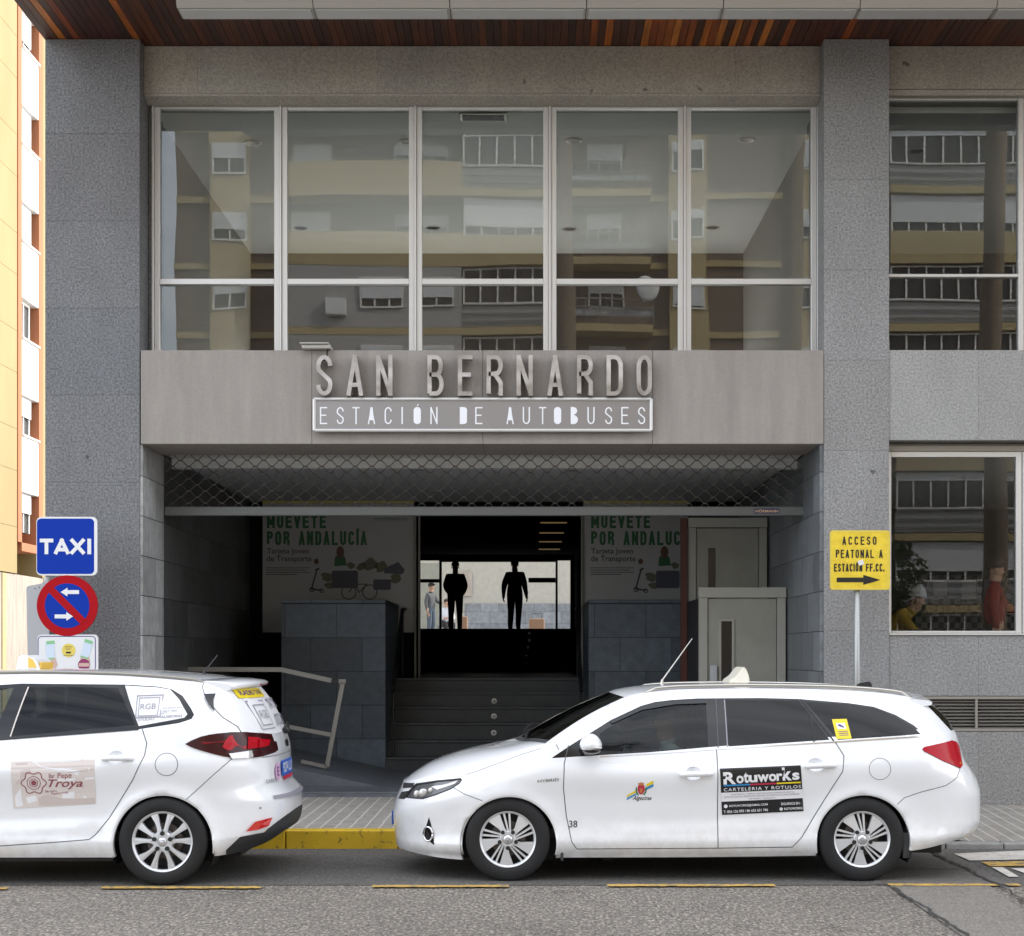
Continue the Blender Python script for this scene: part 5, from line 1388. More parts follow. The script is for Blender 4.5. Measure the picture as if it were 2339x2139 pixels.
# people behind the lower right window
lean = dict(pel=(0, 0, .48), spi=(0, -.08, .66), che=(0, -.24, .84), nck=(.0, -.38, .96), hb=(0, -.43, 1.03), hm=(0, -.47, 1.10), ht=(0, -.46, 1.19), nose=(0, -.575, 1.075), chin=(0, -.525, 1.01), shL=(.19, -.26, .92), elL=(.24, -.42, .70), wrL=(.12, -.66, .66), haL=(.08, -.73, .665), shR=(-.19, -.26, .92), elR=(-.24, -.42, .70), wrR=(-.12, -.66, .66), haR=(-.08, -.73, .665),
            hiL=(.10, -.02, .46), knL=(.13, -.44, .50), anL=(.13, -.42, .09), toL=(.13, -.57, .035), hiR=(-.10, -.02, .46), knR=(-.13, -.44, .50), anR=(-.13, -.42, .09), toR=(-.13, -.57, .035))
Yp = 19.0
person('person in mustard jacket and white knit hat leaning forward behind the shop window', (WX(2008, Yp), Yp, 1.27), R(78), lean, 1.66, M_mustard, M_cloth_black, hat='beanie', build=1.12, face_on=True)
bm = bmesh.new(); box(bm, WX(2018, Yp) - .18, WX(2018, Yp) + .2, Yp - .25, Yp + .25, 1.60, 1.66, .02, 2); 
for a in (-.14, .16):
    for b in (-.2, .2): cyl(bm, (WX(2018, Yp) + a, Yp + b, 1.2), (WX(2018, Yp) + a, Yp + b, 1.61), .015, seg=8)
top('bar_stool', bm, M_black, 'dark stool under the person in mustard', 'stool', (WX(2018, Yp), Yp, 1.35))
bm = bmesh.new(); box(bm, WX(2062, Yp), WX(2330, Yp), Yp - .4, Yp + .2, 1.93, 1.965, .006, 1)
for px in (2080, 2310): cyl(bm, (WX(px, Yp), Yp - .1, 1.2), (WX(px, Yp), Yp - .1, 1.93), .03)
top('counter_table', bm, M_black, 'dark counter table along the shop window', 'table', (WX(2200, Yp), Yp, 1.35))
person('person in red top standing at the right side of the shop window', (WX(2272, 17.6), 17.6, 1.21), R(75), dict(elL=(.22, -.14, 1.14), wrL=(.10, -.32, 1.10), haL=(.05, -.38, 1.10)), 1.50, M_clothred, M_cloth_black, hair=M_hair, build=1.25, face_on=True)
for i, px in enumerate((2147, 2180, 2212, 2262)):
    bm = bmesh.new(); x = WX(px, 22.5); box(bm, x - .10, x + .10, 22.47, 22.5, 2.50 - .02 * i, 2.74, .002, 1); top('notice_sheet', bm, M_pblue if i % 2 else M_greywall, ['leftmost pinned sheet in the dim shop behind the window', 'second pinned sheet from the left in the dim shop', 'third pinned sheet from the left in the dim shop', 'pinned sheet nearest the person in red in the shop'][i], 'paper', (x, 22.49, 2.5), 'sheets pinned up in the shop')
M_dots = newmat('dotted_screen', (.06, .06, .058), .6)
t = NT(M_dots); p = t.pos(); s = t.xyz(p); row = t.math('FLOOR', t.math('DIVIDE', s[2], .085)); sh_ = t.math('MULTIPLY', t.math('MODULO', row, 2.0), .5)
fx = t.math('FRACT', t.math('ADD', t.math('DIVIDE', s[0], .16), sh_)); a_ = t.math('LESS_THAN', fx, .45); t.color(t.mix(a_, (.16, .15, .14), (.015, .015, .015)))
bm = bmesh.new(); box(bm, WX(2090, 22.52), WX(2330, 22.52), 22.505, 22.54, 1.2, 2.80); top('partition_screen', bm, M_dots, 'grey partition with a staggered dark square pattern inside the shop', 'partition', (WX(2215, 22.52), 22.52, 1.35))
# ================================================================ CARS
def pchip(pts):
    X = np.array([p[0] for p in pts], float); Y = np.array([p[1] for p in pts], float)
    h = np.diff(X); d = np.diff(Y) / h; m = np.zeros(len(X))
    m[0], m[-1] = d[0], d[-1]
    for i in range(1, len(X) - 1):
        if d[i - 1] * d[i] > 0:
            w1, w2 = 2 * h[i] + h[i - 1], h[i] + 2 * h[i - 1]; m[i] = (w1 + w2) / (w1 / d[i - 1] + w2 / d[i])
    def f(x):
        x = min(max(x, X[0]), X[-1]); i = min(int(np.searchsorted(X, x, side='right')) - 1, len(h) - 1); i = max(i, 0)
        t_ = (x - X[i]) / h[i]
        return float(Y[i] * (1 + 2 * t_) * (1 - t_) ** 2 + m[i] * h[i] * t_ * (1 - t_) ** 2 + Y[i + 1] * t_ * t_ * (3 - 2 * t_) + m[i + 1] * h[i] * t_ * t_ * (t_ - 1))
    return f

class Car:
    """white taxi; car coordinates: x along the street (front at low x), y across (near side negative), z up"""
    def __init__(s, P):
        s.P = P; s.D = P['D']; s.Wd = P['W']; s.Yc = s.D + s.Wd / 2; s.cx = P['cx']
        for k in ('xf', 'xr', 'zbot', 'zsh', 'zc', 'yr', 'zr', 'tum'): setattr(s, k, pchip(P[k]))
        s.root = thing('taxi_car', P['label'], 'taxi', (s.cx, s.Yc, 0))
        s.build()
    def q(s, px, py, d=0.0):
        sc_ = K / (s.D + d); return ((px - VX) / sc_, EYE - (py - VY) / sc_)
    def qs(s, pts, d=0.0): return [s.q(a, b, d) for a, b in pts]
    def hw(s, x, z):
        P = s.P; zs = s.zsh(x); zn = (z - .18) / (zs - .18)
        w = s.Wd / 2 * s.tum(zn)
        for (ax, az, ar) in P['arches']:
            r = math.hypot(x - ax, z - az)
            if r > ar - .02: w += P['flare'] * math.exp(-((r - ar) / .055) ** 2) * (1 if z < .85 else math.exp(-((z - .85) / .06) ** 2))
        for (hx, hz) in P['cups']:
            w -= .034 * math.exp(-(((x - hx) / .088) ** 2 + ((z - hz) / .058) ** 2) ** 1.6)
        for (x0, x1, z0, dz, amp) in P['creases']:
            if x0 < x < x1:
                e = min(1, (x - x0) / .35, (x1 - x) / .35); u = (z - (z0(x) if callable(z0) else z0)) / dz
                w += amp * e * (math.exp(-u * u) if u < 0 else math.exp(-(u * 2.2) ** 2))
        return w
    def build(s):
        P = s.P; bm = bmesh.new(); zone = bm.faces.layers.int.new('zone')
        n1, m1 = P['nf']; n2, m2 = P['nr']
        scf, scr = P['scf'], P['scr']; xA, xH, xT = P['xA'], P['xH'], P['xT']
        cols = []
        NF = 22
        for i in range(NF): cols.append(('f', 90.0 * (i / NF) ** 1.0))
        n = int((scr - scf) / .022); xs = [scf + (scr - scf) * i / n for i in range(n + 1)]
        k0 = min(range(len(xs)), key=lambda i: abs(xs[i] - xA)); xs[k0] = xA
        cols += [('s', x) for x in xs]
        kA = NF + k0
        NR = 26
        for i in range(1, NR + 1): cols.append(('r', 90.0 * (1 - i / NR)))
        kD = NF + len(xs) - 1 + P.get('kd', 10)
        NV = 30
        def pos(col, v):
            k, a = col
            if k == 's':
                x = a; z = s.zbot(x) + (s.zsh(x) - s.zbot(x)) * v; return Vector((x, -s.hw(x, z), z))
            x = s.xf(.5) if k == 'f' else s.xr(.5); z = .5
            c_, si = math.cos(R(a)), math.sin(R(a))
            for _ in range(14):
                z = s.zbot(x) + (s.zsh(x) - s.zbot(x)) * v
                if k == 'f': xn = scf - (scf - s.xf(z)) * c_ ** (2 / n1)
                else: xn = scr + (s.xr(z) - scr) * c_ ** (2 / n2)
                x = .5 * x + .5 * xn
            w = s.hw(x, z) * (si ** (2 / (m1 if k == 'f' else m2)) if a > 0 else 0)
            return Vector((x, -w, z))
        G = [[pos(c_, j / NV) for j in range(NV + 1)] for c_ in cols]
        quads = []   # (a, b, c, d, zone)
        for i in range(len(cols) - 1):
            for j in range(NV): quads.append((G[i][j], G[i + 1][j], G[i + 1][j + 1], G[i][j + 1], 1))
        NY = 12; bw = P['bow_w']
        def bs(x): return bw * smooth01((x - cols_x0) / (xA - cols_x0))
        cols_x0 = G[0][NV].x
        H = []
        for i in range(kA + 1):
            e = G[i][NV]; row = []
            for t_i in range(NY + 1):
                t_ = 1 - t_i / NY
                x = e.x - bs(e.x) * (1 - t_ * t_); zc_ = s.zc(x); cr = max(0, zc_ - e.z)
                row.append(Vector((x, e.y * t_, e.z + cr * (1 - t_ ** 2.6))))
            H.append(row)
        for i in range(kA):
            for t_i in range(NY): quads.append((H[i][t_i], H[i + 1][t_i], H[i + 1][t_i + 1], H[i][t_i + 1], 2))
        # greenhouse
        B = [H[kA][NY - i] for i in range(NY + 1)] + [G[i][NV] for i in range(kA + 1, len(cols))]
        T = []; cr = P['crown']; bH, bT = P['bow_h'], P['bow_t']
        for i in range(NY + 1):
            t_ = i / NY; T.append(Vector((xH - bH * (1 - t_ * t_), -s.yr(xH) * t_, s.zr(xH) + cr * (1 - t_ * t_))))
        xD = G[kD][NV].x; x0 = G[kA][NV].x
        Tf = [None] * (NY + 1)
        for i in range(kA + 1, len(cols)):
            if i <= kD:
                f = (G[i][NV].x - x0) / (xD - x0); xt = xH + f * (xT - xH); T.append(Vector((xt, -s.yr(xt), s.zr(xt)))); Tf.append(f)
            else:
                g = (i - kD) / (len(cols) - 1 - kD); t_ = 1 - g; T.append(Vector((xT + bT * (1 - t_ * t_), -s.yr(xT) * t_, s.zr(xT) + cr * (1 - t_ * t_)))); Tf.append(None)
        NG = 18; Lr = []
        for v in range(NG + 1):
            u = v / NG; row = []
            for i, (b, t_) in enumerate(zip(B, T)):
                p = b.lerp(t_, u); bul = math.sin(math.pi * u)
                if NY < i <= NY + (kD - kA): p.y -= P['bulge'] * bul
                elif i <= NY: p.z += .022 * bul; p.x -= .012 * bul
                else: p.x += .03 * bul * (1 if i > NY + kD - kA + 2 else .5)
                row.append(p)
            Lr.append(row)
        nB = len(B)
        for v in range(NG):
            for i in range(nB - 1):
                z_ = 3 if i < NY else (4 if i < NY + kD - kA else 5)
                quads.append((Lr[v][i], Lr[v][i + 1], Lr[v + 1][i + 1], Lr[v + 1][i], z_ + 10 * v + 1000 * i))
        rows = []
        for i in range(NY, NY + kD - kA + 1):
            f = 0 if i == NY else Tf[i]; e = T[i]; sh_ = -bH + f * (bH + bT); row = []
            for t_i in range(NY + 1):
                t_ = 1 - t_i / NY; row.append(Vector((e.x + sh_ * (1 - t_ * t_), e.y * t_, e.z + cr * (1 - t_ ** 2))))
            rows.append(row)
        for a, b in zip(rows, rows[1:]):
            for t_i in range(NY): quads.append((a[t_i], b[t_i], b[t_i + 1], a[t_i + 1], 6))
        for mir in (1, -1):
            for qd in quads:
                try:
                    vs_ = [bm.verts.new((p.x, p.y * mir, p.z)) for p in qd[:4]]
                    f = bm.faces.new(vs_); f[zone] = qd[4]; f.smooth = True
                except ValueError: pass
        bmesh.ops.remove_doubles(bm, verts=bm.verts, dist=.0004)
        bmesh.ops.dissolve_degenerate(bm, edges=bm.edges, dist=1e-5)
        bmesh.ops.recalc_face_normals(bm, faces=bm.faces)
        s.bm = bm; s.zl = zone; s.NG = NG
        bmc = bm.copy(); bmesh.ops.triangulate(bmc, faces=bmc.faces); s.bvh = BVHTree.FromBMesh(bmc); bmc.free()
    # ---- tools
    def sy(s, x, z):
        h = s.bvh.ray_cast(Vector((x, -3, z)), Vector((0, 1, 0)))
        return h[0].y if h[0] is not None and h[0].y < 0.2 else None
    def pl(s, off):
        def f(x, z, d=0.0):
            y = s.sy(x, z)
            if y is None:
                for dz in (-.01, .01, -.02, .02, -.04, .04):
                    y = s.sy(x, z + dz)
                    if y is not None: break
            return (x, (y if y is not None else -s.Wd / 2) - off - d, z)
        return f
    def cut(s, poly, sel, axis='y'):
        """cut the body by a convex outline in side view (or rear view, axis 'x'); returns the faces inside"""
        ar = sum(poly[i][0] * poly[(i + 1) % len(poly)][1] - poly[(i + 1) % len(poly)][0] * poly[i][1] for i in range(len(poly)))
        if ar < 0: poly = poly[::-1]
        bm = s.bm
        u = (lambda c_: c_.x) if axis == 'y' else (lambda c_: c_.y)
        lo = (min(p[0] for p in poly), min(p[1] for p in poly)); hi = (max(p[0] for p in poly), max(p[1] for p in poly))
        keep = []
        for f in bm.faces:
            if not sel(f): continue
            us = [u(v.co) for v in f.verts]; zs = [v.co.z for v in f.verts]
            if max(us) < lo[0] or min(us) > hi[0] or max(zs) < lo[1] or min(zs) > hi[1]: continue
            keep.append(f)
        for i in range(len(poly)):
            a, b = poly[i], poly[(i + 1) % len(poly)]
            d = Vector((b[0] - a[0], b[1] - a[1]))
            if d.length < 1e-6: continue
            n = Vector((d.y, -d.x)).normalized()
            co = (a[0], 0, a[1]) if axis == 'y' else (0, a[0], a[1]); no = (n.x, 0, n.y) if axis == 'y' else (0, n.x, n.y)
            geom = list(set(keep) | set(e for f in keep for e in f.edges) | set(v for f in keep for v in f.verts))
            r = bmesh.ops.bisect_plane(bm, geom=geom, plane_co=co, plane_no=no, dist=1e-6)
            out = []
            for g in r['geom']:
                if isinstance(g, bmesh.types.BMFace) and g.is_valid:
                    c_ = g.calc_center_median()
                    if (u(c_) - a[0]) * n.x + (c_.z - a[1]) * n.y <= 1e-5: out.append(g)
            keep = out
        return keep
    def take(s, faces, off=0.0, remove=True):
        """copy faces into a new bmesh, moved out by off"""
        nb = bmesh.new(); mp = {}
        acc = {}
        for f in faces:
            for v in f.verts: acc.setdefault(v, v.normal.copy())
        for v, n in acc.items(): mp[v] = nb.verts.new(v.co + n * off)
        for f in faces:
            try:
                g = nb.faces.new([mp[v] for v in f.verts]); g.smooth = True
            except ValueError: pass
        if remove: bmesh.ops.delete(s.bm, geom=list(set(faces)), context='FACES')
        return nb
    def part(s, name, bm, m, parent=None, smooth=False, label=None):
        if name in ('mud_flap', 'wheel_arch_liner', 'arch_lip', 'sill_trim', 'sill_gap') and not getattr(s, 'busy', False):
            s.busy = True; xm = sum(a[0] for a in s.P['arches']) / 2; o = None
            for key in [(a, b) for a in (False, True) for b in ((False, True) if name not in ('sill_trim', 'sill_gap') else (None,))]:
                b2 = bm.copy(); kill = [f for f in b2.faces if (f.calc_center_median().y < 0) != key[0] or (key[1] is not None and (f.calc_center_median().x < xm) != key[1])]
                bmesh.ops.delete(b2, geom=kill, context='FACES'); o = s.part(name, b2, m, parent, smooth, label)
            s.busy = False; bm.free(); return o
        off = Vector((s.cx, 0, 0)); bmesh.ops.translate(bm, verts=bm.verts, vec=-off)
        o = obj(name, bm, m, None, smooth); o.parent = parent or s.root
        if label: o['label'] = label
        return o
    def ribbon(s, pts, w, off=.0012, both=True):
        bm = bmesh.new(); P = s.pl(off); res = []
        for a, b in zip(pts, pts[1:]):
            L = math.hypot(b[0] - a[0], b[1] - a[1]); n = max(1, int(L / .02))
            res += [(a[0] + (b[0] - a[0]) * i / n, a[1] + (b[1] - a[1]) * i / n) for i in range(n)]
        res.append(pts[-1])
        stroke(bm, res, w, lambda x, z, d: P(x, z), 0.0)
        if both:
            for f in list(bm.faces):
                bm.faces.new([bm.verts.new((v.co.x, -v.co.y, v.co.z)) for v in f.verts])
        return bm
    def patch(s, poly, off, n=(10, 8)):
        """a sticker: quadrilateral (tl, tr, br, bl) laid on the body"""
        bm = bmesh.new(); P = s.pl(off); g = []
        for j in range(n[1] + 1):
            v = j / n[1]; row = []
            for i in range(n[0] + 1):
                u = i / n[0]
                t_ = Vector(poly[0]).lerp(Vector(poly[1]), u); b = Vector(poly[3]).lerp(Vector(poly[2]), u); p = t_.lerp(b, v)
                row.append(bm.verts.new(P(p.x, p.y)))
            g.append(row)
        for a, b in zip(g, g[1:]):
            for i in range(n[0]): bm.faces.new((a[i], b[i], b[i + 1], a[i + 1]))
        return bm
    def poly_patch(s, bm, poly, off, mi=0):
        """small flat-ish shape on the body; fan over a centre so that it follows the surface"""
        P = s.pl(off); c_ = (sum(p[0] for p in poly) / len(poly), sum(p[1] for p in poly) / len(poly))
        C_ = bm.verts.new(P(*c_)); V = [bm.verts.new(P(*p)) for p in poly]
        for i in range(len(V)):
            f = bm.faces.new((C_, V[i], V[(i + 1) % len(V)])); f.material_index = mi
    def text(s, bm, body, quad_, off, mi=0, **kw):
        """text inside a quadrilateral (tl, tr, br, bl)"""
        P = s.pl(off); tl, tr, br, bl = [Vector(q) for q in quad_]
        def place(u, v):
            p = bl.lerp(br, u).lerp(tl.lerp(tr, u), v); return P(p.x, p.y)
        add_text(bm, body, 0, 1, 0, 1, place, mi, **kw)
    # ---- shared pieces
    def wheels(s, fx, rx, zc_, rt, rr, rimfn, wy=.205):
        first = None
        for (x, side) in ((fx, -1), (rx, -1), (fx, 1), (rx, 1)):
            y = side * (s.Wd / 2 - .125)
            w = thing_part('wheel', s.root, (x - s.cx, y, zc_), 0 if side < 0 else math.pi)
            w.rotation_euler = (0, 0, 0 if side < 0 else math.pi)
            if first is None:
                bm = bmesh.new(); h = wy / 2
                pr = [(h * .80, rr - .012), (h * .97, rr + .004), (h * 1.03, rr + (rt - rr) * .40), (h * .98, rt - .026), (h * .86, rt - .006), (h * .62, rt), (-h * .62, rt), (-h * .86, rt - .006), (-h * .98, rt - .026), (-h * 1.03, rr + (rt - rr) * .40), (-h * .97, rr + .004), (-h * .80, rr - .012)]
                pr2 = []
                for a, b in pr: pr2.append((a, b))
                lathe(bm, pr2, 72, 'y')
                for k in range(4):   # grooves of the tread
                    yy = -h * .5 + k * h * .34
                me_t = obj('tyre', bm, M_rubber, None, True)
                tyre_mesh = me_t.data; bpy.data.objects.remove(me_t)
                rim_meshes = rimfn(rr, h)
                first = (tyre_mesh, rim_meshes)
            o = bpy.data.objects.new('tyre', first[0]); C.objects.link(o); o.parent = w
            for nm, me in first[1]:
                o = bpy.data.objects.new(nm, me); C.objects.link(o); o.parent = w
    def arch_liner(s):
        bm = bmesh.new()
        for (ax, az, ar) in s.P['arches']:
            for sd in (-1, 1):
                A = [(ax + (ar + .004) * math.cos(R(a)), az + (ar + .004) * math.sin(R(a))) for a in range(-25, 206, 6)]
                y0, y1 = sd * (s.Wd / 2 - .035), sd * (s.Wd / 2 - .34)
                for p, q_ in zip(A, A[1:]): bm.faces.new([bm.verts.new(v) for v in ((p[0], y0, p[1]), (q_[0], y0, q_[1]), (q_[0], y1, q_[1]), (p[0], y1, p[1]))])
                vv = [bm.verts.new((a, y1, b)) for a, b in A]; bm.faces.new(vv)
        s.part('wheel_arch_liner', bm, M_black)
        # rolled lip: white strip turning inwards round the opening
        bm = bmesh.new()
        for (ax, az, ar) in s.P['arches']:
            prev = None
            for a in range(-14, 195, 4):
                x, z = ax + ar * math.cos(R(a)), az + ar * math.sin(R(a))
                if z < s.zbot(x) - .002: prev = None; continue
                y = s.sy(x + .004 * math.cos(R(a)), z + .004 * math.sin(R(a)))
                if y is None: prev = None; continue
                cur = [(x, y, z), (x - .012 * math.cos(R(a)), y + .006, z - .012 * math.sin(R(a))), (x - .012 * math.cos(R(a)), y + .05, z - .012 * math.sin(R(a)))]
                if prev:
                    for sd in (1, -1):
                        for i in range(2): 
                            f = bm.faces.new([bm.verts.new((p[0], p[1] * sd, p[2])) for p in (prev[i], cur[i], cur[i + 1], prev[i + 1])]); f.smooth = True
                prev = cur
        s.part('arch_lip', bm, M_car)
    def underbody(s):
        bm = bmesh.new(); W2 = s.Wd / 2
        x0, x1 = s.xf(.35) + .25, s.xr(.35) - .2
        xs_ = sorted([x0, x1] + [a[0] + d for a in s.P['arches'] for d in (-a[2] - .02, a[2] + .02)])
        xs_[-1] -= .12
        for a, b, w in zip(xs_, xs_[1:], (.5, .42, .80, .42, .5)): box(bm, a + .002, b - .002, -W2 * w * 1.05, W2 * w * 1.05, .165, .30)
        s.part('underbody', bm, M_black)
    def interior(s, fx, rx, hz, dash, near_driver=True):
        bm = bmesh.new(); W2 = s.Wd / 2
        box(bm, dash[0] - .3, rx + .9, -W2 + .14, W2 - .14, .31, .38)
        box(bm, dash[0], dash[1], -W2 + .17, W2 - .17, dash[2] - .25, dash[2], .06, 2)
        s.part('cabin_floor', bm, M_seat)
        for (x, y, rear) in ((fx, -.37, 0), (fx, .37, 0), (rx, -.36, 1), (rx, .36, 1)):
            bm = bmesh.new(); w = .25
            box(bm, x - .25, x + .25, y - w, y + w, hz - .30, hz - .13, .06, 3)
            b0 = len(bm.verts); box(bm, x + .18, x + .32, y - w, y + w, hz - .15, hz + .42, .06, 3)
            box(bm, x + .24, x + .34, y - .13, y + .13, hz + .44, hz + .63, .045, 3)
            for dy in (-.05, .05): cyl(bm, (x + .29, y + dy, hz + .40), (x + .29, y + dy, hz + .47), .008, seg=6)
            s.part('seat', bm, M_seat, smooth=True)
        bm = bmesh.new(); c_ = Vector((fx - .42, -.37, hz + .14)); rot = Matrix.Rotation(R(-62), 3, 'Y')
        ring = [c_ + rot @ Vector((.185 * math.cos(a), .185 * math.sin(a), 0)) for a in [2 * math.pi * k / 28 for k in range(29)]]
        tube(bm, ring, .014, 6); tube(bm, [c_ + rot @ Vector((0, -.18, 0)), c_ + rot @ Vector((0, .18, 0))], .016, 6)
        s.part('steering_wheel', bm, M_black)
    def finish_body(s, name='body'):
        bm = s.bm
        loose = [v for v in bm.verts if not v.link_faces]
        if loose: bmesh.ops.delete(bm, geom=loose, context='VERTS')
        return s.part(name, bm, M_car, smooth=True)
def thing_part(name, parent, loc, rz):
    o = bpy.data.objects.new(name, None); C.objects.link(o); o.parent = parent; o.location = loc; o.empty_display_size = .1
    return o
def mesh_of(bm, m, smooth=False):
    o = obj('tmp', bm, m, None, smooth); me = o.data; bpy.data.objects.remove(o); return me
def rim_base(rr, h):
    """barrel, outer lip, brake disc; near face at -y"""
    out = []
    bm = bmesh.new(); lathe(bm, [(-h * .80, rr - .010), (-h * .86, rr - .002), (-h * .92, rr + .004), (-h * .93, rr - .001), (-h * .86, rr - .012), (-h * .74, rr - .018)], 64, 'y'); out.append(('rim_lip', mesh_of(bm, M_rim, True)))
    bm = bmesh.new(); lathe(bm, [(-h * .76, rr - .016), (-h * .2, rr - .03), (h * .7, rr - .02)], 48, 'y'); lathe(bm, [(h * .05, rr - .02), (h * .04, .001)], 32, 'y'); out.append(('rim_barrel', mesh_of(bm, M_rimdark, True)))
    bm = bmesh.new(); lathe(bm, [(-h * .12, .13), (-h * .16, .13), (-h * .16, .075), (-h * .30, .07), (-h * .30, .001)], 32, 'y'); box(bm, .075, .135, -h * .22, -h * .05, -.05, .05, .012, 2); out.append(('brake_disc', mesh_of(bm, M_disc)))
    return out
def spoke(bm, pts, y0, y1, dish, rr, mi=0):
    """outline in polar terms projected on a dished face, with thickness"""
    def yy(x, z): r = math.hypot(x, z) / rr; return y0 + dish * (1 - r)
    A = [bm.verts.new((x, yy(x, z), z)) for x, z in pts]; B = [bm.verts.new((x * .97, yy(x, z) + y1, z * .97)) for x, z in pts]
    n = len(pts)
    fs = [bm.faces.new(A)]
    for i in range(n): fs.append(bm.faces.new((A[(i + 1) % n], A[i], B[i], B[(i + 1) % n])))
    bmesh.ops.recalc_face_normals(bm, faces=fs)
    for f in fs: f.material_index = mi
def pol(r, a): return (r * math.cos(R(a)), r * math.sin(R(a)))
def rim_paddle(rr, h):
    out = rim_base(rr, h); bm = bmesh.new(); y = -h * .80; ro = rr - .008
    for k in range(5):
        a = 72 * k + 90 + 20
        # broad paddle
        arc_ = [pol(ro, a + d) for d in (-2, 6, 14, 22, 28)]
        spoke(bm, [pol(.052, a - 16)] + [pol(.09, a - 4)] + arc_ + [pol(.10, a + 21), pol(.055, a + 22)], y, .03, -.012, rr)
        # slender bars
        for (a0, a1, w0, w1) in ((-24, -11, 2.6, 2.2), (-40, -23, 3.0, 2.3)):
            spoke(bm, [pol(.05, a + a0 - 9), pol(ro, a + a1 - w1), pol(ro, a + a1 + w1), pol(.055, a + a0 + 7)], y + .004, .028, -.012, rr)
    lathe(bm, [(y - .004, .062), (y - .012, .055), (y - .012, .036)], 32, 'y')
    lathe(bm, [(y + .035, .075), (y - .002, .068)], 32, 'y')
    out.append(('spokes', mesh_of(bm, M_rim)))
    bm = bmesh.new()
    for k in range(5):
        p = pol(.057 + .006, 72 * k + 90 + 36 + 0); cyl(bm, (p[0], y - .024, p[1]), (p[0], y - .004, p[1]), .0145, seg=12)
    out.append(('lug_nuts', mesh_of(bm, M_black)))
    bm = bmesh.new(); lathe(bm, [(y - .010, .034), (y - .020, .031), (y - .024, .001)], 28, 'y')
    out.append(('hub_cap', mesh_of(bm, M_rim, True)))
    bm = bmesh.new()
    for rx_, rz_ in ((.022, .015), (.009, .014), (.016, .006)):
        c_ = [(rx_ * math.cos(2 * math.pi * q / 20), (rz_ * math.sin(2 * math.pi * q / 20)) + (.0 if rx_ > .02 else .001)) for q in range(21)]
        stroke(bm, c_, .0028, lambda x, z, d: (x, y - .0245 - .0006, z))
    out.append(('emblem', mesh_of(bm, M_chrome)))
    return out
def rim_yspoke(rr, h):
    out = rim_base(rr, h); bm = bmesh.new(); y = -h * .80; ro = rr - .008
    for k in range(5):
        a = 72 * k + 90
        for sd in (-1, 1):
            A = [pol(.050, a + sd * 2), pol(.080, a + sd * 5), pol(.12, a + sd * 8.5), pol(ro, a + sd * 10), pol(ro, a + sd * 25), pol(.15, a + sd * 22), pol(.11, a + sd * 22), pol(.075, a + sd * 28), pol(.055, a + sd * 34)]
            spoke(bm, A, y, .032, -.014, rr)
            spoke(bm, [pol(.075, a + sd * 11), pol(.12, a + sd * 13.5), pol(ro - .006, a + sd * 14), pol(ro - .006, a + sd * 17), pol(.12, a + sd * 17), pol(.08, a + sd * 18)], y - .006, .006, -.014, rr)
    lathe(bm, [(y - .002, .075), (y - .010, .066), (y - .010, .034)], 32, 'y'); lathe(bm, [(y + .04, .085), (y - .001, .074)], 32, 'y')
    out.append(('spokes', mesh_of(bm, M_rim)))
    bm = bmesh.new()
    for k in range(5):
        p = pol(.060, 72 * k + 90); lathe(bm, [(y - .006, .017), (y - .026, .015), (y - .026, .001)], 12, 'y', (p[0], 0, p[1]))
    out.append(('lug_nuts', mesh_of(bm, M_black)))
    bm = bmesh.new(); lathe(bm, [(y - .008, .033), (y - .016, .030), (y - .018, .001)], 28, 'y'); out.append(('hub_cap', mesh_of(bm, M_rim, True)))
    bm = bmesh.new(); c_ = [(.021 * math.cos(2 * math.pi * q / 20), .011 * math.sin(2 * math.pi * q / 20)) for q in range(21)]; stroke(bm, c_, .003, lambda x, z, d: (x, y - .0190, z)); out.append(('emblem', mesh_of(bm, M_dgrey)))
    return out
def lower(f, zl): return f[zl] % 10 in (1,)
def near(f): return f.calc_center_median().y < -.25

def cups_(car, pts):
    """cut the hand recess behind each door handle; returns the bowls"""
    out = []
    for px, py in pts:
        hx, hz = car.q(px, py); a, b = .064, .050
        fs = car.cut([(hx + a * math.cos(2 * math.pi * k / 28), hz + b * math.sin(2 * math.pi * k / 28)) for k in range(28)], lambda f: f.calc_center_median().y < -.4 and f[car.zl] % 10 == 1)
        bmesh.ops.delete(car.bm, geom=fs, context='FACES')
        bm = bmesh.new(); rings = []
        for r in (1.0, .97, .9, .78, .6, .4, .2):
            rings.append([bm.verts.new((hx + a * r * math.cos(t_), (car.sy(hx + a * math.cos(t_), hz + b * math.sin(t_)) * r + car.sy(hx, hz) * (1 - r)) + .036 * (1 - r * r) ** .7, hz + b * r * math.sin(t_))) for t_ in [2 * math.pi * k / 28 for k in range(28)]])
        for p, q_ in zip(rings, rings[1:]):
            for k in range(28): f = bm.faces.new((p[k], q_[k], q_[(k + 1) % 28], p[(k + 1) % 28])); f.smooth = True
        f = bm.faces.new(rings[-1]); f.smooth = True
        out.append(bm)
    return out
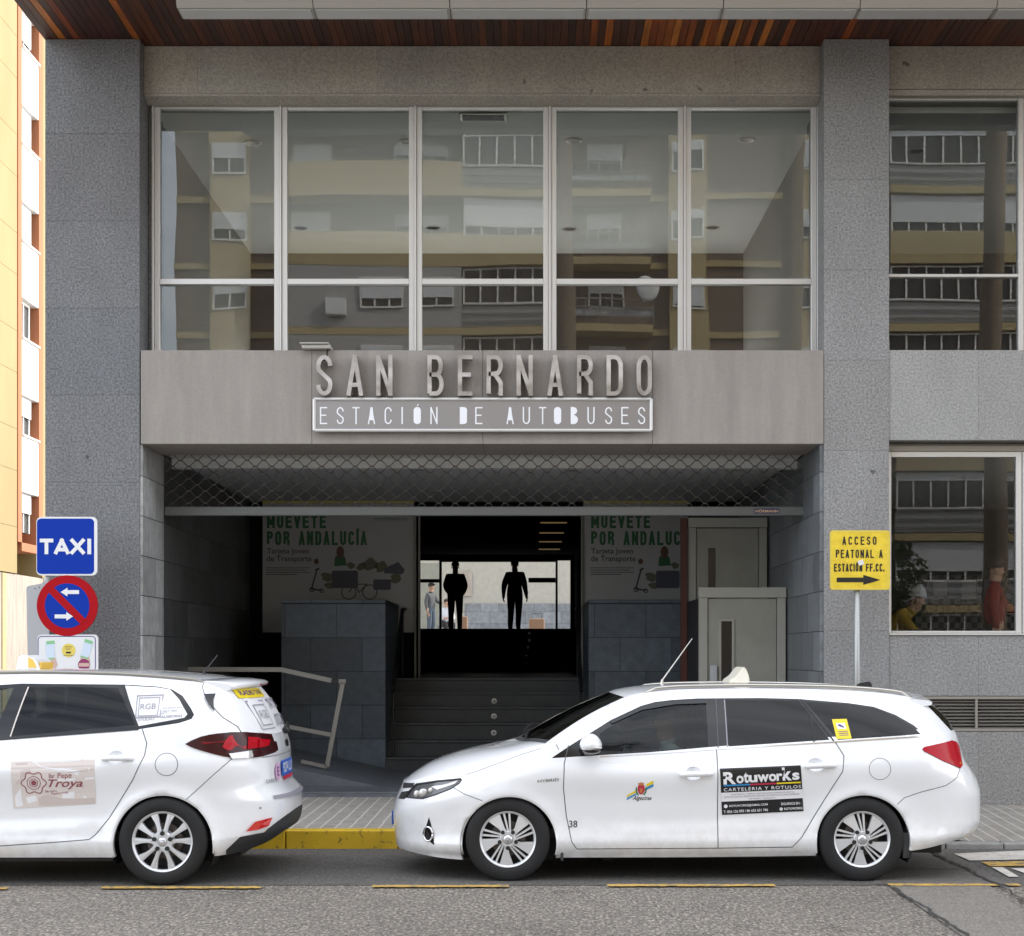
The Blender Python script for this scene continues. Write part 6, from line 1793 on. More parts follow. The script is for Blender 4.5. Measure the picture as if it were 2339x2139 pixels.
# ---------------------------------------------------------------- taxi with the black and white advert (right)
D1 = 11.5
def T_(px, d=0.0): return (px - VX) * (D1 + d) / K
P1 = dict(D=D1, W=1.76, cx=1.25, label='white estate taxi with a black and white advert on its rear door, number 38',
    xf=[(.12, -.985), (.2, -1.01), (.445, -1.035), (.56, -1.01), (.63, -.978), (.69, -.955), (.9, -.93)],
    xr=[(.2, 3.10), (.28, 3.36), (.345, 3.475), (.42, 3.505), (.6, 3.505), (.70, 3.48), (.80, 3.425), (.86, 3.38), (1.0, 3.335), (1.12, 3.30)],
    zbot=[(-1.04, .195), (-.9, .185), (-.5, .155), (.3, .172), (1.2, .175), (2.0, .185), (2.45, .20), (2.9, .235), (3.2, .29), (3.55, .34)],
    zsh=[(-1.04, .672), (-.95, .69), (-.75, .735), (-.46, .79), (-.2, .88), (0.0, .955), (.217, 1.005), (.56, .975), (1.22, .975), (2.2, 1.03), (2.9, 1.075), (3.2, 1.07), (3.5, 1.05)],
    zc=[(-1.05, .672), (-.956, .69), (-.866, .752), (-.742, .825), (-.583, .886), (-.383, .936), (-.124, .98), (.05, 1.02), (.3, 1.06)],
    yr=[(.6, .55), (.9, .575), (1.3, .585), (2.2, .575), (2.8, .53), (3.05, .50)],
    zr=[(.6, 1.30), (.75, 1.345), (.95, 1.385), (1.2, 1.405), (1.7, 1.412), (2.2, 1.405), (2.6, 1.385), (2.85, 1.355), (3.02, 1.315)],
    tum=[(0, .915), (.07, .962), (.15, .978), (.22, .963), (.32, .957), (.5, .970), (.74, 1.0), (.785, .999), (.83, .985), (.92, .957), (1.0, .93)],
    scf=-.18, scr=2.75, nf=(2.3, 2.5), nr=(2.6, 2.9), xA=.19, xH=.80, xT=3.0, bow_w=.27, bow_h=.10, bow_t=.09, crown=.035, bulge=.016, kd=15,
    arches=[(T_(1163), EYE - (1929 - VY) * D1 / K, .358), (T_(1974), EYE - (1925 - VY) * D1 / K, .356)], flare=.014,
    cups=[], creases=[(.2, 2.2, lambda x: .78 + .035 * (x - .3), .09, .006), (.35, 2.35, lambda x: .36 + .03 * (x - .3), .07, .008)])
P1['cups'] = []
c1 = Car(P1)
zl1 = c1.zl
# windscreen
wf = [f for f in c1.bm.faces if f[zl1] % 10 == 3 and 1 <= f[zl1] // 10 % 100 <= 16 and f[zl1] // 1000 <= 10]
ws = c1.take(wf)
cowl = c1.take([f for f in c1.bm.faces if f[zl1] % 10 == 3 and f[zl1] // 10 % 100 == 0 and f[zl1] // 1000 <= 10])
# side window area
dlo = c1.qs([(1257, 1734), (1263, 1728), (1300, 1704), (1351, 1673), (1396, 1646), (1467, 1614), (1500, 1605), (1539, 1600.5), (1600, 1597), (1740, 1596), (1830, 1598), (1946, 1607.5), (2004, 1616), (2051, 1634), (2089, 1657), (2106, 1673), (2109, 1680), (1896, 1694), (1637, 1709), (1580, 1713), (1374, 1727), (1290, 1734)], .1)
selside = lambda f: abs(f.calc_center_median().y) > .3 and f[zl1] % 10 in (1, 4, 2, 3)
# glass cut first (three panes), then the black surround
panes = []
g_front = c1.qs([(1372, 1720), (1366, 1690), (1372, 1676), (1400, 1656), (1470, 1625), (1545, 1611.5), (1617, 1609), (1617, 1706)], .1)
g_rear = c1.qs([(1663, 1600), (1831, 1602), (1857, 1636), (1893, 1690), (1663, 1705)], .1)
g_quart = c1.qs([(1845, 1604), (1946, 1610), (2004, 1619), (2049, 1637), (2086, 1660), (2102, 1677), (1912, 1690)], .1)
for gpoly, m, nm in ((g_front, M_carglass, 'front_window'), (g_rear, M_cartint, 'rear_window'), (g_quart, M_cartint, 'quarter_window')):
    fs = c1.cut(gpoly, selside)
    nr_ = [f for f in fs if f.calc_center_median().y < 0]; fr_ = [f for f in fs if f.calc_center_median().y > 0]
    panes.append((nm, c1.take(nr_), m)); panes.append((nm, c1.take(fr_), m))
fs = c1.cut(dlo, selside); trim = c1.take([f for f in fs if f.calc_center_median().y < 0]); trimf = c1.take([f for f in fs if f.is_valid and f.calc_center_median().y > 0])
# wheel arches
for (ax, az, ar) in P1['arches']:
    fs = c1.cut([(ax + ar * math.cos(R(a)), az + ar * math.sin(R(a))) for a in range(-70, 251, 8)], lambda f: abs(f.calc_center_median().y) > .45 and f[zl1] % 10 == 1)
    bmesh.ops.delete(c1.bm, geom=fs, context='FACES')
# lamps
hl = c1.qs([(922, 1825), (932, 1810), (949, 1793), (1000, 1782), (1054, 1775), (1056, 1778), (1051, 1785), (1031, 1798), (1000, 1811), (967, 1823)], .25)
fs = c1.cut(hl, lambda f: f.calc_center_median().y < -.35 and f[zl1] % 10 in (1, 2) and f.calc_center_median().x < -.2)
fsm = c1.cut(hl, lambda f: f.calc_center_median().y > .35 and f[zl1] % 10 in (1, 2) and f.calc_center_median().x < -.2)
head = c1.take(fs, -.006); headm = c1.take(fsm, -.006)
grs = []
for g in ([(917, 1797), (921, 1792), (948, 1788), (944, 1798), (917, 1804)], [(908, 1828), (914, 1813), (942, 1804), (925, 1825)]):
    grs.append(c1.take(c1.cut(c1.qs(g, .4), lambda f: f.calc_center_median().y < .3 and f[zl1] % 10 in (1, 2) and f.calc_center_median().x < -.7), .003))
tl = c1.qs([(2102, 1711), (2108, 1705), (2140, 1700), (2180, 1693), (2198, 1698), (2206, 1708), (2207, 1750), (2198, 1757), (2150, 1738), (2106, 1716)], .1)
fs = c1.cut(tl, lambda f: f.calc_center_median().y < -.40 and f[zl1] % 10 in (1, 4, 5) and f.calc_center_median().x > 2.5)
fsm = c1.cut(tl, lambda f: f.calc_center_median().y > .40 and f[zl1] % 10 in (1, 4, 5) and f.calc_center_median().x > 2.5)
tail = c1.take(fs, .006); tailm = c1.take(fsm, .006)
# tailgate glass
rg = [f for f in c1.bm.faces if f[zl1] % 10 == 5 and 2 <= f[zl1] // 10 % 100 <= 15]
rglass = c1.take(rg)
b1 = cups_(c1, [(1584, 1767), (1864, 1748)])
# doors
d_front = c1.qs([(1299, 1701), (1289, 1744), (1287, 1802), (1294, 1866), (1306, 1924), (1318, 1941), (1641, 1939), (1639, 1700)])
d_rear = c1.qs([(1639, 1700), (1641, 1939), (1811, 1936.5), (1833, 1913), (1888.5, 1821), (1925, 1762), (1929, 1727), (1908, 1690)])
doors = []
for dp, nm in ((d_front, 'front_door'), (d_rear, 'rear_door')):
    fs = c1.cut(dp, lambda f: abs(f.calc_center_median().y) > .4 and f[zl1] % 10 in (1, 4))
    a = c1.take([f for f in fs if f.calc_center_median().y < 0]); 
    b = c1.take([f for f in fs if f.is_valid and f.calc_center_median().y > 0])
    doors.append((nm, a, b))
body1 = c1.finish_body()
dobj = {}
for nm, a, b in doors:
    dobj[nm] = c1.part(nm, a, M_car, smooth=True); c1.part(nm, b, M_car, smooth=True)
c1.part('windscreen', ws, M_carglass, smooth=True); c1.part('cowl', cowl, M_plastic, smooth=True)
bm = bmesh.new()
for (a, b) in (((.00, -.50, 1.035), (.04, .10, 1.07)), ((-.02, .0, 1.04), (.06, .55, 1.10))): tube(bm, [a, tuple((Vector(a) + Vector(b)) / 2 + Vector((0, 0, .02))), b], .011, 6)
c1.part('wiper', bm, M_black)
c1.part('window_surround', trim, M_blackgloss, smooth=True); c1.part('window_surround', trimf, M_blackgloss, smooth=True)
for nm, a, m in panes: c1.part(nm, a, m, smooth=True)
c1.part('tailgate_window', rglass, M_cartint, smooth=True)
# seams
SEAM = .0075
seams = None
def addseam(car, dst, pts, w=.0065):
    b = car.ribbon(pts, w, both=False); m_ = b.copy()
    for v in m_.verts: v.co.y = -v.co.y
    bmesh.ops.reverse_faces(m_, faces=m_.faces)
    car.part('panel_gap', b, M_carseam); car.part('panel_gap', m_, M_carseam)
addseam(c1, seams, c1.qs([(1299, 1703), (1289, 1744), (1287, 1802), (1294, 1866), (1306, 1924), (1318, 1941), (1641, 1939), (1811, 1936.5), (1833, 1913), (1888.5, 1821), (1925, 1762), (1929, 1727), (1911, 1696)]))
addseam(c1, seams, c1.qs([(1639, 1711), (1641, 1939)]))
addseam(c1, seams, c1.qs([(1031, 1798), (1062, 1814), (1102, 1828)], .05), .005)
addseam(c1, seams, c1.qs([(2045, 1836), (2062, 1821), (2100, 1808), (2160, 1794), (2188, 1777), (2199, 1757)], .08), .005)
addseam(c1, seams, c1.qs([(1267, 1694), (1276, 1712)], .08), .005)
addseam(c1, seams, [(x_, c1.zsh(x_) - .012) for x_ in [-.44 + .04 * i for i in range(15)]], .0035)
fc = c1.q(2010, 1757); addseam(c1, seams, circ(fc[0], fc[1], .079, 36) + [(fc[0] + .079, fc[1])], .0035)
bm = c1.ribbon(c1.qs([(1326, 1944), (1560, 1943), (1800, 1941), (1842, 1938)]), .012, -.002); c1.part('sill_gap', bm, M_carseam)
# dark strip low on the sill skirt, window sill chrome strip
bm = c1.ribbon(c1.qs([(1370, 1727.5), (1580, 1715), (1637, 1710.5), (1896, 1695.5), (2109, 1681.5)], .08), .009, .004); c1.part('sill_trim', bm, M_chrome)
bm = c1.ribbon(c1.qs([(1660, 1600), (1660, 1706)], .1), .008, .004, False); c1.part('pillar_trim', bm, M_dgrey)
bm = c1.ribbon(c1.qs([(1640.5, 1598), (1639, 1709)], .1), .007, .003, False); c1.part('pillar_gap', bm, M_carseam)
bm = c1.ribbon(c1.qs([(1855, 1636), (1857, 1694)], .1), .012, .004, False); c1.part('window_divider', bm, M_black)
bm = c1.ribbon(c1.qs([(1838, 1600), (1902, 1692)], .1), .011, .004, False); c1.part('window_divider', bm, M_black)
bm = c1.ribbon(c1.qs([(1396, 1650), (1467, 1619), (1545, 1606), (1617, 1603.5)], .12), .026, .012, False); c1.part('wind_deflector', bm, M_plastic)
# lamps
hd = c1.part('headlight', head, M_hl_dark, smooth=True); hm_ = c1.part('headlight', headm, M_hl_dark, smooth=True)
bm = bmesh.new(); P_ = c1.pl(-.0)
for px, py, r_, rz_ in ((968, 1811, .038, .034), (952, 1815, .026, .03), (985, 1804, .02, .022)):
    x, z = c1.q(px, py, .25); p = P_(x, z); sphere(bm, (p[0], p[1] + .008, p[2]), r_, .02, rz_, 16, 10)
c1.part('lamp_reflector', bm, M_clearlens, hd, True)
bm = bmesh.new(); c1.poly_patch(bm, c1.qs([(985, 1797), (1048, 1780), (1040, 1788), (1000, 1803)], .2), -.001); c1.part('turn_lens', bm, M_clearlens, hd)
bm = c1.ribbon(hl + [hl[0]], .009, .002, False); c1.part('lamp_rim', bm, M_black, hd)
for g in grs: c1.part('grille', g, M_black, smooth=True)
tlo = c1.part('tail_light', tail, M_redlens, smooth=True); tlm = c1.part('tail_light', tailm, M_redlens, smooth=True)
bm = bmesh.new(); c1.poly_patch(bm, c1.qs([(2168, 1702), (2196, 1702), (2200, 1722), (2192, 1745), (2172, 1738), (2166, 1718)], .1), .009); c1.part('lamp_core', bm, M_redlens_b, tlo)
bm = bmesh.new(); c1.poly_patch(bm, c1.qs([(2196, 1730), (2204, 1730), (2204, 1750), (2197, 1748)], .12), .0105); c1.part('turn_lens', bm, M_orangelens, tlo)
# fog lamp recess
bm = bmesh.new(); c1.poly_patch(bm, c1.qs([(979, 1868), (984, 1885), (992, 1931), (966, 1919), (963, 1905), (972, 1890)], .12), .003); fogb = c1.part('fog_lamp_recess', bm, M_blackgloss)
bm = bmesh.new(); x, z = c1.q(977, 1907, .12); ring = []
P_ = c1.pl(.012)
for k in range(25):
    a = 2 * math.pi * k / 24; ring.append(Vector(P_(x + .034 * math.cos(a), z + .052 * math.sin(a))))
tube(bm, ring, .008, 8); c1.part('fog_lamp', bm, M_chrome, fogb, True)
bm = bmesh.new(); x, z = c1.q(896.5, 1880, .7); box(bm, -1.042, -1.034, -.13, .13, .34, .45, .003, 1); c1.part('number_plate', bm, M_plate)
# handles, mirror
def handle(car, px, py, hwid, name, parent, dz=0.0, tip=False):
    x, z = car.q(px, py); P_ = car.pl(.03); bm = bmesh.new(); pts = []; rs = []; e0, e1 = P_(x - hwid, z)[1], P_(x + hwid, z)[1]
    for k in range(9):
        u = -1 + 2 * k / 8; p = Vector(P_(x + u * hwid, z + dz * u)); p.y = e0 + (e1 - e0) * (u + 1) / 2 + (.024 if abs(u) > .9 else .0); pts.append(p); rs.append(.021 if abs(u) < .9 else .015)
    tube(bm, pts, rs, 10)
    car.part(name, bm, M_car, parent, True)
for bw_, dn_ in zip(b1, ('front_door', 'rear_door')): c1.part('handle_recess', bw_, M_car, dobj[dn_], True)
handle(c1, 1590, 1768, .118, 'handle', dobj['front_door'], .004); handle(c1, 1873, 1749, .112, 'handle', dobj['rear_door'], .004)
bm = bmesh.new(); x, z = c1.q(1618, 1769); p = c1.pl(.036)(x, z); cyl(bm, p, (p[0], p[1] - .002, p[2]), .007, seg=10); c1.part('lock', bm, M_dgrey, dobj['front_door'])
bm = bmesh.new(); mx, mz = c1.q(1349, 1700, -.02); sphere(bm, (0, 0, 0), 1, seg=24, rings=16)
for v in bm.verts:
    if v.co.z < -.35: v.co.z = -.35 - (abs(v.co.z) - .35) * .7
    v.co.x *= 1.0 - .12 * max(0, v.co.z)
bmesh.ops.transform(bm, matrix=Matrix.Translation((mx, -.955, mz)) @ Matrix.Diagonal((.082, .125, .078, 1)), verts=bm.verts); mir = c1.part('mirror', bm, M_car, smooth=True)
bm = bmesh.new(); sphere(bm, (mx + .004, -.955, mz - .038), .074, .116, .034, 20, 10); tube(bm, [(mx - .06, -.80, mz - .055), (mx - .02, -.88, mz - .055), (mx, -.93, mz - .045)], [.035, .03, .03], 10); c1.part('mirror_base', bm, M_blackgloss, mir, True)
bm = bmesh.new(); sphere(bm, (mx + .035, -1.035, mz - .018), .045, .045, .013, 14, 8); c1.part('mirror_lamp', bm, M_clearlens, mir, True)
bm = bmesh.new(); sphere(bm, (mx, .955, mz), .08, .125, .075, 16, 10); c1.part('mirror', bm, M_car, smooth=True)
# roof things
def roofz(car, x, y):
    h = car.bvh.ray_cast(Vector((x, y, 3)), Vector((0, 0, -1))); return h[0].z if h[0] is not None else 1.4
bm = bmesh.new()
for sd in (-1, 1):
    pts = []
    for k in range(25):
        x = .90 + (2.92 - .90) * k / 24; y = sd * (c1.yr(x) - .02); up = .022 if 0 < k < 24 else -.004; pts.append((x, y, roofz(c1, x, y) + up))
    tube(bm, pts, .0135, 8); c1.part('roof_rail', bm, M_steel, smooth=True); bm = bmesh.new()
bm.free()
bm = bmesh.new(); x0, x1 = T_(1657, .85), T_(1705, .85); zb = roofz(c1, (x0 + x1) / 2, 0)
prism(bm, [(x0, zb - .004), (x0 + .005, zb + .018), (x0 + .06, zb + .055), (x0 + .105, zb + .118), (x0 + .12, zb + .126), (x0 + .133, zb + .120), (x1 - .004, zb + .05), (x1, zb - .004)], -.22, .22)
bmesh.ops.bevel(bm, geom=bm.edges[:], offset=.010, segments=3, affect='EDGES'); c1.part('taxi_roof_sign', bm, M_taxicream, smooth=False)
bm = bmesh.new(); xa_ = T_(1512, .85); za_ = roofz(c1, xa_, 0); cyl(bm, (xa_, 0, za_ - .005), (xa_ + .006, 0, za_ + .035), .014, .009, 12); tube(bm, [(xa_ + .006, 0, za_ + .03), (T_(1582, .85), 0, EYE - (1459 - VY) * (D1 + .85) / K)], [.006, .0035], 8); c1.part('antenna', bm, M_steel)
bm = bmesh.new(); xs_ = T_(1955, .85); zs_ = roofz(c1, xs_ + .05, 0)
prism(bm, [(xs_, zs_ - .01), (xs_ + .03, zs_ + .02), (xs_ + .10, zs_ + .034), (xs_ + .125, zs_ + .03), (xs_ + .13, zs_ - .02)], -.03, .03); bmesh.ops.bevel(bm, geom=bm.edges[:], offset=.008, segments=2, affect='EDGES'); c1.part('fin_antenna', bm, M_black)
# tailgate spoiler
bm = bmesh.new()
xt0, xt1 = 2.93, 3.10
for a, b in ((0, 1),):
    prof = [(xt0, 1.345), (xt1 - .03, 1.328), (xt1, 1.312), (xt1 - .01, 1.292), (xt0 + .09, 1.285), (xt0, 1.30)]
    n = 14; rings = []
    for k in range(n + 1):
        y = -.56 + 1.12 * k / n; e = 1 - (abs(y) / .62) ** 2.5
        rings.append([bm.verts.new((x + .06 * e - .05, y, z + .028 * e - .012)) for x, z in prof])
    for a_, b_ in zip(rings, rings[1:]):
        for i in range(len(prof)): bm.faces.new((a_[i], a_[(i + 1) % len(prof)], b_[(i + 1) % len(prof)], b_[i]))
    bm.faces.new(rings[0]); bm.faces.new(rings[-1][::-1])
bmesh.ops.recalc_face_normals(bm, faces=bm.faces); c1.part('spoiler', bm, M_car, smooth=False)
# mud flaps
bm = bmesh.new()
for px0, px1, py0, py1, y in ((1281, 1287, 1905, 1969, -.86), (2066, 2088, 1905, 1963, -.85)):
    a, b = c1.q(px0, py0), c1.q(px1, py1)
    for sd in (1, -1): box(bm, a[0], b[0], sd * (y + .02) if sd > 0 else sd * (y + .24), sd * (y + .24) if sd > 0 else sd * (y + .02), b[1], a[1], .004, 1)
c1.part('mud_flap', bm, M_plastic)
c1.wheels(P1['arches'][0][0] - .01, P1['arches'][1][0] - .008, .3115, .3115, .207, rim_paddle)
c1.arch_liner(); c1.underbody(); c1.interior(1.12, 2.12, .70, (.15, .55, .98))
# adverts and badges
adq = c1.qs([(1644, 1756), (1828.5, 1748.5), (1837, 1854), (1650.5, 1863)])
def sub(q_, u0, v0, u1, v1):
    tl_, tr_, br_, bl_ = [Vector(p) for p in q_]
    f = lambda u, v: tuple(tl_.lerp(tr_, u).lerp(bl_.lerp(br_, u), v)); return [f(u0, v0), f(u1, v0), f(u1, v1), f(u0, v1)]
ad = c1.part('advert', c1.patch(adq, .004, (36, 30)), M_dblack, dobj['rear_door'])
bm = c1.patch(sub(adq, 0, .52, 1, .715), .005, (30, 8)); c1.part('advert_band', bm, M_dwhite, dobj['rear_door'])
bm = bmesh.new()
for i, (a, b, m) in enumerate(((.035, .36, 0), (.36, .69, 1), (.69, .985, 2))): 
    b_ = c1.patch(sub(adq, a, .352, b, .385), .0056, (12, 2))
    for f in b_.faces: f.material_index = m
    me = bpy.data.meshes.new('t'); b_.to_mesh(me); b_.free(); bm.from_mesh(me); bpy.data.meshes.remove(me)
c1.part('advert_stripe', bm, [M_dcyan, M_dred, M_dyel], dobj['rear_door'])
bm = bmesh.new()
for ch, u0, u1, v0, v1 in (('R', .035, .19, .08, .345), ('o', .195, .285, .165, .335), ('t', .285, .345, .10, .33), ('u', .345, .455, .165, .325), ('w', .455, .60, .16, .325), ('o', .595, .69, .155, .32), ('r', .69, .765, .155, .315), ('k', .765, .88, .03, .315), ('s', .885, .975, .15, .31)):
    c1.text(bm, ch, sub(adq, u0, v0, u1, v1), .0068, offset=.035)
c1.text(bm, 'CARTELERIA Y ROTULOS', sub(adq, .035, .425, .985, .495), .0068, offset=.012, space=1.25)
c1.text(bm, 'ROTUWORKS@GMAIL.COM', sub(adq, .095, .79, .565, .85), .0068, offset=.012)
c1.text(bm, 'T: 856 126 093 / M: 633 631 746', sub(adq, .02, .905, .565, .965), .0068, offset=.012)
c1.text(bm, 'SIGUENOS EN :', sub(adq, .73, .795, .975, .85), .0068, offset=.012); c1.text(bm, 'ROTUWORKS', sub(adq, .765, .905, .99, .96), .0068, offset=.012)
q_ = sub(adq, .71, .895, .745, .97); c1.poly_patch(bm, [tuple(Vector(q_[0]).lerp(Vector(q_[2]), .5) + Vector((.012 * math.cos(a), .012 * math.sin(a)))) for a in [2 * math.pi * k / 16 for k in range(16)]], .0068)
q_ = sub(adq, .025, .775, .075, .86); c1.poly_patch(bm, [tuple(Vector(q_[0]).lerp(Vector(q_[2]), .5) + Vector((.014 * math.cos(a), .014 * math.sin(a)))) for a in [2 * math.pi * k / 16 for k in range(16)]], .0068)
c1.part('advert_lettering', bm, M_dwhite, dobj['rear_door'])
bm = bmesh.new()
c1.text(bm, 'ADAPTACION Y DISEÑOS PERSONALIZADOS IMPRESION DIGITAL', sub(adq, .12, .545, .90, .585), .0068)
c1.text(bm, 'ROTULACION DE VEHICULOS MURALES DECORATIVOS LONAS IMPRESAS', sub(adq, .04, .60, .96, .64), .0068); c1.text(bm, 'CARTELERIA Y SEÑALETICA', sub(adq, .33, .655, .67, .695), .0068)
q_ = sub(adq, .71, .895, .745, .97); c1.text(bm, 'f', sub(q_, .38, .22, .66, .80), .0078, offset=.03)
c1.part('advert_small_print', bm, M_dgrey, dobj['rear_door'])
# crest with ribbons and the licence number
def dq(x0, y0, x1, y1, x2, y2, x3, y3): return c1.qs([(x0, y0), (x1, y1), (x2, y2), (x3, y3)])
cre = bmesh.new()
def Z2(zx, zy): return c1.q(860 + zx * .35732, 1480 + zy * .35732)
def cp(pts, off, mi): c1.poly_patch(cre, [Z2(a, b) for a, b in pts], off, mi)
cp([(1725, 872), (1768, 848), (1770, 868), (1728, 890)], .0022, 0); cp([(1728, 892), (1770, 870), (1770, 888), (1722, 912)], .0022, 1)
cp([(1600, 946), (1660, 912), (1664, 924), (1602, 956)], .0022, 0); cp([(1602, 962), (1656, 934), (1668, 938), (1600, 976)], .0022, 1)
cp([(1672, 880), (1712, 880), (1716, 912), (1704, 934), (1692, 940), (1680, 934), (1669, 912)], .0026, 2)
cp([(1676, 880), (1674, 862), (1684, 870), (1692, 856), (1700, 870), (1710, 862), (1708, 880)], .0026, 3)
for cx_, sg_ in ((1662, -1), (1722, 1)): cp([(cx_, 885), (cx_ + 6 * sg_, 905), (cx_ + 2 * sg_, 930), (cx_ - 12 * sg_, 946), (cx_ - 16 * sg_, 940), (cx_ - 5 * sg_, 925), (cx_ - 4 * sg_, 900)], .0024, 4)
cp([(1684, 900), (1700, 900), (1700, 922), (1692, 930), (1684, 922)], .0030, 3)
c1.part('crest', cre, [M_dyel, M_dcyan, M_dred, M_dgold, M_dgreen], dobj['front_door'])
bm = bmesh.new(); c1.text(bm, 'Algeciras', [Z2(1640, 948), Z2(1762, 948), Z2(1760, 984), Z2(1636, 984)], .0026, shear=.35, offset=.008); c1.part('lettering', bm, M_dblack, dobj['front_door']); bm = bmesh.new(); c1.text(bm, '38', [Z2(1232, 1108), Z2(1285, 1108), Z2(1285, 1152), Z2(1232, 1152)], .0026, offset=.006)
c1.part('licence_number', bm, M_dblack, dobj['front_door'])
bm = bmesh.new(); c1.text(bm, 'HYBRID', [Z2(1030, 846), Z2(1166, 832), Z2(1166, 852), Z2(1030, 862)], .004, offset=.02); c1.part('badge', bm, M_chrome)
bm = c1.patch(c1.qs([(1903, 1644), (1937, 1643), (1943, 1687), (1909, 1688)], .1), .003, (4, 4)); stk = c1.part('window_sticker', bm, M_dyel)
bm = c1.patch(c1.qs([(1911, 1653), (1931, 1652), (1934, 1665), (1914, 1666)], .1), .004, (2, 2)); c1.part('sticker_field', bm, M_dwhite, stk)
bm = bmesh.new(); c1.poly_patch(bm, c1.qs([(1915, 1655), (1921, 1655), (1929, 1661), (1927, 1663), (1916, 1659)], .1), .005)
for k in range(3): c1.poly_patch(bm, c1.qs([(1914 + k, 1671 + 4 * k), (1936 + k * .5, 1670 + 4 * k), (1936 + k * .5, 1671.5 + 4 * k), (1914 + k, 1672.5 + 4 * k)], .1), .004)
c1.part('sticker_print', bm, M_violet, stk)
drv = dict(sit); 
for k, v in list(drv.items()): drv[k] = (v[0], v[1] + (.08 if k not in ('hiL', 'hiR', 'knL', 'knR', 'anL', 'anR', 'toL', 'toR') else 0), v[2])
drv.update(elL=(.26, -.16, .68), wrL=(.17, -.38, .74), haL=(.13, -.45, .77), elR=(-.26, -.16, .68), wrR=(-.17, -.38, .74), haR=(-.13, -.45, .77))
person('taxi driver in glasses and pale shirt behind the front window', (1.10, D1 + P1['W'] / 2 - .37, .08), R(-90), drv, 1.62, M_shirt, M_cloth_black, hair=M_grey_hair, face_on=True, shoe=M_black)

# ---------------------------------------------------------------- taxi with the tail to the camera's left
D2 = 11.3
def U_(px, d=0.0): return (px - VX) * (D2 + d) / K
A2 = [(U_(370), EYE - (1932 - VY) * D2 / K, .370), (U_(370) - 2.75, EYE - (1932 - VY) * D2 / K, .370)]
P2 = dict(D=D2, W=1.80, cx=-4.0, label='white people-carrier taxi seen from its tail, with a faded bar advert on its door',
    xf=[(.12, -6.20), (.3, -6.26), (.5, -6.27), (.65, -6.24), (.75, -6.20), (.95, -6.12)],
    xr=[(.15, -2.05), (.25, -1.95), (.30, -1.88), (.37, -1.785), (.507, -1.765), (.60, -1.765), (.64, -1.79), (.69, -1.84), (.76, -1.855), (.86, -1.858), (.94, -1.86), (1.04, -1.885), (1.14, -1.94), (1.25, -2.0)],
    zbot=[(-6.3, .21), (-5.9, .2), (-5.37, .19), (-4.5, .20), (-3.3, .20), (-2.62, .205), (-2.25, .21), (-2.05, .235), (-1.7, .33)],
    zsh=[(-6.3, .74), (-6.1, .79), (-5.8, .88), (-5.45, .98), (-5.2, 1.03), (-4.6, 1.045), (-3.8, 1.06), (-2.8, 1.12), (-2.4, 1.15), (-2.1, 1.12), (-1.7, 1.07)],
    zc=[(-6.3, .74), (-6.1, .83), (-5.8, .94), (-5.5, 1.03), (-5.2, 1.10), (-4.9, 1.16)],
    yr=[(-4.9, .60), (-4.4, .635), (-3.6, .645), (-2.8, .625), (-2.4, .60), (-2.1, .56)],
    zr=[(-4.9, 1.40), (-4.5, 1.475), (-4.1, 1.515), (-3.6, 1.525), (-3.07, 1.515), (-2.73, 1.495), (-2.39, 1.462), (-2.15, 1.425)],
    tum=[(0, .92), (.07, .960), (.14, .976), (.22, .962), (.34, .956), (.5, .970), (.70, 1.0), (.745, .999), (.79, .986), (.9, .962), (1.0, .935)],
    scf=-5.45, scr=-2.38, nf=(2.3, 2.5), nr=(2.4, 3.0), xA=-5.15, xH=-4.50, xT=-2.22, bow_w=.28, bow_h=.12, bow_t=.10, crown=.035, bulge=.02, kd=15,
    arches=A2, flare=.016, cups=[],
    creases=[(-4.9, -2.3, lambda x: .90 + .02 * (x + 3.5), .10, .010), (-4.8, -2.9, lambda x: .40 + .05 * (x + 3.8), .08, .010)])
c2 = Car(P2); zl2 = c2.zl
def Q(zx, zy, d=0.0): return c2.q(zx * .35732, 1480 + zy * .35732, d)
def QS(pts, d=0.0): return [Q(a, b, d) for a, b in pts]
ws = c2.take([f for f in c2.bm.faces if f[zl2] % 10 == 3 and 1 <= f[zl2] // 10 % 100 <= 16 and f[zl2] // 1000 <= 10])
sel2 = lambda f: abs(f.calc_center_median().y) > .3 and f[zl2] % 10 in (1, 4, 5) and f.calc_center_median().x < -2.28
dlo2 = [(-5.05, 1.075), (-4.75, 1.26), (-4.45, 1.38), (-4.2, 1.425)] + QS([(110, 231), (760, 237), (980, 250), (1075, 268), (1150, 310), (1215, 388), (1240, 428), (1228, 455), (1150, 481), (890, 521), (0, 587)], .1)
gw = [('rear_window', QS([(160, 250), (728, 258), (872, 492), (82, 566)], .1), M_cartint), ('quarter_window', QS([(768, 244), (980, 256), (1064, 270), (1130, 330), (1197, 425), (1180, 447), (893, 500)], .1), M_dwhite),
      ('front_window', [(-4.93, 1.085), (-4.72, 1.24), (-4.45, 1.35), (-4.15, 1.405)] + QS([(60, 260), (-30, 560)], .1), M_carglass)]
pans = []
for nm, gp_, m in gw:
    fs = c2.cut(gp_, sel2); nr_ = [f for f in fs if f.calc_center_median().y < 0]; fr_ = [f for f in fs if f.calc_center_median().y > 0]
    pans.append((nm, c2.take(nr_), m)); pans.append((nm, c2.take(fr_), M_cartint if m is M_dwhite else m))
fs = c2.cut(dlo2, sel2); trim = c2.take([f for f in fs if f.calc_center_median().y < 0]); trimf = c2.take([f for f in fs if f.is_valid and f.calc_center_median().y > 0])
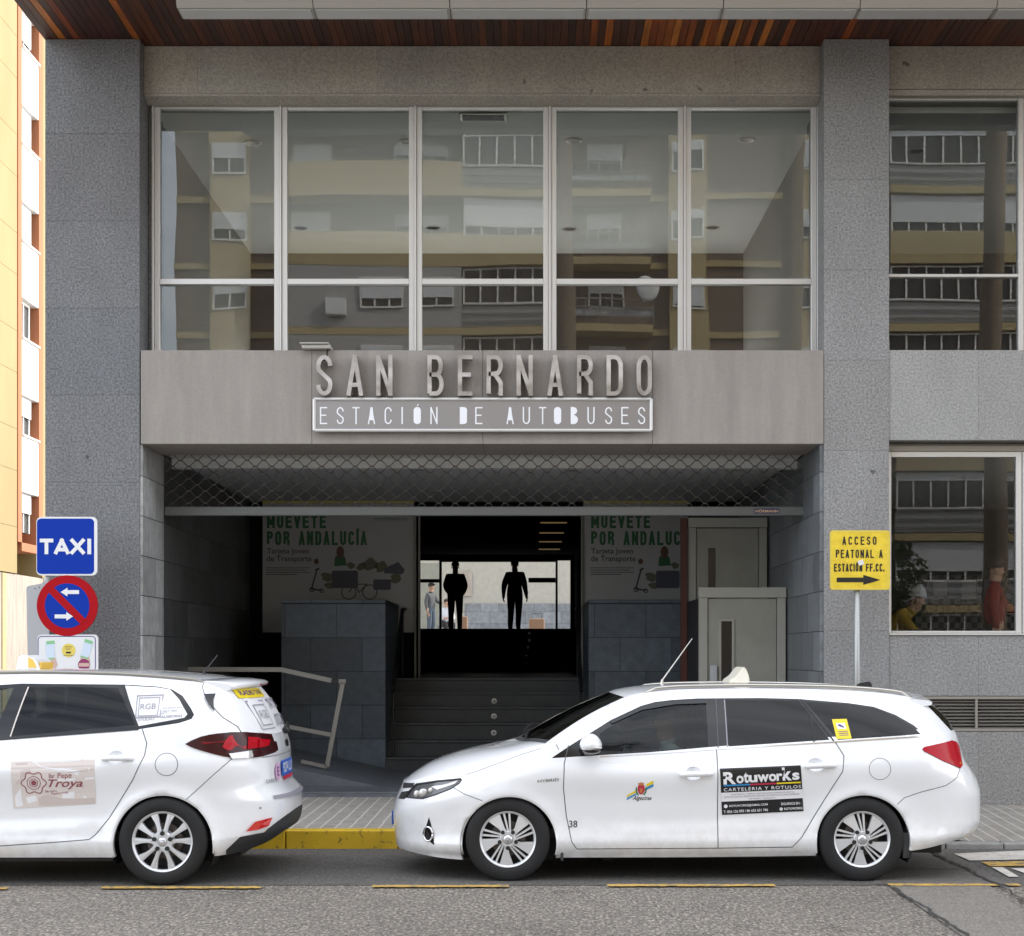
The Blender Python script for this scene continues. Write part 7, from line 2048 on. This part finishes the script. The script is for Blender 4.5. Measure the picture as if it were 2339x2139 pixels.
for (ax, az, ar) in A2:
    fs = c2.cut([(ax + ar * math.cos(R(a)), az + ar * math.sin(R(a))) for a in range(-70, 251, 8)], lambda f: abs(f.calc_center_median().y) > .45 and f[zl2] % 10 == 1)
    bmesh.ops.delete(c2.bm, geom=fs, context='FACES')
tl = QS([(1203, 612), (1245, 588), (1300, 566), (1350, 554), (1400, 547), (1480, 541), (1560, 545), (1640, 560), (1700, 580), (1724, 600), (1732, 635), (1720, 670), (1700, 690), (1650, 704), (1590, 709), (1520, 704), (1450, 692), (1380, 674), (1300, 651), (1240, 631)], .12)
selt = lambda sd: (lambda f: f.calc_center_median().y * sd > .36 and f[zl2] % 10 in (1, 4, 5) and f.calc_center_median().x > -2.6)
tail = c2.take(c2.cut(tl, selt(-1)), .008); tailm = c2.take(c2.cut(tl, selt(1)), .008)
# tailgate glass cut in the rear view (y, z)
rgp = [(-.66, 1.20), (-.63, 1.13), (-.50, 1.085), (-.25, 1.07), (.25, 1.07), (.50, 1.085), (.63, 1.13), (.66, 1.20), (.60, 1.38), (.56, 1.415), (-.56, 1.415), (-.60, 1.38)]
rg = c2.cut(rgp, lambda f: f[zl2] % 10 in (5, 1, 4) and f.calc_center_median().x > -2.36, 'x')
rglass = c2.take(rg)
# black lower bumper: rear view and side view cut
black_b = c2.take(c2.cut([(-2.17, .25), (-2.07, .345), (-1.93, .362), (-1.5, .362), (-1.5, .0), (-2.2, .0)], lambda f: f[zl2] % 10 == 1 and f.calc_center_median().x > -2.4), .004)
black_b2 = c2.take(c2.cut([(-1.925, .361), (-1.84, .43), (-1.76, .49), (-1.5, .51), (-1.5, .361)], lambda f: f[zl2] % 10 == 1 and f.calc_center_median().x > -2.4), .004)
me_ = bpy.data.meshes.new('t'); black_b2.to_mesh(me_); black_b2.free(); black_b.from_mesh(me_); bpy.data.meshes.remove(me_); bmesh.ops.remove_doubles(black_b, verts=black_b.verts, dist=.003)
b2 = cups_(c2, [(264, 1731)])
d_r = QS([(110, 480), (20, 590), (-60, 900), (-60, 1272), (0, 1270), (300, 1249), (562, 1229), (603, 1199), (690, 1092), (760, 982), (850, 841), (922, 690), (931, 612), (893, 512)])
fs = c2.cut(d_r, lambda f: abs(f.calc_center_median().y) > .4 and f[zl2] % 10 in (1, 4))
dra = c2.take([f for f in fs if f.calc_center_median().y < 0]); drb = c2.take([f for f in fs if f.is_valid and f.calc_center_median().y > 0])
d_f = [(-5.02, 1.02), (-5.06, .7), (-4.98, .32), (Q(-60, 1272)[0], Q(-60, 1272)[1])] + [Q(-60, 900), Q(20, 590)]
fs = c2.cut([(-5.02, 1.03), (-5.06, .7), (-4.98, .28), Q(-61, 1272), Q(-61, 900), Q(-61, 600)], lambda f: abs(f.calc_center_median().y) > .4 and f[zl2] % 10 in (1, 4))
dfa = c2.take([f for f in fs if f.calc_center_median().y < 0]); dfb = c2.take([f for f in fs if f.is_valid and f.calc_center_median().y > 0])
hlp = [(-6.2, .72), (-5.95, .80), (-5.7, .86), (-5.72, .80), (-5.95, .70), (-6.15, .66)]
hla = c2.take(c2.cut(hlp, lambda f: f[zl2] % 10 in (1, 2) and f.calc_center_median().y < -.3), .004); hlb = c2.take(c2.cut(hlp, lambda f: f[zl2] % 10 in (1, 2) and f.calc_center_median().y > .3), .004)
c2.finish_body()
do2 = c2.part('rear_door', dra, M_car, smooth=True); c2.part('rear_door', drb, M_car, smooth=True); c2.part('front_door', dfa, M_car, smooth=True); c2.part('front_door', dfb, M_car, smooth=True)
c2.part('headlight', hla, M_hl_dark, smooth=True); c2.part('headlight', hlb, M_hl_dark, smooth=True)
bm = bmesh.new(); box(bm, -6.30, -6.22, -.45, .45, .55, .66, .02, 2); c2.part('grille', bm, M_black)
c2.part('windscreen', ws, M_carglass, smooth=True); c2.part('window_surround', trim, M_blackgloss, smooth=True); c2.part('window_surround', trimf, M_blackgloss, smooth=True)
for nm, a, m in pans: c2.part(nm, a, m, smooth=True, label='quarter window covered by a white studio advert' if m is M_dwhite else None)
c2.part('rear_bumper', black_b, M_plastic, smooth=True)
rgo = c2.part('tailgate_window', rglass, M_dwhite, smooth=True, label='tailgate window covered by white advert film')
seams = None
addseam(c2, seams, QS([(895, 518), (931, 612), (922, 690), (850, 841), (760, 982), (690, 1092), (603, 1199), (562, 1229), (300, 1249), (-60, 1273)]))
addseam(c2, seams, [Q(-61, 1273), Q(-61, 600)])
addseam(c2, seams, QS([(1187, 972), (1480, 707)]), .005)
fc = Q(1065, 746); addseam(c2, seams, circ(fc[0], fc[1], .081, 36) + [(fc[0] + .081, fc[1])], .0045)
addseam(c2, seams, [(-5.02, 1.03), (-5.06, .7), (-4.98, .28), Q(-61, 1273)])
bm = c2.ribbon(QS([(1296, 205), (1290, 250), (1308, 290), (1360, 360), (1440, 440), (1530, 500), (1570, 560)], .25), .006, .002, False); c2.part('tailgate_gap', bm, M_carseam)
bm = bmesh.new(); c2.poly_patch(bm, QS([(1318, 292), (1392, 290), (1384, 330), (1402, 405), (1352, 345)], .3), .03); c2.part('window_corner', bm, M_blackgloss)
bm = c2.ribbon(QS([(154, 252), (78, 566)], .1), .010, .004, False); c2.part('pillar_trim', bm, M_dsand)
bm = c2.ribbon(QS([(762, 240), (888, 516)], .1), .016, .004, False); c2.part('window_divider', bm, M_black)
bm = c2.ribbon(QS([(-300, 603), (0, 588), (890, 522)], .08), .008, .004); c2.part('sill_trim', bm, M_black)
t2 = c2.part('tail_light', tail, M_redlens_d, smooth=True); c2.part('tail_light', tailm, M_redlens_d, smooth=True)
bm = bmesh.new()
c2.poly_patch(bm, QS([(1480, 558), (1572, 554), (1576, 645), (1470, 650), (1440, 630), (1455, 590)], .15), .016, 0)
c2.poly_patch(bm, QS([(1590, 568), (1648, 578), (1652, 640), (1592, 645)], .2), .028, 0); c2.poly_patch(bm, QS([(1656, 582), (1702, 598), (1702, 632), (1660, 640)], .25), .05, 0)
c2.poly_patch(bm, QS([(1300, 598), (1460, 588), (1470, 606), (1320, 612)], .12), .013, 1)
c2.part('lamp_core', bm, [M_redlens, M_redlens_d2], t2)
bm = bmesh.new(); c2.poly_patch(bm, QS([(1490, 668), (1600, 656), (1706, 646), (1700, 688), (1600, 702), (1510, 700)], .2), .032, 0); c2.part('turn_lens', bm, M_clearlens, t2)
bm = bmesh.new(); c2.poly_patch(bm, QS([(1588, 1166), (1640, 1108), (1690, 1098), (1732, 1092), (1712, 1144), (1655, 1160)], .2), .022, 0); c2.part('reflector', bm, M_redlens_b)
bm = bmesh.new(); c2.poly_patch(bm, [Q(1666 + 7 * math.cos(a), 1024 + 8 * math.sin(a), .2) for a in [k * .7 for k in range(9)]], .003); c2.part('parking_sensor', bm, M_dgrey)
c2.part('handle_recess', b2[0], M_car, do2, True)
handle(c2, 268, 1732, .112, 'handle', do2, .0)
# roof rails, aerial, roof sign, spoiler
bm = bmesh.new()
for sd in (-1, 1):
    pts = []
    for k in range(25):
        x = -4.55 + (-2.36 + 4.55) * k / 24; y = sd * (c2.yr(x) - .01); pts.append((x, y, roofz(c2, x, y) + (.014 if 0 < k < 24 else -.004)))
    tube(bm, pts, .013, 8); c2.part('roof_rail', bm, M_alu_dark, smooth=True); bm = bmesh.new()
bm.free()
bm = bmesh.new(); xa_ = U_(462, .85); za_ = roofz(c2, xa_, 0); cyl(bm, (xa_, 0, za_ - .01), (xa_ + .01, 0, za_ + .03), .018, .008, 12); tube(bm, [(xa_ + .008, 0, za_ + .02), (U_(494, .85), 0, EYE - (1497 - VY) * (D2 + .85) / K)], [.006, .005], 8); c2.part('antenna', bm, M_black)
x0, x1 = U_(54, .9), U_(107, .9); zb = roofz(c2, (x0 + x1) / 2, 0)
bm = bmesh.new(); prism(bm, [(x0, zb - .01), (x0 + .012, zb + .075), (x0 + .03, zb + .105), (x0 + .085, zb + .105), (x1 - .03, zb + .07), (x1, zb - .01)], -.19, .19); bmesh.ops.bevel(bm, geom=bm.edges[:], offset=.008, segments=2, affect='EDGES'); rs_ = c2.part('taxi_roof_sign', bm, M_swhite)
bm = bmesh.new(); prism(bm, [(x0 + .098, zb + .01), (x0 + .098, zb + .09), (x1 - .045, zb + .066), (x1 - .02, zb + .01)], -.198, -.188); box(bm, x1 - .012, x1 + .004, -.15, .15, zb + .0, zb + .05, .004, 1); c2.part('lit_panel', bm, M_taxiyellow, rs_)
bm = bmesh.new(); xt0 = -2.42
prof = [(0, 1.466), (.2, 1.458), (.31, 1.442), (.335, 1.424), (.32, 1.400), (.27, 1.388), (.12, 1.378), (0, 1.37)]
n = 18; rings = []
for k in range(n + 1):
    y = -.60 + 1.20 * k / n; e = 1 - (abs(y) / .66) ** 2.6
    rings.append([bm.verts.new((xt0 + .05 * (1 - e) * -1 + x * (.78 + .42 * e), y, z + .03 * e)) for x, z in prof])
for a_, b_ in zip(rings, rings[1:]):
    for i in range(len(prof)):
        f = bm.faces.new((a_[i], a_[(i + 1) % len(prof)], b_[(i + 1) % len(prof)], b_[i])); f.smooth = True
bm.faces.new(rings[0]); bm.faces.new(rings[-1][::-1]); bmesh.ops.recalc_face_normals(bm, faces=bm.faces); spo = c2.part('spoiler', bm, M_car)
bm = bmesh.new(); box(bm, -2.055, -2.03, -.17, .17, 1.432, 1.452, .004, 1); c2.part('brake_light', bm, M_redlens_b, spo)
# things laid on the tail: place(y, z) by a ray from behind
def rear(off):
    def f(y, z):
        h = c2.bvh.ray_cast(Vector((0, y, z)), Vector((-1, 0, 0))); x = h[0].x if h[0] is not None else -1.75
        return (x + off, y, z)
    return f
def rpatch(poly, off, n=(8, 5)):
    bm = bmesh.new(); F = rear(off); g = []
    for j in range(n[1] + 1):
        row = []
        for i in range(n[0] + 1):
            p = Vector(poly[0]).lerp(Vector(poly[1]), i / n[0]).lerp(Vector(poly[3]).lerp(Vector(poly[2]), i / n[0]), j / n[1]); row.append(bm.verts.new(F(p.x, p.y)))
        g.append(row)
    for a, b in zip(g, g[1:]):
        for i in range(n[0]): bm.faces.new((a[i], a[i + 1], b[i + 1], b[i]))
    return bm
def rtext(bm, s_, y0, y1, z0, z1, off, **kw): 
    F = rear(off); add_text(bm, s_, y0, y1, z0, z1, lambda y, z: F(y, z), **kw)
def rq(y0, y1, z0, z1): return [(y0, z1), (y1, z1), (y1, z0), (y0, z0)]
pt = c2.part('number_plate', rpatch(rq(-.26, .26, .745, .86), .012), M_plate)
bm = bmesh.new(); rtext(bm, '9274 LLX', -.22, .24, .765, .845, .014, offset=.02); c2.part('plate_lettering', bm, M_dwhite, pt)
bm = rpatch(rq(-.22, .20, .715, .742), .012, (6, 1)); c2.part('plate_strip', bm, M_dred, pt)
bm = bmesh.new(); F = rear(.012); cv = bm.verts.new(F(-.375, .79)); ring = [bm.verts.new(F(-.375 + .062 * math.cos(2 * math.pi * k / 24), .79 + .066 * math.sin(2 * math.pi * k / 24))) for k in range(24)]
for k in range(24): bm.faces.new((cv, ring[k], ring[(k + 1) % 24]))
eb = c2.part('sticker', bm, M_pink)
bm = bmesh.new(); rtext(bm, 'E', -.40, -.355, .755, .825, .014, offset=.02); c2.part('sticker_lettering', bm, M_violet, eb)
bm = bmesh.new(); rtext(bm, 'CARENS', -.60, -.42, .715, .745, .012, offset=.02); c2.part('badge', bm, M_dgrey)
bm = bmesh.new(); F = rear(.012)
for r0, r1, mi in ((.048, .030, 0),): 
    cv = bm.verts.new(F(.05, .985)); ring = [bm.verts.new(F(.05 + .06 * math.cos(2 * math.pi * k / 20), .985 + .03 * math.sin(2 * math.pi * k / 20))) for k in range(20)]
    for k in range(20): bm.faces.new((cv, ring[k], ring[(k + 1) % 20]))
c2.part('emblem', bm, M_dblack)
bm = rpatch(rq(-.62, .62, .908, .913), .004, (16, 1)); c2.part('tailgate_gap', bm, M_carseam)
bm = rpatch(rq(-.60, .60, .60, .628), .010, (16, 1)); c2.part('bumper_strip', bm, M_dgrey)
bm = rpatch(rq(-.55, -.05, 1.345, 1.412), .010, (8, 2)); fs_ = c2.part('window_film', bm, M_dyel, rgo)
bm = bmesh.new(); rtext(bm, 'RADIO TAXI', -.50, -.10, 1.365, 1.40, .013, offset=.015); c2.part('film_lettering', bm, M_violet, rgo)
bm = bmesh.new(); rtext(bm, 'TATTOO', -.10, .42, 1.25, 1.33, .012, offset=.03); rtext(bm, 'STUDIO', -.06, .42, 1.12, 1.21, .012, offset=.03)
F = rear(.012)
for (a, b, c_, d) in ((-.50, -.20, 1.11, 1.32), (-.46, -.24, 1.14, 1.29)):
    pts = [(a, c_), (b, c_), (b, d), (a, d), (a, c_)]; stroke(bm, pts, .008, lambda y, z, q_: F(y, z))
rtext(bm, 'RGB', -.43, -.27, 1.19, 1.25, .012)
c2.part('film_lettering', bm, M_dgrey, rgo)
bm = bmesh.new(); tube(bm, [(F(.10, 1.085)[0] + .02, .10, 1.085), (F(.12, 1.12)[0] + .03, .25, 1.10), (F(.4, 1.12)[0] + .02, .42, 1.12)], .012, 8); sphere(bm, (F(.1, 1.08)[0] + .02, .1, 1.08), .03); c2.part('wiper', bm, M_black)
c2.wheels(A2[1][0], A2[0][0] - .004, .318, .320, .219, rim_yspoke, .215)
c2.arch_liner(); c2.underbody(); c2.interior(-4.05, -3.05, .78, (-5.1, -4.75, 1.05))
# RGB studio lettering on the quarter window
bm = bmesh.new()
def fr(a, b, c_, d, w):
    pts = QS([(a, b), (c_, b - (c_ - a) * .03), (c_ - 2, d - 6), (a + 6, d), (a, b)], .1); P_ = c2.pl(.004); stroke(bm, pts, w, lambda x, z, q_: P_(x, z))
fr(862, 308, 1026, 446, .008); fr(878, 322, 1008, 436, .006)
c2.text(bm, 'RGB', QS([(890, 360), (990, 355), (988, 390), (892, 395)], .1), .004); c2.text(bm, 'STUDIO', QS([(882, 446), (990, 440), (988, 462), (884, 468)], .1), .004)
for k, (s_, w_) in enumerate((('José Ramón Pérez', 1165), ('Calle Av. Galilea', 1130), ('Nº 5', 1065))): c2.text(bm, s_, QS([(1034, 380 + 17 * k), (w_, 376 + 17 * k), (w_, 390 + 17 * k), (1034, 393 + 17 * k)], .1), .004)
c2.text(bm, 'ALGECIRAS', QS([(1030, 434), (1166, 424), (1166, 441), (1030, 449)], .1), .004, offset=.015)
c2.part('window_lettering', bm, M_dgrey)
# faded street-scene advert on the rear door
adv = c2.part('advert', c2.patch(QS([(70, 728), (606, 712), (606, 1000), (78, 1032)]), .002, (14, 8)), M_dsand, do2)
sky_ = bmesh.new(); P_ = c2.pl(.0026)
c2.poly_patch(sky_, QS([(200, 726), (515, 715), (515, 790), (470, 850), (330, 850), (260, 760)]), .0026); c2.poly_patch(sky_, QS([(535, 713), (603, 712), (603, 840), (540, 845)]), .0026)
c2.poly_patch(sky_, QS([(90, 950), (130, 900), (140, 1010), (120, 1020), (92, 1018)]), .0026); c2.poly_patch(sky_, QS([(160, 960), (220, 945), (232, 980), (170, 1000)]), .0026); c2.poly_patch(sky_, QS([(395, 930), (470, 920), (470, 965), (392, 965)]), .0026); c2.poly_patch(sky_, QS([(525, 950), (548, 950), (548, 985), (525, 985)]), .0026)
c2.part('advert_print', sky_, M_dwhite, do2)
dk = bmesh.new()
for q_ in ([(240, 960), (300, 940), (390, 968), (470, 968), (600, 960), (600, 998), (240, 1012)], [(100, 740), (170, 735), (200, 790), (140, 840), (95, 880)], [(520, 715), (530, 715), (533, 900), (521, 900)]): c2.poly_patch(dk, QS(q_), .0030)
stroke(dk, QS([(430, 800), (600, 776)]), .006, lambda x, z, d: c2.pl(.003)(x, z))
c2.part('advert_print', dk, M_dsand2, do2)
bm = bmesh.new(); cx_, cy_ = 215, 865
P_ = c2.pl(.0036)
pts = [Q(cx_ + (72 + 9 * math.cos(6 * a)) * math.cos(a), cy_ + (66 + 9 * math.cos(6 * a)) * math.sin(a)) for a in [2 * math.pi * k / 60 for k in range(61)]]; stroke(bm, pts, .007, lambda x, z, d: P_(x, z))
for r_ in (42, 26):
    pts = [Q(cx_ + r_ * math.cos(a), cy_ + r_ * math.sin(a)) for a in [2 * math.pi * k / 32 for k in range(33)]]; stroke(bm, pts, .0045, lambda x, z, d: P_(x, z))
c2.poly_patch(bm, [Q(cx_ + 17 * math.cos(a), cy_ + 17 * math.sin(a)) for a in [2 * math.pi * k / 20 for k in range(20)]], .0036)
c2.text(bm, 'Bar', QS([(314, 806), (352, 804), (352, 832), (314, 834)]), .0036); c2.text(bm, 'Pepe', QS([(370, 800), (460, 796), (458, 842), (368, 846)]), .0036)
c2.text(bm, 'Troya', QS([(308, 842), (528, 838), (522, 906), (302, 908)]), .0036, shear=.3, offset=.012); c2.text(bm, 'San Isidro', QS([(284, 912), (360, 908), (360, 922), (284, 926)]), .0036); c2.text(bm, 'Tapas y más', QS([(320, 928), (432, 916), (432, 936), (320, 946)]), .0036, shear=.2)
c2.part('advert_lettering', bm, M_dwine, do2)
